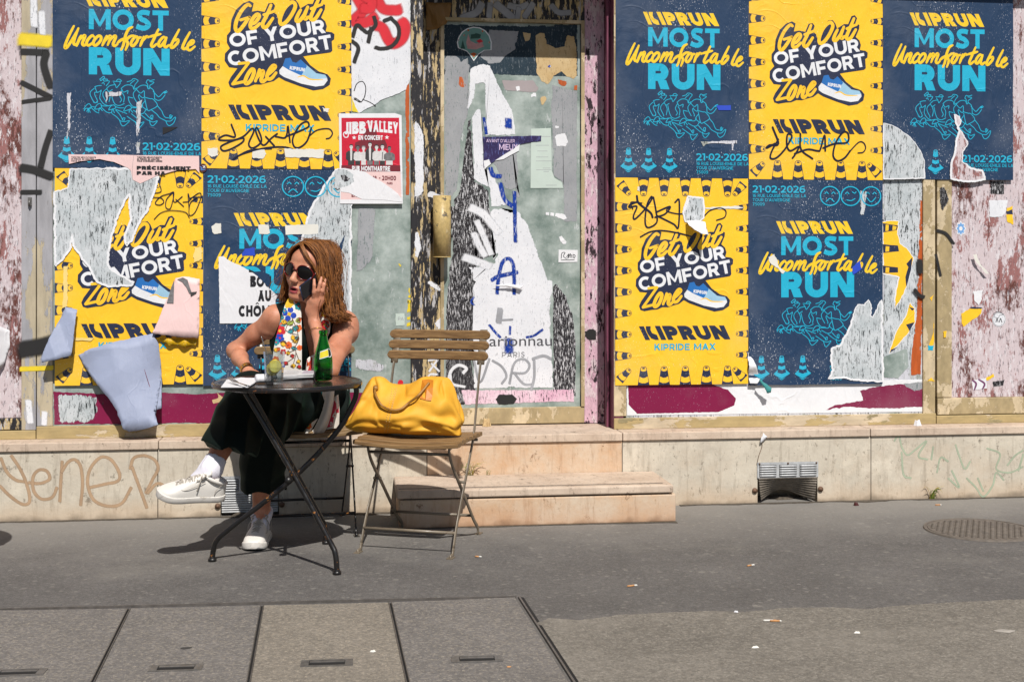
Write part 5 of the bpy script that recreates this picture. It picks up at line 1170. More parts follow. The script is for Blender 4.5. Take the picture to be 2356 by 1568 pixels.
for (dx_, dz_, ang) in ((.004, .052, 14), (-.006, .040, -18)):
    l = MB(); cx, cy, cz = gp.x+dx_, gp.y-.012+.014*(ang < 0), T3+dz_+.014; rx = .0235; tl_ = R(ang)
    ring = lambda rr, y: [(cx+rr*math.cos(a), cy+y+.25*rr*math.sin(a), cz+rr*math.sin(a)) for a in np.linspace(0, 2*math.pi, 24, endpoint=False)]
    l.add(ring(.0215, -.0025)+[(cx, cy-.0025, cz)], [(i, (i+1) % 24, 24) for i in range(24)], 0); l.add(ring(.0215, .0025)+[(cx, cy+.0025, cz)], [((i+1) % 24, i, 24) for i in range(24)], 0)
    loft(l, [ring(.0215, -.0025), ring(.0245, -.002), ring(.0245, .002), ring(.0215, .0025)], 1, caps=False); l.build('lemon_slice', [M['lemon'], M['rind']], gl_)
sp = thing('spoon', (gp.x, gp.y, T3+.02), 'steel spoon handle standing in the glass of water', 'spoon'); mb = MB()
a = np.array(W(*D('w2', 518, 1032), gp.y+.004)); b = v3(gp.x+.002, gp.y+.008, T3+.02); tube(mb, [tuple(a), tuple(a*.97+b*.03), tuple(a*.7+b*.3), tuple(b)], [.003, .0048, .0032, .0025], 8, flat=(.5, 1.3)); lathe(mb, [(0, -.006), (.008, -.003), (.010, .004), (.006, .012), (0, .014)], tuple(b), 10, sy=.5); mb.build('handle', M['cutlery'], sp)
bp = G(*D('w2', 1086, 1436), T3); bo = thing('glass_bottle', (bp.x, bp.y, T3), 'small green glass bottle of sparkling water standing on the table', 'bottle')
mb = MB(); P_ = [(0, .004), (.028, 0), (.0345, .003), (.0365, .012), (.037, .06), (.0355, .085), (.029, .115), (.0205, .145), (.0155, .168), (.014, .178), (.0165, .179), (.017, .188), (.0165, .193), (.0125, .193), (.0125, .178), (.0125, .168), (.018, .145), (.0265, .115), (.033, .085), (.0345, .06), (.034, .012), (.028, .006), (0, .009)]
lathe(mb, P_, (bp.x, bp.y, T3), 28); mb.build('bottle_glass', M['green_glass'], bo)
M['label_yellow'] = plain('yellow_label', srgb(222, 204, 30), .5); M['label_white'] = plain('pale_label', srgb(206, 214, 216), .5)
mb = MB()
def wrap(z0, z1, a0, a1, r0, r1, m, n=10, sl=0):
    vs = []
    for i in range(n+1):
        a = R(a0+(a1-a0)*i/n)
        for r, z in ((r0, z0), (r1, z1)): vs.append((bp.x+r*math.cos(a), bp.y+r*math.sin(a), T3+z+sl*i/n))
    mb.add(vs, [(2*i, 2*i+2, 2*i+3, 2*i+1) for i in range(n)], m, True)
wrap(.083, .113, -112, -52, .0362, .0300, 1, sl=.010); wrap(.0865, .1095, -110, -54, .0360, .0312, 0, sl=.010)
vs, fs = poly2(disc2(0, 0, .017, n=20)); mb.add([(bp.x+(.0317-.22*z)*math.cos(R(-44)+x/.031), bp.y+(.0317-.22*z)*math.sin(R(-44)+x/.031), T3+.107+z) for x, z in vs], fs, 1)
mb.build('label', [M['label_yellow'], M['label_white']], bo)
M['newsprint'] = printed('newsprint', srgb(206, 206, 208), 0, dirt=.1)
na = [G(*D('w2', x, y), T3) for x, y in ((560, 1440), (1010, 1418), (1012, 1385), (700, 1378))]
nm = MB(); rnd = random.Random(3)
for k in range(4):
    pts = [(p.x+rnd.gauss(0, .002), p.y+rnd.gauss(0, .003)) for p in na]; z = T3+.0002+k*.0042; vs = [(p[0], p[1], z) for p in pts]+[(p[0], p[1], z+.0036) for p in pts]; nm.add(vs, [(3, 2, 1, 0), (4, 5, 6, 7), (0, 1, 5, 4), (1, 2, 6, 5), (2, 3, 7, 6), (3, 0, 4, 7)], 0)
zt = T3+.0165
for k in range(9):
    t = .1+.085*k; a = na[3].lerp(na[0], t); b = na[2].lerp(na[1], t); s_ = a.lerp(b, .22+.02*(k % 3)); e_ = a.lerp(b, .62-.05*(k % 2)); w = .0045 if k > 5 else .002
    vs, fs = stroke2([(s_.x, s_.y), (e_.x, e_.y)], w, cap=False); nm.add([(v[0], v[1], zt) for v in vs], fs, 1)
    s_ = a.lerp(b, .70); e_ = a.lerp(b, .96); vs, fs = stroke2([(s_.x, s_.y), (e_.x, e_.y)], .006, cap=False); nm.add([(v[0], v[1], zt) for v in vs], fs, 2 if k % 3 else 3)
tag(nm.build('newspaper', [M['newsprint'], M['black_ink'], paint('photo_blue', 120, 130, 170), M['red_print']]), 'folded newspaper lying on the bistro table behind the bottle', 'newspaper')
nb = [G(*D('w2', x, y), T3) for x, y in ((150, 1505), (400, 1506), (468, 1462), (470, 1425), (330, 1422), (200, 1440))]
nm = MB(); vs, fs = poly2([(p.x, p.y) for p in nb]); nm.add([(v[0], v[1], T3+.0006) for v in vs], fs, 0); vs, fs = poly2([(p.x*.96+nb[3].x*.04, p.y*.97+nb[3].y*.03) for p in nb]); nm.add([(v[0], v[1], T3+.004+.004*math.sin(v[0]*60)) for v in vs], fs, 0); nm.add([(p.x, p.y, T3+.0006) for p in nb]+[(p.x, p.y, T3+.0038) for p in nb], [(i, (i+1) % 6, 6+(i+1) % 6, 6+i) for i in range(6)], 0)
tag(nm.build('napkin', M['paper']), 'white paper napkin lying flat under the fork', 'napkin')
ra = G(*D('w2', 474, 1462), T3); rb = ra+Vector((.062, .018, 0)); nm = MB(); prf = [(.018, 0), (.020, .012), (.0165, .03), (.018, .045), (.021, .06), (.020, .072)]
L_ = np.array(rb)-np.array(ra); tube(nm, [tuple(np.array(ra)+L_*t+v3(0, .002*math.sin(9*t), .0165)) for t in np.linspace(0, 1, 9)], [.0165, .0168, .0163, .0167, .0165, .017, .0165, .0168, .0165], 12); tag(nm.build('paper_roll', M['paper']), 'crumpled white paper roll lying beside the glass', 'paper')
fk = thing('fork', tuple(G(*D('w2', 320, 1450), T3+.01)), 'steel fork resting on the white napkin', 'fork'); mb = MB(); z_ = lambda x, y, h: np.array(G(*D('w2', x, y), T3+h))
h0, h1 = z_(398, 1490, .012), z_(310, 1460, .012); dF = (h1-h0); nF = np.cross(dF, v3(0, 0, 1)); nF /= np.linalg.norm(nF)
tube(mb, [tuple(h0), tuple(h0*.6+h1*.4), tuple(h1)], [.0055, .004, .0032], 8, flat=(.5, 1.2)); mb.build('handle', M['cutlery'], fk); mb = MB(); tube(mb, [tuple(h1), tuple(h1+dF*.25), tuple(h1+dF*.42)], [.0032, .009, .0105], 8, flat=(.22, 1))
for k in range(4): o_ = nF*(-.0085+.0057*k); tube(mb, [tuple(h1+dF*.36+o_), tuple(h1+dF*.7+o_+v3(0, 0, .004)), tuple(h1+dF*1.0+o_+v3(0, 0, .012))], [.0018, .0016, .0009], 6)
mb.build('tines', M['cutlery'], fk)

# ---------------------------------------------------------------- yellow bag on the chair
M['bag'] = (lambda n: (n.bump(n.math('ADD', n.noise(14, 4, .5), n.math('MULTIPLY', n.noise(260, 2), .12)), .3, .006), n.out(n.mix(n.th(n.noise(8, 5), .3, .7), srgb(212, 152, 40), srgb(230, 174, 60)), .6, 0, .3))[1])(NT('yellow_leather'))
M['bag_tan'] = plain('orange_tan_leather', srgb(196, 120, 26), .45); M['bag_handle'] = plain('worn_tan_handle', srgb(150, 106, 44), .5, var=.3, scale=50); M['thread'] = plain('pale_thread', srgb(206, 176, 110), .8); M['bag_dark'] = plain('bag_inside', srgb(26, 22, 18), .8)
bc = v3(.238, -.648, .4535); be = v3(math.cos(R(-22.5)), math.sin(R(-22.5)), 0); bf = v3(-be[1], be[0], 0)
pxs = [788, 800, 812, 826, 836, 850, 866, 880, 890, 914, 940, 955, 969, 985, 1010, 1034, 1046, 1054, 1060]; hts = [.03, .055, .09, .165, .205, .232, .236, .228, .208, .203, .208, .222, .238, .240, .240, .236, .20, .15, .09]
t_ = np.linspace(0, 1, 84); tx = 788+272*t_
CREASE = [[(.50, .31), (.72, .34), (.96, .38)], [(.58, .13), (.8, .19), (.97, .22)], [(.12, .78), (.24, .56), (.36, .44)], [(.38, .27), (.56, .20)], [(.62, .58), (.8, .52), (.95, .54)], [(.05, .3), (.2, .24), (.34, .22)], [(.52, .95), (.56, .75), (.66, .66)], [(.26, .98), (.30, .8)], [(.84, .95), (.88, .7)]]
def crease(t, h):
    o = 0
    for c in CREASE:
        dm = 9
        for (a, b), (c2, d2) in zip(c[:-1], c[1:]):
            ux, uy = (c2-a)*.5, (d2-b)*.22; px, py = (t-a)*.5, (h-b)*.22; k = max(0, min(1, (px*ux+py*uy)/(ux*ux+uy*uy))); dm = min(dm, math.hypot(px-k*ux, py-k*uy+0*k))
        o += .014*math.exp(-(dm/.0085)**2)-.007*math.exp(-(dm/.030)**2)
    return o
ht = np.interp(tx, pxs, hts); ht = np.convolve(np.pad(ht, 2, 'edge'), [.1, .2, .4, .2, .1], 'valid')
rings = []
for i, t in enumerate(t_):
    xx = -.262+.505*t; dw = .105*(max(0, 1-abs(2*t-1)**3.2))**.5+.012; ring = []; lift = .018*max(0, (.12-t)/.12)
    for k in range(64):
        a = 2*math.pi*k/64; s_, c_ = math.sin(a), math.cos(a); h = .5+.5*math.copysign(abs(s_)**.75, s_); wv = math.copysign(abs(c_)**.7, c_)*(1-.66*max(0, h-.35)**1.1/.65**1.1)
        z = lift+h*ht[i]; d = dw*wv
        if wv < 0:                                   # folds on the side towards the street
            d += (.012*math.sin(26*z/.24*1.0+5.5*t+2.2*math.sin(7*t))*math.exp(-((t-.78)/.22)**2)*math.exp(-((h-.3)/.28)**2)+.010*math.sin(34*t-11*h)*math.exp(-((h-.72)/.3)**2)*(.6 if t > .3 else 1.2)+.008*math.sin(17*t+5*h))
            d += .035*math.exp(-((t-.93)/.045)**2)*math.exp(-((h-.42)/.12)**2)
            d += crease(t, h); d -= .012*math.exp(-((t-.45)/.2)**2)*math.exp(-((h-.35)/.3)**2)
        p = bc+be*(xx+.010*math.sin(9*h+3)*(t > .85))+bf*d+v3(0, 0, z); ring.append(tuple(p))
    rings.append(ring)
bag = thing('leather_bag', tuple(bc), 'slouching yellow leather handbag with tan handle on the folding chair', 'bag')
mb = MB(); loft(mb, rings); ob = mb.build('bag_body', M['bag'], bag); md = ob.modifiers.new('sub', 'SUBSURF'); md.levels = 0; md.render_levels = 1
bv = BVHTree.FromPolygons([Vector(v) for v in mb.v], mb.f)
def onbag(x, y, off=.003):
    o = Vector((0, -DIST, H)); h = bv.ray_cast(o, ray(*D('w4', x, y)).normalized()); p = h[0] if h[0] else W(*D('w4', x, y), -.66)
    n_ = h[1] if h[1] else Vector((0, -1, 0)); n_ = n_ if n_.y < 0 else -n_; return np.array(p)+np.array(n_)*off
mb = MB(); hp_ = [(305, 462, .008), (312, 500, .014), (330, 548, .018), (366, 582, .016), (415, 600, .014), (470, 592, .016), (525, 562, .018), (575, 518, .014), (612, 470, .010), (645, 425, .008)]
tube(mb, catmull([tuple(onbag(*h)) for h in hp_], 6), .0052, 10); tube(mb, [tuple(onbag(298, 448, .006)), tuple(onbag(312, 470, .010))], .0105, 10); mb.build('bag_handle', M['bag_handle'], bag)
mb = MB(); mb.add([tuple(onbag(x, y, .0035)) for x, y in ((598, 402), (632, 398), (668, 404), (664, 450), (660, 500), (654, 534), (618, 528), (584, 520), (590, 460), (628, 460))], [(0, 1, 9, 8), (1, 2, 3, 9), (8, 9, 6, 7), (9, 3, 4, 6), (4, 5, 6)]); mb.build('handle_patch', M['bag_tan'], bag)
mb = MB()
for (xa, ya, xb, yb) in ((408, 452, 362, 716), (424, 452, 380, 718), (436, 452, 394, 640)):
    for k in range(19):
        t = k/18; x, y = xa+(xb-xa)*t, ya+(yb-ya)*t; p = onbag(x, y, .0012); q2 = onbag(x-1.5, y+7, .0012); tube(mb, [tuple(p), tuple(q2)], .0014, 5)
mb.build('stitching', M['thread'], bag)
# ---------------------------------------------------------------- what has been pasted, torn, sprayed and scribbled on the front
M['sprayed_red'] = plain('red_spray_paint', srgb(206, 20, 40), .6); M['spray_yellow'] = plain('yellow_spray_paint', srgb(226, 200, 40), .6); M['spray_blue'] = residue('worn_blue_paint', srgb(22, 62, 158), srgb(200, 206, 220), .35); M['orange_paint'] = peeling('orange_paint_strip', [(srgb(170, 168, 166), 0), (srgb(186, 88, 36), .42)], (1.5, 1, .4), 7)
M['slate'] = residue('slate_blue_glass', srgb(46, 62, 74), srgb(120, 128, 134), .1, srgb(38, 52, 62)); M['grey_paint'] = residue('grey_paint_on_glass', srgb(146, 148, 153), srgb(96, 112, 110), .12, srgb(160, 162, 166)); M['beige_film'] = residue('beige_paper_glue', srgb(206, 182, 140), srgb(150, 120, 84), .15, srgb(190, 160, 112))
M['black_scrape'] = residue('scraped_black_paint', srgb(36, 35, 38), srgb(206, 206, 210), .62, srgb(52, 50, 54), sc=2.2); M['pink_scrape'] = residue('scraped_pink_paint', srgb(214, 170, 192), srgb(40, 34, 40), .5, srgb(226, 205, 216)); M['white_film'] = residue('worn_white_film', srgb(226, 227, 232), srgb(150, 152, 158), .02, srgb(214, 216, 222))
M['pale_green_paper'] = plain('pale_green_notice', srgb(190, 204, 196), .6, var=.06); M['purple_print'] = residue('purple_flyer', srgb(58, 48, 92), srgb(100, 110, 170), .4, srgb(44, 40, 74)); M['blue_print'] = plain('blue_sticker', srgb(36, 70, 190), .5); M['lilac_text'] = plain('lilac_lettering', srgb(214, 190, 222), .6)
M['teal_print'] = plain('teal_sticker', srgb(104, 150, 142), .5, var=.2); M['flesh_print'] = plain('pink_sticker_print', srgb(190, 140, 140), .5, var=.2, scale=40); M['crumple'] = printed('crumpled_yellow_paper', srgb(206, 164, 20), .1, wrinkle=1.5); M['photo_grey'] = plain('grey_halftone', srgb(108, 106, 108), .6, var=.35, scale=70); M['photo_light'] = plain('pale_halftone', srgb(206, 204, 204), .6, var=.12, scale=70); M['photo_dark'] = plain('dark_halftone', srgb(48, 46, 48), .6, var=.3, scale=70)
M['yener'] = plain('brown_spray_line', srgb(170, 142, 114), .8, var=.15); M['faint_green'] = plain('faint_green_spray', srgb(162, 174, 150), .85, var=.15); M['grey_line'] = plain('grey_marker', srgb(150, 152, 158), .7, var=.2)
CROP['j'] = (770.15, 248.2, .14741)
_FM = {}
def faded(mat, lo, hi, k, scale, st=(1.4, 1, .7)):
    """the same paint, worn away towards its edges (coverage kept per vertex, broken up by noise)"""
    key = (mat.name, lo, hi, k, scale)
    if key in _FM: return _FM[key]
    m = mat.copy(); m.name = mat.name+'_worn'; t = m.node_tree; nd = t.nodes; n = NT.__new__(NT); n.m = m; n.t = t; n.n = nd; n.l = t.links
    n.tc = nd.new('ShaderNodeTexCoord'); n.co = n.tc.outputs['Object']; at = nd.new('ShaderNodeAttribute'); at.attribute_name = 'fade'
    f = n.math('ADD', at.outputs['Fac'], n.math('MULTIPLY', n.math('SUBTRACT', n.noise(scale, 7, .72, st), .5), k)); mk = n.th(f, lo, hi)
    tr = nd.new('ShaderNodeBsdfTransparent'); mx = nd.new('ShaderNodeMixShader'); out = [x for x in nd if x.type == 'OUTPUT_MATERIAL'][0]; src = out.inputs[0].links[0].from_socket
    n.l.new(mk, mx.inputs[0]); n.l.new(tr.outputs[0], mx.inputs[1]); n.l.new(src, mx.inputs[2]); n.l.new(mx.outputs[0], out.inputs[0]); _FM[key] = m; return m
def setfade(o, a):
    at = o.data.attributes.new('fade', 'FLOAT', 'POINT'); at.data.foreach_set('value', a); return o
def EP(c, pts, y, width=.03, k=1.0, scale=26):       # worn patch
    return {'e': wp(c, pts, y), 'w': width, 'k': k, 'sc': scale}
def SP(c, pts, y, w, k=.35, scale=60, soft=1):       # sprayed or rubbed stroke
    p = wp(c, pts, y); return {'s': [np.array(q) for q in (catmull(p, 6) if len(p) > 2 else [np.array(p[0])*(1-t)+np.array(p[1])*t for t in np.linspace(0, 1, 8)])], 'w': w, 'k': k, 'sc': scale, 'soft': soft}
def fill_fine(pts, maxl=.03, rounds=3):
    bm = bmesh.new(); f = bm.faces.new([bm.verts.new((a, 0, b)) for a, b in pts]); bmesh.ops.triangulate(bm, faces=[f])
    bmesh.ops.beautify_fill(bm, faces=bm.faces[:], edges=bm.edges[:])
    for _ in range(rounds):
        bmesh.ops.subdivide_edges(bm, edges=[e for e in bm.edges if e.calc_length() > maxl], cuts=1); bmesh.ops.triangulate(bm, faces=[f for f in bm.faces if len(f.verts) > 3]); bmesh.ops.beautify_fill(bm, faces=bm.faces[:], edges=bm.edges[:])
    bm.verts.index_update(); r = ([(v.co.x, v.co.z) for v in bm.verts], [[v.index for v in f.verts] for f in bm.faces], [v.is_boundary for v in bm.verts]); bm.free(); return r
def worn_obj(name, it, y, mat, parent):
    mb = MB()
    if 'e' in it:
        P = it['e']; Q = []
        for i in range(len(P)):
            a, b = P[i], P[(i+1) % len(P)]; m_ = max(1, int(math.hypot(b[0]-a[0], b[1]-a[1])/.025)); Q += [(a[0]+(b[0]-a[0])*t/m_, a[1]+(b[1]-a[1])*t/m_) for t in range(m_)]
        vs, fs, bd = fill_fine(Q); A = np.array(P); B_ = np.roll(A, -1, 0); fade = []
        for v, e in zip(vs, bd):
            if e: fade.append(0.0); continue
            q = np.array(v); ab = B_-A; t = np.clip(((q-A)*ab).sum(1)/((ab*ab).sum(1)+1e-12), 0, 1); d = np.linalg.norm(q-(A+t[:, None]*ab), axis=1).min(); fade.append(min(1.0, d/it['w']))
        mb.add([(x, y, z) for x, z in vs], fs); o = mb.build(name, faded(mat, .30, .36, it['k'], it['sc']), parent); return setfade(o, fade)
    P = it['s']; w = it['w']*.72; n = len(P); t0 = P[0]-P[1]; t0 /= np.linalg.norm(t0)+1e-9; t1 = P[-1]-P[-2]; t1 /= np.linalg.norm(t1)+1e-9
    P = [P[0]+t0*w*.7]+P+[P[-1]+t1*w*.7]; n += 2; fade = []; vs = []
    for i in range(n):
        t = P[min(i+1, n-1)]-P[max(i-1, 0)]; t /= np.linalg.norm(t)+1e-9; nn = np.array((-t[1], t[0])); e = 0 if i in (0, n-1) else 1
        for k_, f in ((-1, 0), (-.5, .85), (0, 1), (.5, .85), (1, 0)): q = P[i]+nn*w*k_; vs.append((q[0], y-2e-7*i, q[1])); fade.append(f*e)
    mb.add(vs, [(5*i+k_, 5*i+k_+1, 5*i+k_+6, 5*i+k_+5) for i in range(n-1) for k_ in range(4)])
    return setfade(mb.build(name, faded(mat, .12, .12+.6*it['soft'], it['k'], it['sc']), parent), fade)
def shapes_obj(name, items, y, mats, parent=None, split=None, **k):
    """flat pieces on a plane; pieces that only share a wall become parts of their own"""
    if split is None: split = parent is not None and name in ('window_film', 'pasted_remains', 'paper_scrap', 'graffiti')
    f = Flat(y); o = None
    for i, (s, m) in enumerate(items):
        if isinstance(s, dict): o = worn_obj(name, s, y-2.5e-5*(i+1), mats[m], parent)
        elif split: g = Flat(y); g.k = 3*i; g.put(s, 0); o = g.mb.build(name, mats[m], parent)
        else: f.k = max(f.k, 0); f.put(s, m)
    if f.mb.v: o = f.mb.build(name, mats, parent, **k)
    return o
def PG(c, pts, y, step=.02, amp=.004, seed=1): return poly2(jag(wp(c, pts, y), step, amp, seed))
def outline(c, pts, y, w, step=.02, amp=.004, seed=1):
    p = jag(wp(c, pts, y), step, amp, seed); return stroke2(p, w, closed=True)
def ST(c, pts, y, w, taper=0, n=6):                  # w in metres
    p = wp(c, pts, y); return stroke2([tuple(q) for q in catmull(p, n)] if len(p) > 2 else p, w, taper)
def BXW(c, x0, y0, x1, y1, y): a = W(*D(c, x0, y1), y); b = W(*D(c, x1, y0), y); return a.x, a.z, b.x, b.z
def torn(parent, c, pts, y, mat='res_grey', edge=.010, seed=1, extra=(), amp=.0045):
    it = [(outline(c, pts, y, edge, amp=amp, seed=seed), 1), (PG(c, pts, y, amp=amp, seed=seed), 0)]+[(s, 2+i) for i, (s, _) in enumerate(extra)]
    return shapes_obj('torn_area', it, y, [M[mat], M['torn_edge']]+[M[m] for _, m in extra], parent)
PF = PY-.0022                                        # just in front of the printed sheets
# window panel films
yw = .1295
shapes_obj('window_film', [(PG('d', [(123, 900), (240, 906), (330, 899), (450, 907), (540, 900), (700, 905), (842, 902), (840, 964), (600, 970), (125, 976)], yw, amp=.003), 0),
    (EP('c6', [(292, 1240), (400, 1236), (490, 1250), (545, 1244), (520, 1310), (545, 1340), (500, 1390), (520, 1415), (292, 1417)], yw, .05), 1), (PG('w3', [(410, 420), (450, 408), (440, 372), (480, 400), (485, 430), (440, 440), (420, 445)], yw, .01, .003), 2)], yw, [M['magenta'], M['res_grey'], M['beige_film']], shop)
shapes_obj('window_film', [(PG('d', [(1442, 884), (2122, 872), (2122, 946), (1442, 955)], yw, amp=.001), 0), (PG('c8', [(196, 1305), (690, 1300), (800, 1338), (846, 1390), (835, 1432), (740, 1472), (250, 1482), (200, 1425)], yw, .03, .002), 1),
    (PG('c9', [(360, 1345), (420, 1325), (600, 1302), (738, 1300), (738, 1440), (640, 1442), (600, 1450), (390, 1446), (280, 1440), (155, 1458), (210, 1428), (330, 1412), (380, 1400)], yw, .02, .004, 3), 1), (PG('c9', [(620, 1300), (738, 1290), (738, 1330), (690, 1345), (640, 1322)], yw, .02, .004, 8), 2)], yw, [M['torn_edge'], M['magenta'], M['grey_paint']], shop)
shapes_obj('window_film', [(EP('d', [(2030, 280), (2122, 280), (2122, 690), (2095, 850), (2030, 866)], yw, .02), 0), (EP('c9', [(720, 180), (742, 170), (742, 860), (730, 1250), (662, 1255), (665, 1130), (700, 860), (712, 560)], yw, .012), 1), (EP('c9', [(480, 1140), (650, 1080), (660, 1200), (590, 1275), (500, 1270)], yw, .018), 2)], yw, [M['res_grey'], M['orange_paint'], M['glass_paint']], shop)
yg = .1297
shapes_obj('window_film', [(EP('d', [(930, 186), (944, 160), (944, 452), (931, 450)], yg, .018), 0), (EP('w4', [(165, 255), (300, 262), (365, 300), (360, 365), (240, 350), (160, 330)], yg, .03), 1), (EP('d', [(820, 470), (868, 478), (860, 600), (815, 640)], yg, .03), 4), (EP('c7', [(30, 310), (75, 375), (72, 438), (50, 425)], yg, .018), 2), (EP('c7', [(116, 500), (136, 520), (134, 790), (96, 800), (100, 640)], yg, .018), 2), (EP('c7', [(110, 560), (130, 600), (110, 700), (98, 690)], yg, .018), 5)]+
    [(EP('w4', q, yg, .018), 3) for q in ([(262, 225), (330, 210), (335, 228), (270, 245)], [(270, 185), (282, 178), (280, 200)], [(300, 175), (320, 172), (312, 200)], [(350, 165), (360, 170), (356, 182)])]+[(EP('w4', [(430, 395), (470, 390), (500, 420), (460, 450), (436, 440)], yg, .018), 3)]
    +[(PG('c7', [(30, 705), (90, 702), (92, 780), (34, 785)], yg, .02, .002), 6)]+[(s, 7) for s in caps('PA', *BXW('c7', 48, 728, 84, 750, yg), t=.14)], yg, [M['orange_paint'], M['res_white'], M['spray_yellow'], M['sprayed_red'], M['grey_paint'], M['spray_black'], M['pale_green_paper'], M['grey_line']], shop)
# large white paper with red spray
yw2 = .128
it = [(PG('c2', [(1150, -700), (1572, -700), (1578, 540), (1545, 630), (1500, 655), (1380, 700), (1290, 755), (1215, 795), (1165, 780)], yw2, .03, .003), 0), (PG('c2', [(1166, 690), (1200, 770), (1215, 795), (1166, 782)], yw2, .02, .002), 3)]
it += [(SP('c2', q, yw2, .046, .2, 90), 1) for q in ([(1170, -60), (1215, 10), (1240, 80), (1180, 150), (1260, 160), (1330, 120)], [(1330, -40), (1380, 60), (1470, 75), (1500, 70)], [(1515, 150), (1540, 190), (1520, 270), (1460, 310), (1420, 280), (1380, 200), (1330, 180)], [(1230, -40), (1300, 10), (1290, 60), (1240, 60)])]
it += [(SP('c2', q, yw2, .017, 1.1, 50), 2) for q in ([(1440, 130), (1490, 190), (1490, 270), (1440, 330), (1370, 345), (1330, 335)], [(1440, 130), (1390, 150)], [(1165, 290), (1210, 340), (1180, 440)], [(1170, 260), (1200, 180), (1240, 210), (1280, 230), (1330, 180), (1320, 120)], [(1280, 300), (1300, 200)])]
it += [(ST('c2', q, yw2, .0045), 2) for q in ([(1180, 640), (1200, 590), (1240, 575), (1262, 620), (1250, 690), (1220, 720), (1180, 690)], [(1190, 690), (1230, 720), (1180, 700)], [(1240, 700), (1290, 720), (1330, 745)])]
itw = it; it = [q for q in itw if not isinstance(q[0], dict)]; WS = tag(shapes_obj('paper_sheet', it, yw2, [M['white_film'], M['sprayed_red'], M['spray_black'], M['spray_yellow']]), 'large white sheet sprayed red and black above the red concert bill', 'torn paper')
shapes_obj('spray', [q for q in itw if isinstance(q[0], dict)], yw2-.0004, [M['white_film'], M['sprayed_red'], M['spray_black'], M['spray_yellow']], WS)
# spray on the frame boards
ys = FY-.0009; it = []
for c, q, w in (('c1', [(150, 366), (330, 370)], .022), ('c1', [(325, 372), (308, 450), (330, 540), (356, 610)], .024), ('c1', [(150, 582), (245, 628), (358, 684)], .018), ('c1', [(160, 718), (350, 690)], .014), ('c1', [(356, 925), (318, 1040), (285, 1172)], .020), ('c1', [(150, 1180), (240, 1196), (358, 1240)], .028), ('c1', [(148, 1352), (285, 1350)], .016), ('c6', [(116, 1018), (200, 1004), (272, 985)], .055), ('c9', [(826, 380), (880, 400), (925, 460)], .012), ('c9', [(690, 735), (720, 770), (745, 780)], .014), ('c9', [(818, 525), (846, 650)], .010), ('c9', [(720, 560), (722, 630)], .022)): it.append((SP(c, q, ys, w*1.25, .3), 0))
for c, q, w in (('c1', [(148, 275), (345, 292)], .042), ('c6', [(110, 1120), (275, 1114)], .016)): it.append((SP(c, q, ys, w*1.25, .5), 1))
for c, q, w in (('c1', [(236, -20), (240, 180)], .022), ('c1', [(292, 90), (300, 235)], .02), ('c6', [(150, 1290), (160, 1400)], .02), ('c6', [(235, 1350), (232, 1410)], .018)): it.append((SP(c, q, ys, w*1.3, .9, 40), 2))
for q in ([(830, 100), (880, 110), (905, 190), (880, 250), (850, 290), (835, 230)],): it.append((EP('c9', q, ys, .03), 3))
for q in ([(770, 1080), (800, 1000), (806, 915), (806, 1040), (800, 1085)], [(862, 985), (882, 982), (880, 1020), (864, 1024)], [(765, 1285), (790, 1262), (812, 1285)], [(780, 785), (806, 765), (792, 806)]): it.append((PG('c9', q, ys, .01, .002), 4))
for q in ([(770, 1070), (806, 1072), (800, 1100), (770, 1100)],): it.append((PG('c9', q, ys, .01, .002), 5))
shapes_obj('graffiti', it, ys, [M['spray_black'], M['spray_yellow'], M['white_film'], M['black_scrape'], M['yellow'], M['cyan']], shop)
yl_ = FY-.0062; lt = MB(); a = W(*D('c1', 212, 1400), FY); box(lt, a.x-.008, a.x+.008, FY-.012, FY, a.z-.03, a.z+.008); tube(lt, [(a.x, FY-.012, a.z-.004), (a.x, FY-.02, a.z-.016), (a.x, FY-.014, a.z-.03)], .005, 8); lt.build('latch', M['steel'], shop)
# brown panel oddments
yb_ = .1335
it = [(PG('c9', [(970, 880), (1020, 848), (1095, 850), (1090, 880), (1050, 910), (1000, 945), (985, 958), (972, 935)], yb_, .012, .003), 0), (PG('c9', [(1018, 846), (1040, 838), (1098, 842), (1090, 852), (1030, 850)], yb_, .012, .002), 1), (PG('c9', [(1040, 745), (1100, 735), (1095, 790), (1075, 830), (1050, 800)], yb_, .012, .003), 2), (PG('c9', [(1245, 245), (1280, 232), (1284, 345), (1250, 330), (1240, 290)], yb_, .012, .003), 0), (PG('c9', [(1240, 265), (1280, 252), (1281, 285), (1246, 284)], yb_, .012, .002), 1), (PG('c9', [(1100, 1275), (1165, 1240), (1170, 1258), (1130, 1280)], yb_, .012, .002), 0), (PG('c9', [(1137, 197), (1250, 195), (1240, 262), (1215, 300), (1140, 296)], yb_, .02, .003), 3), (PG('c9', [(1145, 84), (1228, 82), (1228, 160), (1148, 160)], yb_, .02, .002), 4), (PG('c9', [(1035, 1280), (1120, 1265), (1126, 1328), (1040, 1338)], yb_, .02, .002), 3), (PG('c9', [(1160, 1288), (1232, 1276), (1224, 1310), (1164, 1318)], yb_, .02, .003), 4)]
it += [(ST('c9', q, yb_, .010, .3), 5) for q in ([(1038, 1280), (1060, 1300), (1050, 1335)], [(1075, 1275), (1110, 1300), (1100, 1330)])]
shapes_obj('paper_scrap', it, yb_, [M['yellow'], M['ntext'], M['torn_edge'], M['white_film'], M['black_scrape'], paint('purple_ink', 110, 60, 100)], shop)
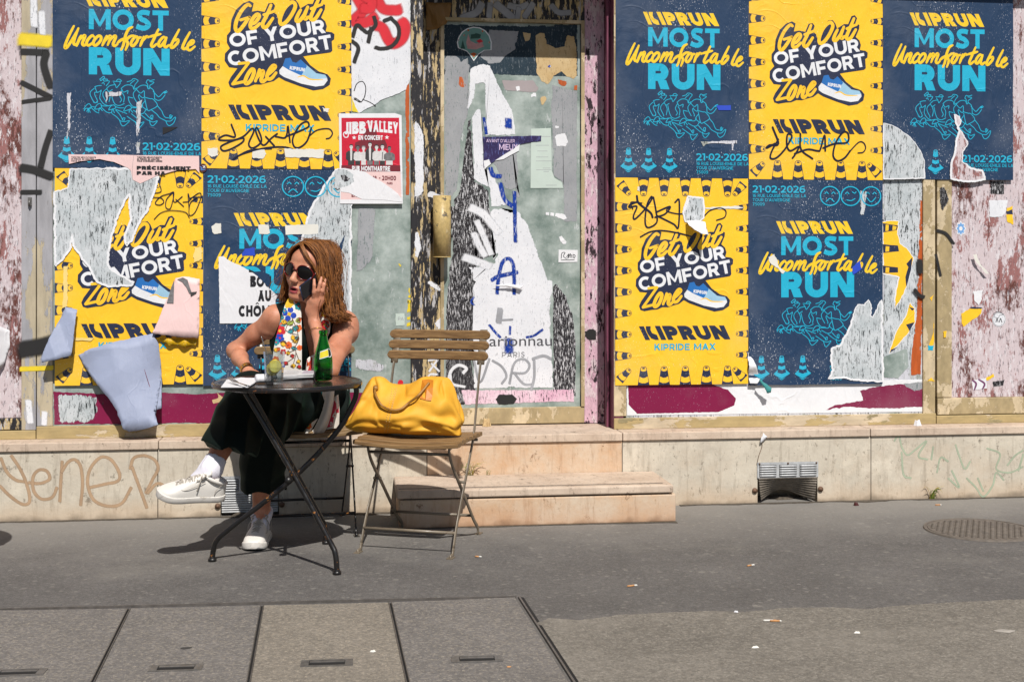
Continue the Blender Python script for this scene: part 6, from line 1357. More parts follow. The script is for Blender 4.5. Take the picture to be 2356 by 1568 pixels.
z_ = wp('c9', [(1198, 914)], yb_)[0]; tag(shapes_obj('sticker', [(poly2(disc2(*z_, .0365, n=28)), 0), (stroke2(disc2(*z_, .033, n=28), .0016, closed=True), 1), (ST('c9', [(1165, 880), (1190, 868), (1225, 884), (1200, 890), (1195, 905), (1170, 900), (1168, 882)], yb_, .0022), 1)]+[(ST('c9', q, yb_, .004), 1) for q in ([(1180, 930), (1186, 908), (1192, 930)], [(1200, 930), (1207, 908), (1214, 930)])], yb_, [M['white_film'], M['black_ink']]), 'round white sticker with a bird drawing on the brown panel', 'sticker')
z_ = wp('c9', [(968, 368)], yb_)[0]; pts = [(z_[0]+(.024+.004*math.cos(8*a))*math.cos(a), z_[1]+(.034+.005*math.cos(8*a))*math.sin(a)) for a in np.linspace(0, 2*math.pi, 48, endpoint=False)]
tag(shapes_obj('sticker', [(poly2(pts), 0), (poly2([(z_[0]+(x-z_[0])*.8, z_[1]+(y-z_[1])*.8) for x, y in pts]), 1), (poly2(disc2(*z_, .009, .011)), 0)], yb_, [M['torn_edge'], paint('pale_blue_ink', 110, 160, 214)]), 'small pale blue flower shaped sticker on the scraped brown panel', 'sticker')

# ---- torn places and scribbles on the posters
torn(LC, 'c6', [(286, 192), (330, 178), (362, 165), (372, 70), (500, 66), (694, 66), (735, 112), (836, 108), (812, 190), (770, 295), (742, 330), (696, 440), (668, 472), (656, 420), (690, 330), (682, 200), (650, 250), (620, 310), (586, 420), (574, 490), (566, 560), (580, 592), (640, 630), (704, 662), (690, 680), (572, 686), (510, 660), (460, 570), (402, 492), (386, 470), (381, 410), (374, 480), (332, 540), (292, 578)], PF-.0015, seed=3)
shapes_obj('pasted_remains', [(PG('c6', [(335, 580), (358, 575), (355, 790), (330, 800)], PF, .02, .004), 0), (PG('c6', [(400, 955), (500, 955), (480, 972), (398, 970)], PF, .015, .003), 0), (PG('c6', [(1022, 480), (1066, 475), (1066, 540), (1020, 560)], PF, .02, .006), 0)], PF, [paint('glue', 232, 206, 128)], LC)
shapes_obj('scribble', [(ST('c1', q, PF, w), 0) for q, w in (([(1120, 1290), (1130, 1345), (1075, 1360), (1068, 1385), (1130, 1390), (1150, 1420), (1120, 1440), (1090, 1425), (1130, 1380), (1190, 1360), (1220, 1350), (1215, 1400), (1195, 1465), (1165, 1455), (1170, 1400), (1215, 1350)], .004), ([(1215, 1350), (1225, 1420), (1280, 1380)], .004), ([(1235, 1400), (1290, 1450)], .004), ([(1285, 1420), (1330, 1410), (1320, 1360), (1328, 1470)], .004), ([(1330, 1400), (1400, 1355), (1410, 1390), (1370, 1490), (1330, 1510), (1335, 1430), (1380, 1390), (1415, 1385)], .004), ([(1082, 1540), (1130, 1495), (1200, 1478), (1300, 1490), (1330, 1530)], .0035))], PF, [M['marker']], LC)
torn(LD, 'd', [(772, 391), (806, 391), (807, 600), (806, 720), (798, 760), (770, 760), (735, 600), (692, 560), (700, 530), (705, 513), (713, 485), (742, 436), (758, 410)], PF, seed=5)
shapes_obj('pasted_remains', [(PG('w2', [(1262, 130), (1340, 60), (1300, 180), (1262, 330), (1230, 360), (1200, 340)], PF-.0011, .02, .003), 2), (PG('w2', [(1290, 105), (1262, 230), (1245, 330), (1212, 320), (1205, 240)], PF-.0012, .02, .003), 3)]+[(PG('w2', q, PF, .02, .002), 0) for q in ([(492, 12), (586, 12), (600, 90), (580, 100), (498, 98)], [(738, 18), (1040, 8), (1042, 98), (742, 106)], [(62, 30), (100, 0), (150, 0), (155, 90), (90, 100), (70, 80)])]+[(PG('w2', [(340, 280), (372, 232), (460, 220), (460, 296), (345, 298)], PF, .02, .002), 1)], PF, [M['tape'], M['blue_print'], M['torn_edge'], M['navy']], LD)
shapes_obj('scribble', [(ST('c2', q, PF, w), 0) for q, w in (([(318, 875), (345, 960), (280, 950), (235, 970), (240, 985), (330, 985), (400, 970), (395, 1000), (320, 1045), (262, 1060), (245, 1030), (300, 1000), (400, 960), (460, 905), (475, 925), (440, 1010), (470, 1040), (530, 990), (500, 900), (490, 925), (540, 1020), (600, 970), (640, 940)], .008), ([(560, 960), (620, 1025)], .008), ([(630, 960), (700, 965), (715, 885), (730, 1000)], .008), ([(700, 960), (790, 925), (860, 890), (850, 855), (800, 880), (750, 970), (760, 1030), (800, 1035), (850, 990), (880, 900)], .008), ([(860, 960), (920, 915), (1000, 905), (1028, 935), (1010, 968), (985, 975)], .006), ([(330, 1120), (400, 1080), (560, 1040), (700, 1035), (790, 1070)], .008), ([(340, 1110), (450, 1055), (600, 1045)], .006))], PF, [M['marker']], LB)
shapes_obj('pasted_remains', [(PG('c2', q, PF-.0008, .02, .004), 0) for q in ([(150, 1042), (222, 1036), (225, 1095), (180, 1102), (152, 1085)], [(460, 1046), (550, 1044), (565, 1085), (540, 1115), (470, 1112)], [(690, 1042), (975, 1050), (965, 1110), (700, 1105)], [(955, 755), (1010, 765), (1000, 790), (965, 785)])], PF, [M['tape']], LB)
torn(RC, 'c8', [(560, 178), (600, 183), (645, 188), (652, 250), (648, 300), (610, 335), (545, 322), (534, 270), (545, 235)], PF-.0012, seed=6, edge=.016, amp=.003)
shapes_obj('pasted_remains', [(PG('c8', [(640, 245), (700, 238), (860, 232), (900, 240), (850, 250), (700, 252)], PF, .015, .003), 0), (PG('c8', [(255, 115), (268, 118), (266, 145), (252, 140)], PF, .01, .002), 0)], PF, [M['tape']], RC)
shapes_obj('scribble', [(ST('c8', q, PF, w), 0) for q, w in (([(250, 172), (262, 215), (330, 270), (345, 300)], .010), ([(255, 205), (210, 225), (205, 240), (250, 235), (230, 290), (240, 310), (300, 250), (340, 190), (335, 178), (310, 230), (300, 330), (320, 362), (370, 330), (365, 260), (350, 180)], .008), ([(365, 270), (450, 235), (420, 280), (360, 300)], .008), ([(370, 290), (470, 340), (500, 360), (505, 200), (480, 210)], .008), ([(450, 235), (430, 262), (500, 280), (560, 275), (600, 290), (650, 300)], .006), ([(650, 300), (690, 260), (750, 245), (785, 262), (778, 300), (730, 318)], .006), ([(272, 418), (330, 388), (400, 380), (500, 395), (590, 420)], .007), ([(225, 250), (215, 210), (280, 215)], .006))], PF, [M['marker']], RC)
shapes_obj('scribble', [(ST('c5', [(x-1436.8, y) for x, y in q], PF, w), 0) for q, w in (([(1245, 895), (1285, 1010), (1225, 1020), (1202, 1040), (1260, 1010)], .010), ([(1285, 980), (1240, 1060), (1230, 1110), (1270, 1110), (1330, 1050), (1380, 960), (1350, 945), (1345, 1020), (1370, 1060), (1430, 1030), (1400, 1090), (1385, 1110)], .009), ([(1440, 940), (1445, 1050), (1525, 1115)], .009), ([(1400, 1080), (1490, 1050), (1560, 1060), (1580, 1050), (1610, 950), (1615, 1060)], .009), ([(1600, 1040), (1680, 1010), (1770, 1000), (1775, 940), (1740, 930), (1690, 1000), (1670, 1090), (1700, 1130), (1750, 1110), (1790, 1060)], .009), ([(1790, 1060), (1850, 1000), (1885, 1005), (1898, 1040), (1880, 1070), (1845, 1075)], .006))], PF, [M['marker']], RB)
torn(RD, 'c9', [(492, 800), (470, 840), (440, 905), (424, 895), (430, 845), (412, 800), (390, 835), (350, 828), (336, 850), (300, 960), (250, 1062), (192, 1090), (186, 1160), (200, 1220), (172, 1270), (280, 1262), (330, 1275), (500, 1285), (496, 1000)], PF-.0012, seed=7, amp=.005)
shapes_obj('pasted_remains', [(PG('c9', [(1040, 525), (1062, 520), (1085, 580), (1140, 640), (1120, 640), (1060, 570)], PF, .01, .003), 0)]+[(PG('c8', [(1042, 540), (1078, 520), (1098, 560), (1105, 600), (1145, 625), (1130, 640), (1085, 600), (1050, 570)], PF, .01, .004), 0), (PG('c9', [(315, 600), (360, 555), (372, 610), (320, 648)], PF, .02, .003), 1), (PG('c9', [(362, 140), (405, 145), (385, 285), (364, 280)], PF, .02, .005), 2)], PF, [M['tape'], M['blue_print'], M['res_grey']], RD)
torn(RE, 'c5', [(588, 868), (640, 880), (690, 906), (760, 955), (808, 1005), (846, 1062), (872, 1130), (876, 1252), (588, 1258)], PF-.0022, seed=8, amp=.002, edge=.006)
torn(RE, 'c5', [(1086, 808), (1118, 820), (1130, 850), (1108, 900), (1140, 940), (1175, 1010), (1142, 1060), (1136, 1140), (1200, 1182), (1280, 1200), (1300, 1262), (1180, 1275), (1062, 1256), (1066, 1140), (1092, 1050), (1102, 985), (1120, 920), (1098, 870)], PF-.0022, 'brown_panel', seed=9, amp=.004, edge=.010)
shapes_obj('pasted_remains', [(PG('c1', [(1142, 895), (1250, 893), (1200, 920), (1142, 945)], PF, .02, .001), 1), (PG('c1', [(740, 645), (858, 645), (855, 672), (760, 680), (742, 720)], PF, .012, .004), 0), (PG('c1', [(960, 720), (1000, 700), (985, 860), (965, 980), (955, 890)], PF, .015, .004), 0), (PG('c1', [(470, 655), (500, 650), (492, 900), (470, 980), (476, 800)], PF, .012, .004), 0), (PG('c1', [(960, 1000), (985, 1000), (980, 1078), (958, 1080)], PF, .012, .004), 0)], PF, [M['res_white'], M['black_ink']], LA)
shapes_obj('pasted_remains', [(PG('c4', [(848, 742), (952, 740), (952, 775), (866, 776)], PF, .02, .001), 0)]+[(PG('c4', q, PF, .01, .003), 1) for q in ([(740, 995), (996, 988), (996, 1010), (800, 1008), (780, 1012), (760, 1030)], [(955, 1000), (972, 1000), (970, 1058), (958, 1056)])], PF, [M['blue_print'], M['res_white']], RA)
# remains of one more yellow poster
yr_ = yw-.0006; yel = shapes_obj('poster_remains', [(outline('c9', q, yr_, .007, .02, .003, i), 3) for i, q in enumerate(([(497, 330), (540, 322), (592, 325), (585, 400), (604, 462), (640, 485), (682, 545), (665, 620), (640, 720), (600, 800), (570, 850), (575, 740), (596, 662), (540, 645), (500, 640)], [(662, 815), (690, 850), (692, 930), (640, 1010), (535, 1120), (585, 980), (640, 890)]))]+[(PG('c9', q, yr_, .02, .003, i), 0) for i, q in enumerate(([(497, 330), (540, 322), (592, 325), (585, 400), (604, 462), (640, 485), (682, 545), (665, 620), (640, 720), (600, 800), (570, 850), (575, 740), (596, 662), (540, 645), (500, 640)], [(662, 815), (690, 850), (692, 930), (640, 1010), (535, 1120), (585, 980), (640, 890)]))]+
    [(PG('c9', q, yr_, .02, .001), 1) for q in ([(498, 335), (590, 350), (582, 378), (500, 392)], [(498, 462), (590, 470), (596, 505), (500, 515)], [(498, 590), (590, 602), (590, 632), (500, 636)], [(676, 540), (640, 580), (652, 600), (634, 660), (640, 720), (668, 620)], [(638, 945), (690, 930), (660, 985)], [(655, 838), (690, 850), (675, 862)], [(548, 1095), (590, 1080), (540, 1115)])]+
    [(PG('c9', q, yr_, .02, .001), 2) for q in ([(516, 344), (535, 346), (532, 382), (514, 384)], [(516, 474), (538, 476), (536, 506), (514, 508)], [(516, 600), (538, 602), (536, 632), (514, 632)], [(558, 350), (582, 356), (576, 376), (556, 378)])], yr_, [M['yellow'], M['ntext'], M['yellow'], M['torn_edge']])
tag(yel, 'yellow poster torn to strips on the grey scraped panel edge', 'torn poster')

# ---- curled, hanging sheets of paper
def curled(name, c, pts, y0, fn, mats, label, step=.03, sub=2, back=None, cat='torn paper', extra=None):
    """paper outline filled with small faces and bent away from the wall by fn(x, z) metres"""
    p = jag(wp(c, pts, y0), step, .0025, len(pts)); bm = bmesh.new(); vs = [bm.verts.new((a, y0, b)) for a, b in p]; f = bm.faces.new(vs)
    bmesh.ops.triangulate(bm, faces=[f])
    for _ in range(sub+1):
        bmesh.ops.subdivide_edges(bm, edges=[e for e in bm.edges if e.calc_length() > .028], cuts=1, use_grid_fill=False); bmesh.ops.triangulate(bm, faces=[f for f in bm.faces if len(f.verts) > 3])
    bmesh.ops.beautify_fill(bm, faces=bm.faces[:], edges=bm.edges[:])
    for v in bm.verts: v.co.y = y0-fn(v.co.x, v.co.z)-.002*mnoise.noise(Vector((v.co.x*14, 3, v.co.z*14)))
    bmesh.ops.recalc_face_normals(bm, faces=bm.faces[:])
    mb = MB(); bm.verts.index_update(); mb.add([tuple(v.co) for v in bm.verts], [[v.index for v in f.verts] for f in bm.faces], 0, True); bm.free()
    if extra: extra(mb)
    o = mb.build(name, mats); md = o.modifiers.new('thickness', 'SOLIDIFY'); md.thickness = .0006; return tag(o, label, cat)
zA = W(*D('c6', 700, 960), PY).z; zA1 = W(*D('c6', 700, 1435), PY).z; xA = W(*D('c6', 640, 1200), PY).x
def bendA(x, z):
    t = max(0, min(1, (zA+.03-z)/(zA-zA1))); return .010+.085*t**1.15-.03*math.sin(math.pi*t)*((x-xA)/.15)**2+.010*abs(((x-xA)*7+z*3) % 2-1)+.006*abs(((x-xA)*5-z*9) % 2-1)
def foldline(mb): 
    pts = [W(*D('c6', *q), PY) for q in ((716, 955), (760, 1100), (800, 1220), (826, 1325))]
    tube(mb, [(p.x, PY-bendA(p.x, p.z)-.0025, p.z) for p in pts], .0012, 4, 1)
curled('paper_sheet', 'c6', [(412, 1046), (500, 1005), (610, 975), (720, 950), (806, 932), (838, 985), (850, 1150), (860, 1318), (822, 1330), (850, 1398), (780, 1420), (700, 1436), (668, 1422), (636, 1332), (590, 1270), (545, 1220), (480, 1150), (432, 1085)], PY-.004, bendA, [M['blue_paper'], M['dark_red']], 'large grey blue sheet peeling off and hanging below the torn yellow poster', extra=foldline)
zB = W(*D('c6', 380, 790), PY).z; zB1 = W(*D('c6', 300, 1078), PY).z
curled('paper_sheet', 'c6', [(350, 792), (412, 806), (404, 900), (398, 1000), (390, 1044), (320, 1062), (240, 1080), (234, 1062), (275, 950), (322, 860)], PY-.004, lambda x, z: .012+.06*max(0, min(1, (zB-z)/(zB-zB1)))**.9+.012*abs((x*14+z*6) % 2-1), [M['blue_paper']], 'small grey blue sheet folded over the grey frame board')
zC = W(*D('c6', 980, 632), PY).z; zC1 = W(*D('c6', 980, 955), PY).z
def legprint(mb):
    for q, m in (([(935, 648), (965, 638), (990, 650), (1002, 690), (1012, 716), (1000, 722), (985, 690), (962, 662)], 1), ([(1004, 716), (1040, 712), (1036, 722), (1008, 738)], 2), ([(905, 690), (920, 650), (918, 772), (882, 772)], 1)):
        vs, fs = poly2(wp('c6', q, PY)); mb.add([(v[0], PY-.0092-.026*max(0, min(1, (zC-v[1])/(zC-zC1)))-.004, v[1]) for v in vs], fs, m)
curled('paper_sheet', 'c6', [(926, 642), (975, 633), (1052, 646), (1051, 800), (1050, 956), (930, 948), (806, 930), (830, 880), (875, 770), (908, 690)], PY-.004, lambda x, z: .006+.026*max(0, min(1, (zC-z)/(zC-zC1))), [M['pink_paper'], M['photo_grey'], M['photo_dark']], 'pale pink sheet with a printed trouser leg, on the yellow poster', extra=legprint)
curled('paper_scrap', 'c6', [(830, 958), (940, 962), (1045, 965), (1030, 1000), (960, 1004), (880, 985), (850, 975)], PY-.004, lambda x, z: .012+.008*math.sin(90*x), [M['crumple']], 'crumpled yellow paper edge below the pale pink sheet', step=.012)
curled('paper_sheet', 'd', [(-30, 738), (0, 748), (33, 766), (22, 800), (10, 840), (-6, 850), (-40, 842)], .13, lambda x, z: .02+.03*math.sin(30*x), [M['paper']], 'white sheet curling off the brown panel at the picture edge')
zF = W(*D('c8', 590, 318), PY).z; zF1 = W(*D('c8', 640, 410), PY).z
curled('paper_scrap', 'c8', [(545, 322), (600, 316), (655, 330), (645, 350), (652, 408), (610, 402), (575, 378), (552, 350)], PY-.003, lambda x, z: .006+.085*max(0, min(1, (zF-z)/(zF-zF1)))**.9, [M['torn_edge']], 'white flap of torn paper sticking out of the yellow poster beside the door', step=.012)
curled('paper_scrap', 'c8', [(918, 1110), (945, 1150), (975, 1230), (990, 1275), (970, 1300), (925, 1298), (918, 1200)], PY-.002, lambda x, z: .008+.012*math.sin(60*z), [M['paper']], 'bent poster corner hanging between the yellow and navy posters', step=.015)
curled('paper_scrap', 'c8', [(975, 1262), (1000, 1290), (1045, 1322), (1040, 1350), (1018, 1352), (1005, 1320), (970, 1285)], PY-.002, lambda x, z: .04, [paint('teal_paper', 60, 140, 140)], 'small teal paper shred dangling over the magenta panel', step=.012)
curled('paper_scrap', 'c7', [(662, 520), (760, 514), (858, 526), (838, 556), (780, 536), (700, 530)], DY+.008, lambda x, z: .012, [M['paper']], 'white paper strip peeling across the door glass', step=.012)
# white sheet with black words
yv = PF-.0016; it = [(PG('w2', [(128, 308), (170, 300), (232, 346), (320, 384), (432, 446), (480, 480), (560, 560), (668, 664), (650, 700), (640, 912), (138, 918)], yv, .03, .0015), 0)]
for tx, b in (('BOU', (418, 482, 610, 585)), ('AU', (488, 614, 610, 716)), ('CHÔM', (312, 752, 600, 856))):
    for s in caps(tx, *BXW('w2', *b, yv), t=.30, gap=.09): it.append((s, 1))
it += [(PG('w2', [(430, 446), (480, 480), (560, 560), (600, 600), (596, 470), (520, 440)], yv, .03, .0008), 2), (PG('w2', [(405, 420), (470, 452), (405, 450)], yv, .03, .0005), 1)]
tag(shapes_obj('paper_sheet', it, yv, [M['paper'], M['black_ink'], M['navy']]), 'torn white sheet with black words behind the woman', 'torn paper')
# pink theatre strip
yp = PF-.0030; it = [(PG('c1', [(480, 1084), (700, 1086), (930, 1090), (1160, 1092), (1398, 1096), (1400, 1216), (1374, 1188), (1250, 1196), (1100, 1236), (985, 1290), (930, 1262), (920, 1200), (898, 1180), (800, 1138), (700, 1118), (570, 1132), (484, 1152)], yp, .03, .0012), 0), (ST('c1', [(940, 1092), (930, 1180), (930, 1258)], yp, .0012), 2)]
for x in (500, 962):
    for k, (tx, w) in enumerate((('THÉÂTRE NÉO-FUTURISTE', 174), ('30 PIÈCES, 60 MINUTES', 158), ("VOUS CHOISISSEZ L'ORDRE" if x > 600 else 'VOUS CH', 178 if x > 600 else 66))):
        for s in caps(tx, *BXW('c1', x, 1102+k*13, x+w, 1111+k*13, yp), t=.26, gap=.1): it.append((s, 1))
for s in caps('PRÉCISÉMENT', *BXW('c1', 960, 1170, 1340, 1192, yp), t=.34, gap=.05): it.append((s, 1))
for s in caps('PAR HA', *BXW('c1', 960, 1205, 1164, 1228, yp), t=.34, gap=.05): it.append((s, 1))
tag(shapes_obj('paper_strip', it, yp, [M['pink_paper'], M['black_ink'], M['photo_grey']]), 'torn pink strip with small black words pasted across two posters', 'torn paper')
z_ = wp('c1', [(1426, 1180)], yp)[0]; tag(shapes_obj('sticker', [(poly2(disc2(*z_, .018, .020)), 0)]+[(ST('c1', q, yp, .003), m) for q, m in (([(1405, 1172), (1420, 1182), (1410, 1190)], 1), ([(1425, 1165), (1440, 1178)], 2), ([(1440, 1165), (1428, 1180)], 2), ([(1415, 1195), (1440, 1190)], 1))], yp, [paint('maroon', 70, 26, 44), paint('sky_ink', 70, 150, 220), M['torn_edge']]), 'small dark round sticker beside the pink paper strip', 'sticker')

# red concert bill
yj = PF-.0034; J5 = lambda *p: PG('j', p, yj, .05, .0006); it = [(J5((62, 90), (930, 84), (1040, 118), (1060, 1495), (80, 1495)), 0), (J5((102, 158), (1002, 156), (1015, 900), (108, 900)), 1), (J5((100, 898), (1020, 898), (1024, 996), (100, 996)), 2), (J5((102, 1000), (1024, 1000), (1040, 1400), (400, 1430), (90, 1430)), 3)]
it.append((J5((300, 640), (320, 540), (400, 510), (440, 420), (500, 330), (560, 310), (640, 350), (680, 500), (780, 500), (815, 580), (812, 640)), 2))
def bent(word, x0, x1, yt, yb, lift, t=.27):
    a, b, c_, d_ = BXW('j', x0, yt, x1, yb, yj)
    for vs, fs in caps(word, a, b, c_, d_, t=t, gap=.10):
        vs = [(v[0], v[1]-lift*((v[0]-(LX0+LX1)/2)/((LX1-LX0)/2))**2)+tuple(v[2:]) for v in vs]; it.append(((vs), fs) if False else ((vs, fs), 4))
LX0, _, LX1, _ = BXW('j', 130, 0, 985, 1, yj)
bent('JIBB', 150, 480, 215, 400, .006); bent('VALLEY', 505, 985, 205, 375, .009)
it += [((ST('j', [(215, 380), (200, 455), (150, 455), (135, 400), (165, 375)], yj, .0045)), 4)]
for x in (200, 270, 335, 410, 510, 560, 625, 712, 772, 850, 925): it.append((J5((x-22, 232 if x < 480 else 222), (x+26, 228 if x < 480 else 220), (x+26, 238 if x < 480 else 230), (x-22, 242 if x < 480 else 232)), 4))
for s in caps('EN CONCERT', *BXW('j', 366, 432, 748, 500, yj), t=.26): it.append((s, 4))
def star(cx, cy, r): return poly2(wp('j', [(cx+(r if k % 2 == 0 else r*.42)*math.sin(math.pi*k/5), cy-(r if k % 2 == 0 else r*.42)*math.cos(math.pi*k/5)) for k in range(10)], yj))
it += [(star(300, 466, 36), 4), (star(812, 462, 36), 4)]
for s in caps('PUB MONTMARTRE', *BXW('j', 268, 912, 862, 984, yj), t=.26): it.append((s, 4))
for s in caps('- 20H00', *BXW('j', 690, 1062, 955, 1132, yj), t=.24): it.append((s, 2))
for s in caps('PARIS', *BXW('j', 812, 1160, 900, 1196, yj), t=.24): it.append((s, 2))
for s in caps('09', *BXW('j', 590, 1062, 650, 1130, yj), t=.24): it.append((s, 2))
for s in caps('EN', *BXW('j', 260, 1340, 340, 1392, yj), t=.24): it.append((s, 2))
for cx, hd, w, tm, bm_, sk in ((255, 610, 84, 7, 7, 6), (358, 625, 66, 6, 7, 5), (448, 630, 62, 6, 6, 6), (548, 575, 74, 7, 5, 6), (650, 615, 66, 6, 5, 6), (742, 608, 68, 6, 7, 6), (850, 640, 88, 5, 6, 5)):   # the seven musicians, in halftone
    ys_ = hd+60; it.append((J5((cx-w*.62, 892), (cx-w*.55, 790), (cx+w*.55, 790), (cx+w*.6, 892)), bm_)); it.append((J5((cx-w, 800), (cx-w*.95, ys_+30), (cx-w*.5, ys_), (cx+w*.5, ys_), (cx+w*.95, ys_+30), (cx+w, 810), (cx+w*.6, 826), (cx-w*.6, 826)), tm))
    it.append((J5((cx-14, ys_+6), (cx-14, hd+30), (cx+14, hd+30), (cx+14, ys_+6)), sk)); it.append((poly2(wp('j', disc2(cx, hd, 26, 36), yj)), sk)); it.append((J5((cx-28, hd-4), (cx-26, hd-34), (cx, hd-44), (cx+26, hd-34), (cx+28, hd-4), (cx+14, hd-20), (cx-14, hd-20)), 7 if cx != 448 else 5))
    it += [(J5((cx+sx*10-6, hd-4), (cx+sx*10+6, hd-4), (cx+sx*10+5, hd+2), (cx+sx*10-5, hd+2)), 7) for sx in (-1, 1)]
    if tm == 7: it.append((J5((cx-18, ys_+4), (cx+18, ys_+4), (cx+12, 822), (cx-12, 822)), 6))
it.append((J5((736, ys_-10), (752, ys_-10), (746, 815), (732, 815)), 5))
tag(shapes_obj('concert_bill', it, yj, [M['paper'], M['red_print'], M['dark_red'], M['pink_paper'], M['wtext'], M['photo_grey'], M['photo_light'], M['photo_dark']]), 'red concert bill with seven people printed on it, half covered by torn paper', 'poster')
yk = yj-.0012
tag(shapes_obj('torn_paper', [(PG('j', [(0, 975), (40, 945), (160, 940), (330, 975), (470, 995), (560, 1060), (650, 1110), (770, 1180), (900, 1270), (985, 1340), (1040, 1420), (1050, 1470), (800, 1440), (420, 1425), (330, 1380), (220, 1325), (100, 1310), (80, 1260), (0, 1130)], yk, .02, .0012), 0), (PG('j', [(0, 985), (60, 950), (150, 960), (240, 1000), (290, 1040), (280, 1080), (300, 1150), (240, 1200), (100, 1250), (40, 1270), (0, 1250)], yk, .012, .002), 1), (PG('j', [(90, 1050), (150, 1040), (200, 1080), (240, 1100), (200, 1150), (150, 1160), (110, 1120)], yk, .008, .003), 2)], yk, [M['paper'], M['res_grey'], M['black_scrape']]), 'white torn paper covering the foot of the red concert bill', 'torn paper')

# ---------------------------------------------------------------- the boarded door's glass
yd = DY+.0132; P7 = lambda c, p, a=.004, s=1: PG(c, p, yd, .02, a, s)
WD = .010
it = [(EP('c3', [(371, 168), (1318, 168), (1318, 540), (1020, 548), (760, 540), (540, 520), (370, 540)], yd, WD), 0),
 (EP('c3', [(372, 390), (455, 388), (500, 420), (548, 400), (560, 470), (545, 560), (560, 700), (545, 800), (520, 900), (500, 1000), (490, 1150), (470, 1330), (430, 1385), (376, 1385)], yd, WD), 1), (EP('c3', [(690, 205), (905, 215), (880, 350), (810, 400), (770, 445), (690, 455), (620, 400)], yd, WD), 1), (EP('c3', [(1130, 590), (1316, 640), (1316, 1560), (1215, 1562), (1216, 1300), (1140, 1240), (1130, 900), (1120, 760)], yd, WD), 1), (EP('c3', [(690, 960), (880, 950), (900, 1200), (880, 1320), (910, 1400), (890, 1440), (860, 1340), (800, 1330), (720, 1150)], yd, WD), 1),
 (EP('c3', [(750, 541), (1020, 546), (1020, 556), (755, 554)], yd, WD), 3), (EP('c3', [(480, 530), (520, 540), (540, 600), (500, 640), (470, 600)], yd, WD), 3), (EP('c3', [(1130, 545), (1240, 565), (1250, 620), (1200, 610), (1140, 570)], yd, WD), 3), (EP('c3', [(1285, 592), (1316, 590), (1314, 645), (1280, 640)], yd, WD), 3),
 (EP('c3', [(770, 560), (1000, 560), (1050, 620), (1020, 660), (880, 650), (800, 640)], yd, WD), 4),
 (EP('c3', [(1012, 250), (1040, 225), (1085, 230), (1100, 300), (1160, 330), (1215, 320), (1235, 240), (1290, 255), (1310, 330), (1312, 540), (1290, 565), (1240, 545), (1200, 510), (1150, 540), (1110, 600), (1060, 580), (1020, 520), (1018, 400)], yd, WD), 2), (EP('c3', [(1040, 680), (1090, 665), (1110, 700), (1080, 750), (1060, 755)], yd, WD), 2), (EP('c3', [(920, 220), (990, 230), (980, 290), (940, 300)], yd, WD), 2),
 (EP('c3', [(870, 605), (910, 600), (916, 640), (880, 655)], yd, WD), 5), (EP('c3', [(978, 645), (1028, 645), (1030, 688), (980, 690)], yd, WD), 5), (EP('c3', [(1140, 940), (1230, 930), (1255, 1000), (1230, 1035), (1160, 1030)], yd, WD), 5), (EP('c3', [(1150, 880), (1265, 890), (1230, 905), (1150, 905)], yd, WD), 5), (EP('c7', [(1000, 45), (1130, 55), (1175, 130), (1120, 110), (1060, 80), (1000, 70)], yd, WD), 5), (EP('c7', [(1085, 205), (1110, 195), (1150, 240), (1130, 275), (1100, 250)], yd, WD), 5),
 (EP('c7', [(360, 0), (640, 0), (700, 320), (540, 380), (530, 800), (520, 1000), (560, 1190), (480, 1300), (350, 1300), (350, 700), (385, 420), (400, 200)], yd, WD), 6), (EP('c3', [(540, 850), (565, 830), (580, 1100), (600, 1270), (690, 1330), (700, 1568), (440, 1568), (440, 1400), (480, 1340), (500, 1150)], yd, WD), 6),
 (EP('c7', [(1045, 500), (1090, 520), (1140, 590), (1185, 720), (1205, 900), (1205, 1250), (1050, 1200)], yd, WD), 6), (EP('c7', [(450, 1195), (1190, 1190), (1195, 1280), (1020, 1285), (480, 1302)], yd, WD), 7)]
it += [(EP('c3', [(555, 475), (600, 452), (650, 440), (700, 455), (735, 520), (790, 650), (855, 760), (876, 890), (880, 952), (660, 962), (670, 870), (660, 700), (655, 592), (602, 598), (598, 670), (545, 780), (530, 765), (552, 640)], yd, WD), 8), (EP('c3', [(565, 822), (600, 770), (632, 755), (645, 830), (650, 960), (655, 1180), (700, 1190), (790, 1340), (860, 1440), (700, 1460), (690, 1320), (640, 1290), (600, 1275), (580, 1260)], yd, WD), 8),
 (EP('c7', [(640, 0), (700, 20), (770, 60), (830, 42), (900, 120), (960, 300), (1000, 410), (1030, 482), (1052, 490), (1056, 800), (1056, 1190), (900, 1195), (535, 1195), (530, 1000), (540, 640), (525, 420), (500, 395), (640, 400), (690, 330)], yd, WD), 8)]
it += [(SP('c7', q, yd, w*1.2, .9, 45), 8) for q, w in (([(520, 20), (600, 60), (660, 130), (700, 180)], .030), ([(560, 110), (600, 200), (650, 320)], .022), ([(540, 190), (570, 260), (610, 330)], .024), ([(480, 340), (560, 370), (640, 400)], .03), ([(370, 1180), (390, 1080), (440, 1040), (490, 1060), (470, 1090)], .012), ([(385, 1100), (400, 1160), (480, 1180)], .010))]
it += [(SP('c7', q, yd, w*.82, 1.3, 60), 9) for q, w in (([(803, -20), (806, 120), (808, 240)], .020), ([(690, 575), (700, 470), (722, 380), (760, 350), (792, 380), (800, 470), (800, 580)], .020), ([(655, 490), (700, 465), (820, 440)], .022), ([(765, 880), (768, 950)], .048), ([(640, 780), (680, 830), (710, 860)], .014), ([(775, 790), (772, 840)], .014), ([(985, 810), (930, 848), (880, 860)], .014), ([(540, 650), (520, 630), (540, 600)], .010))]
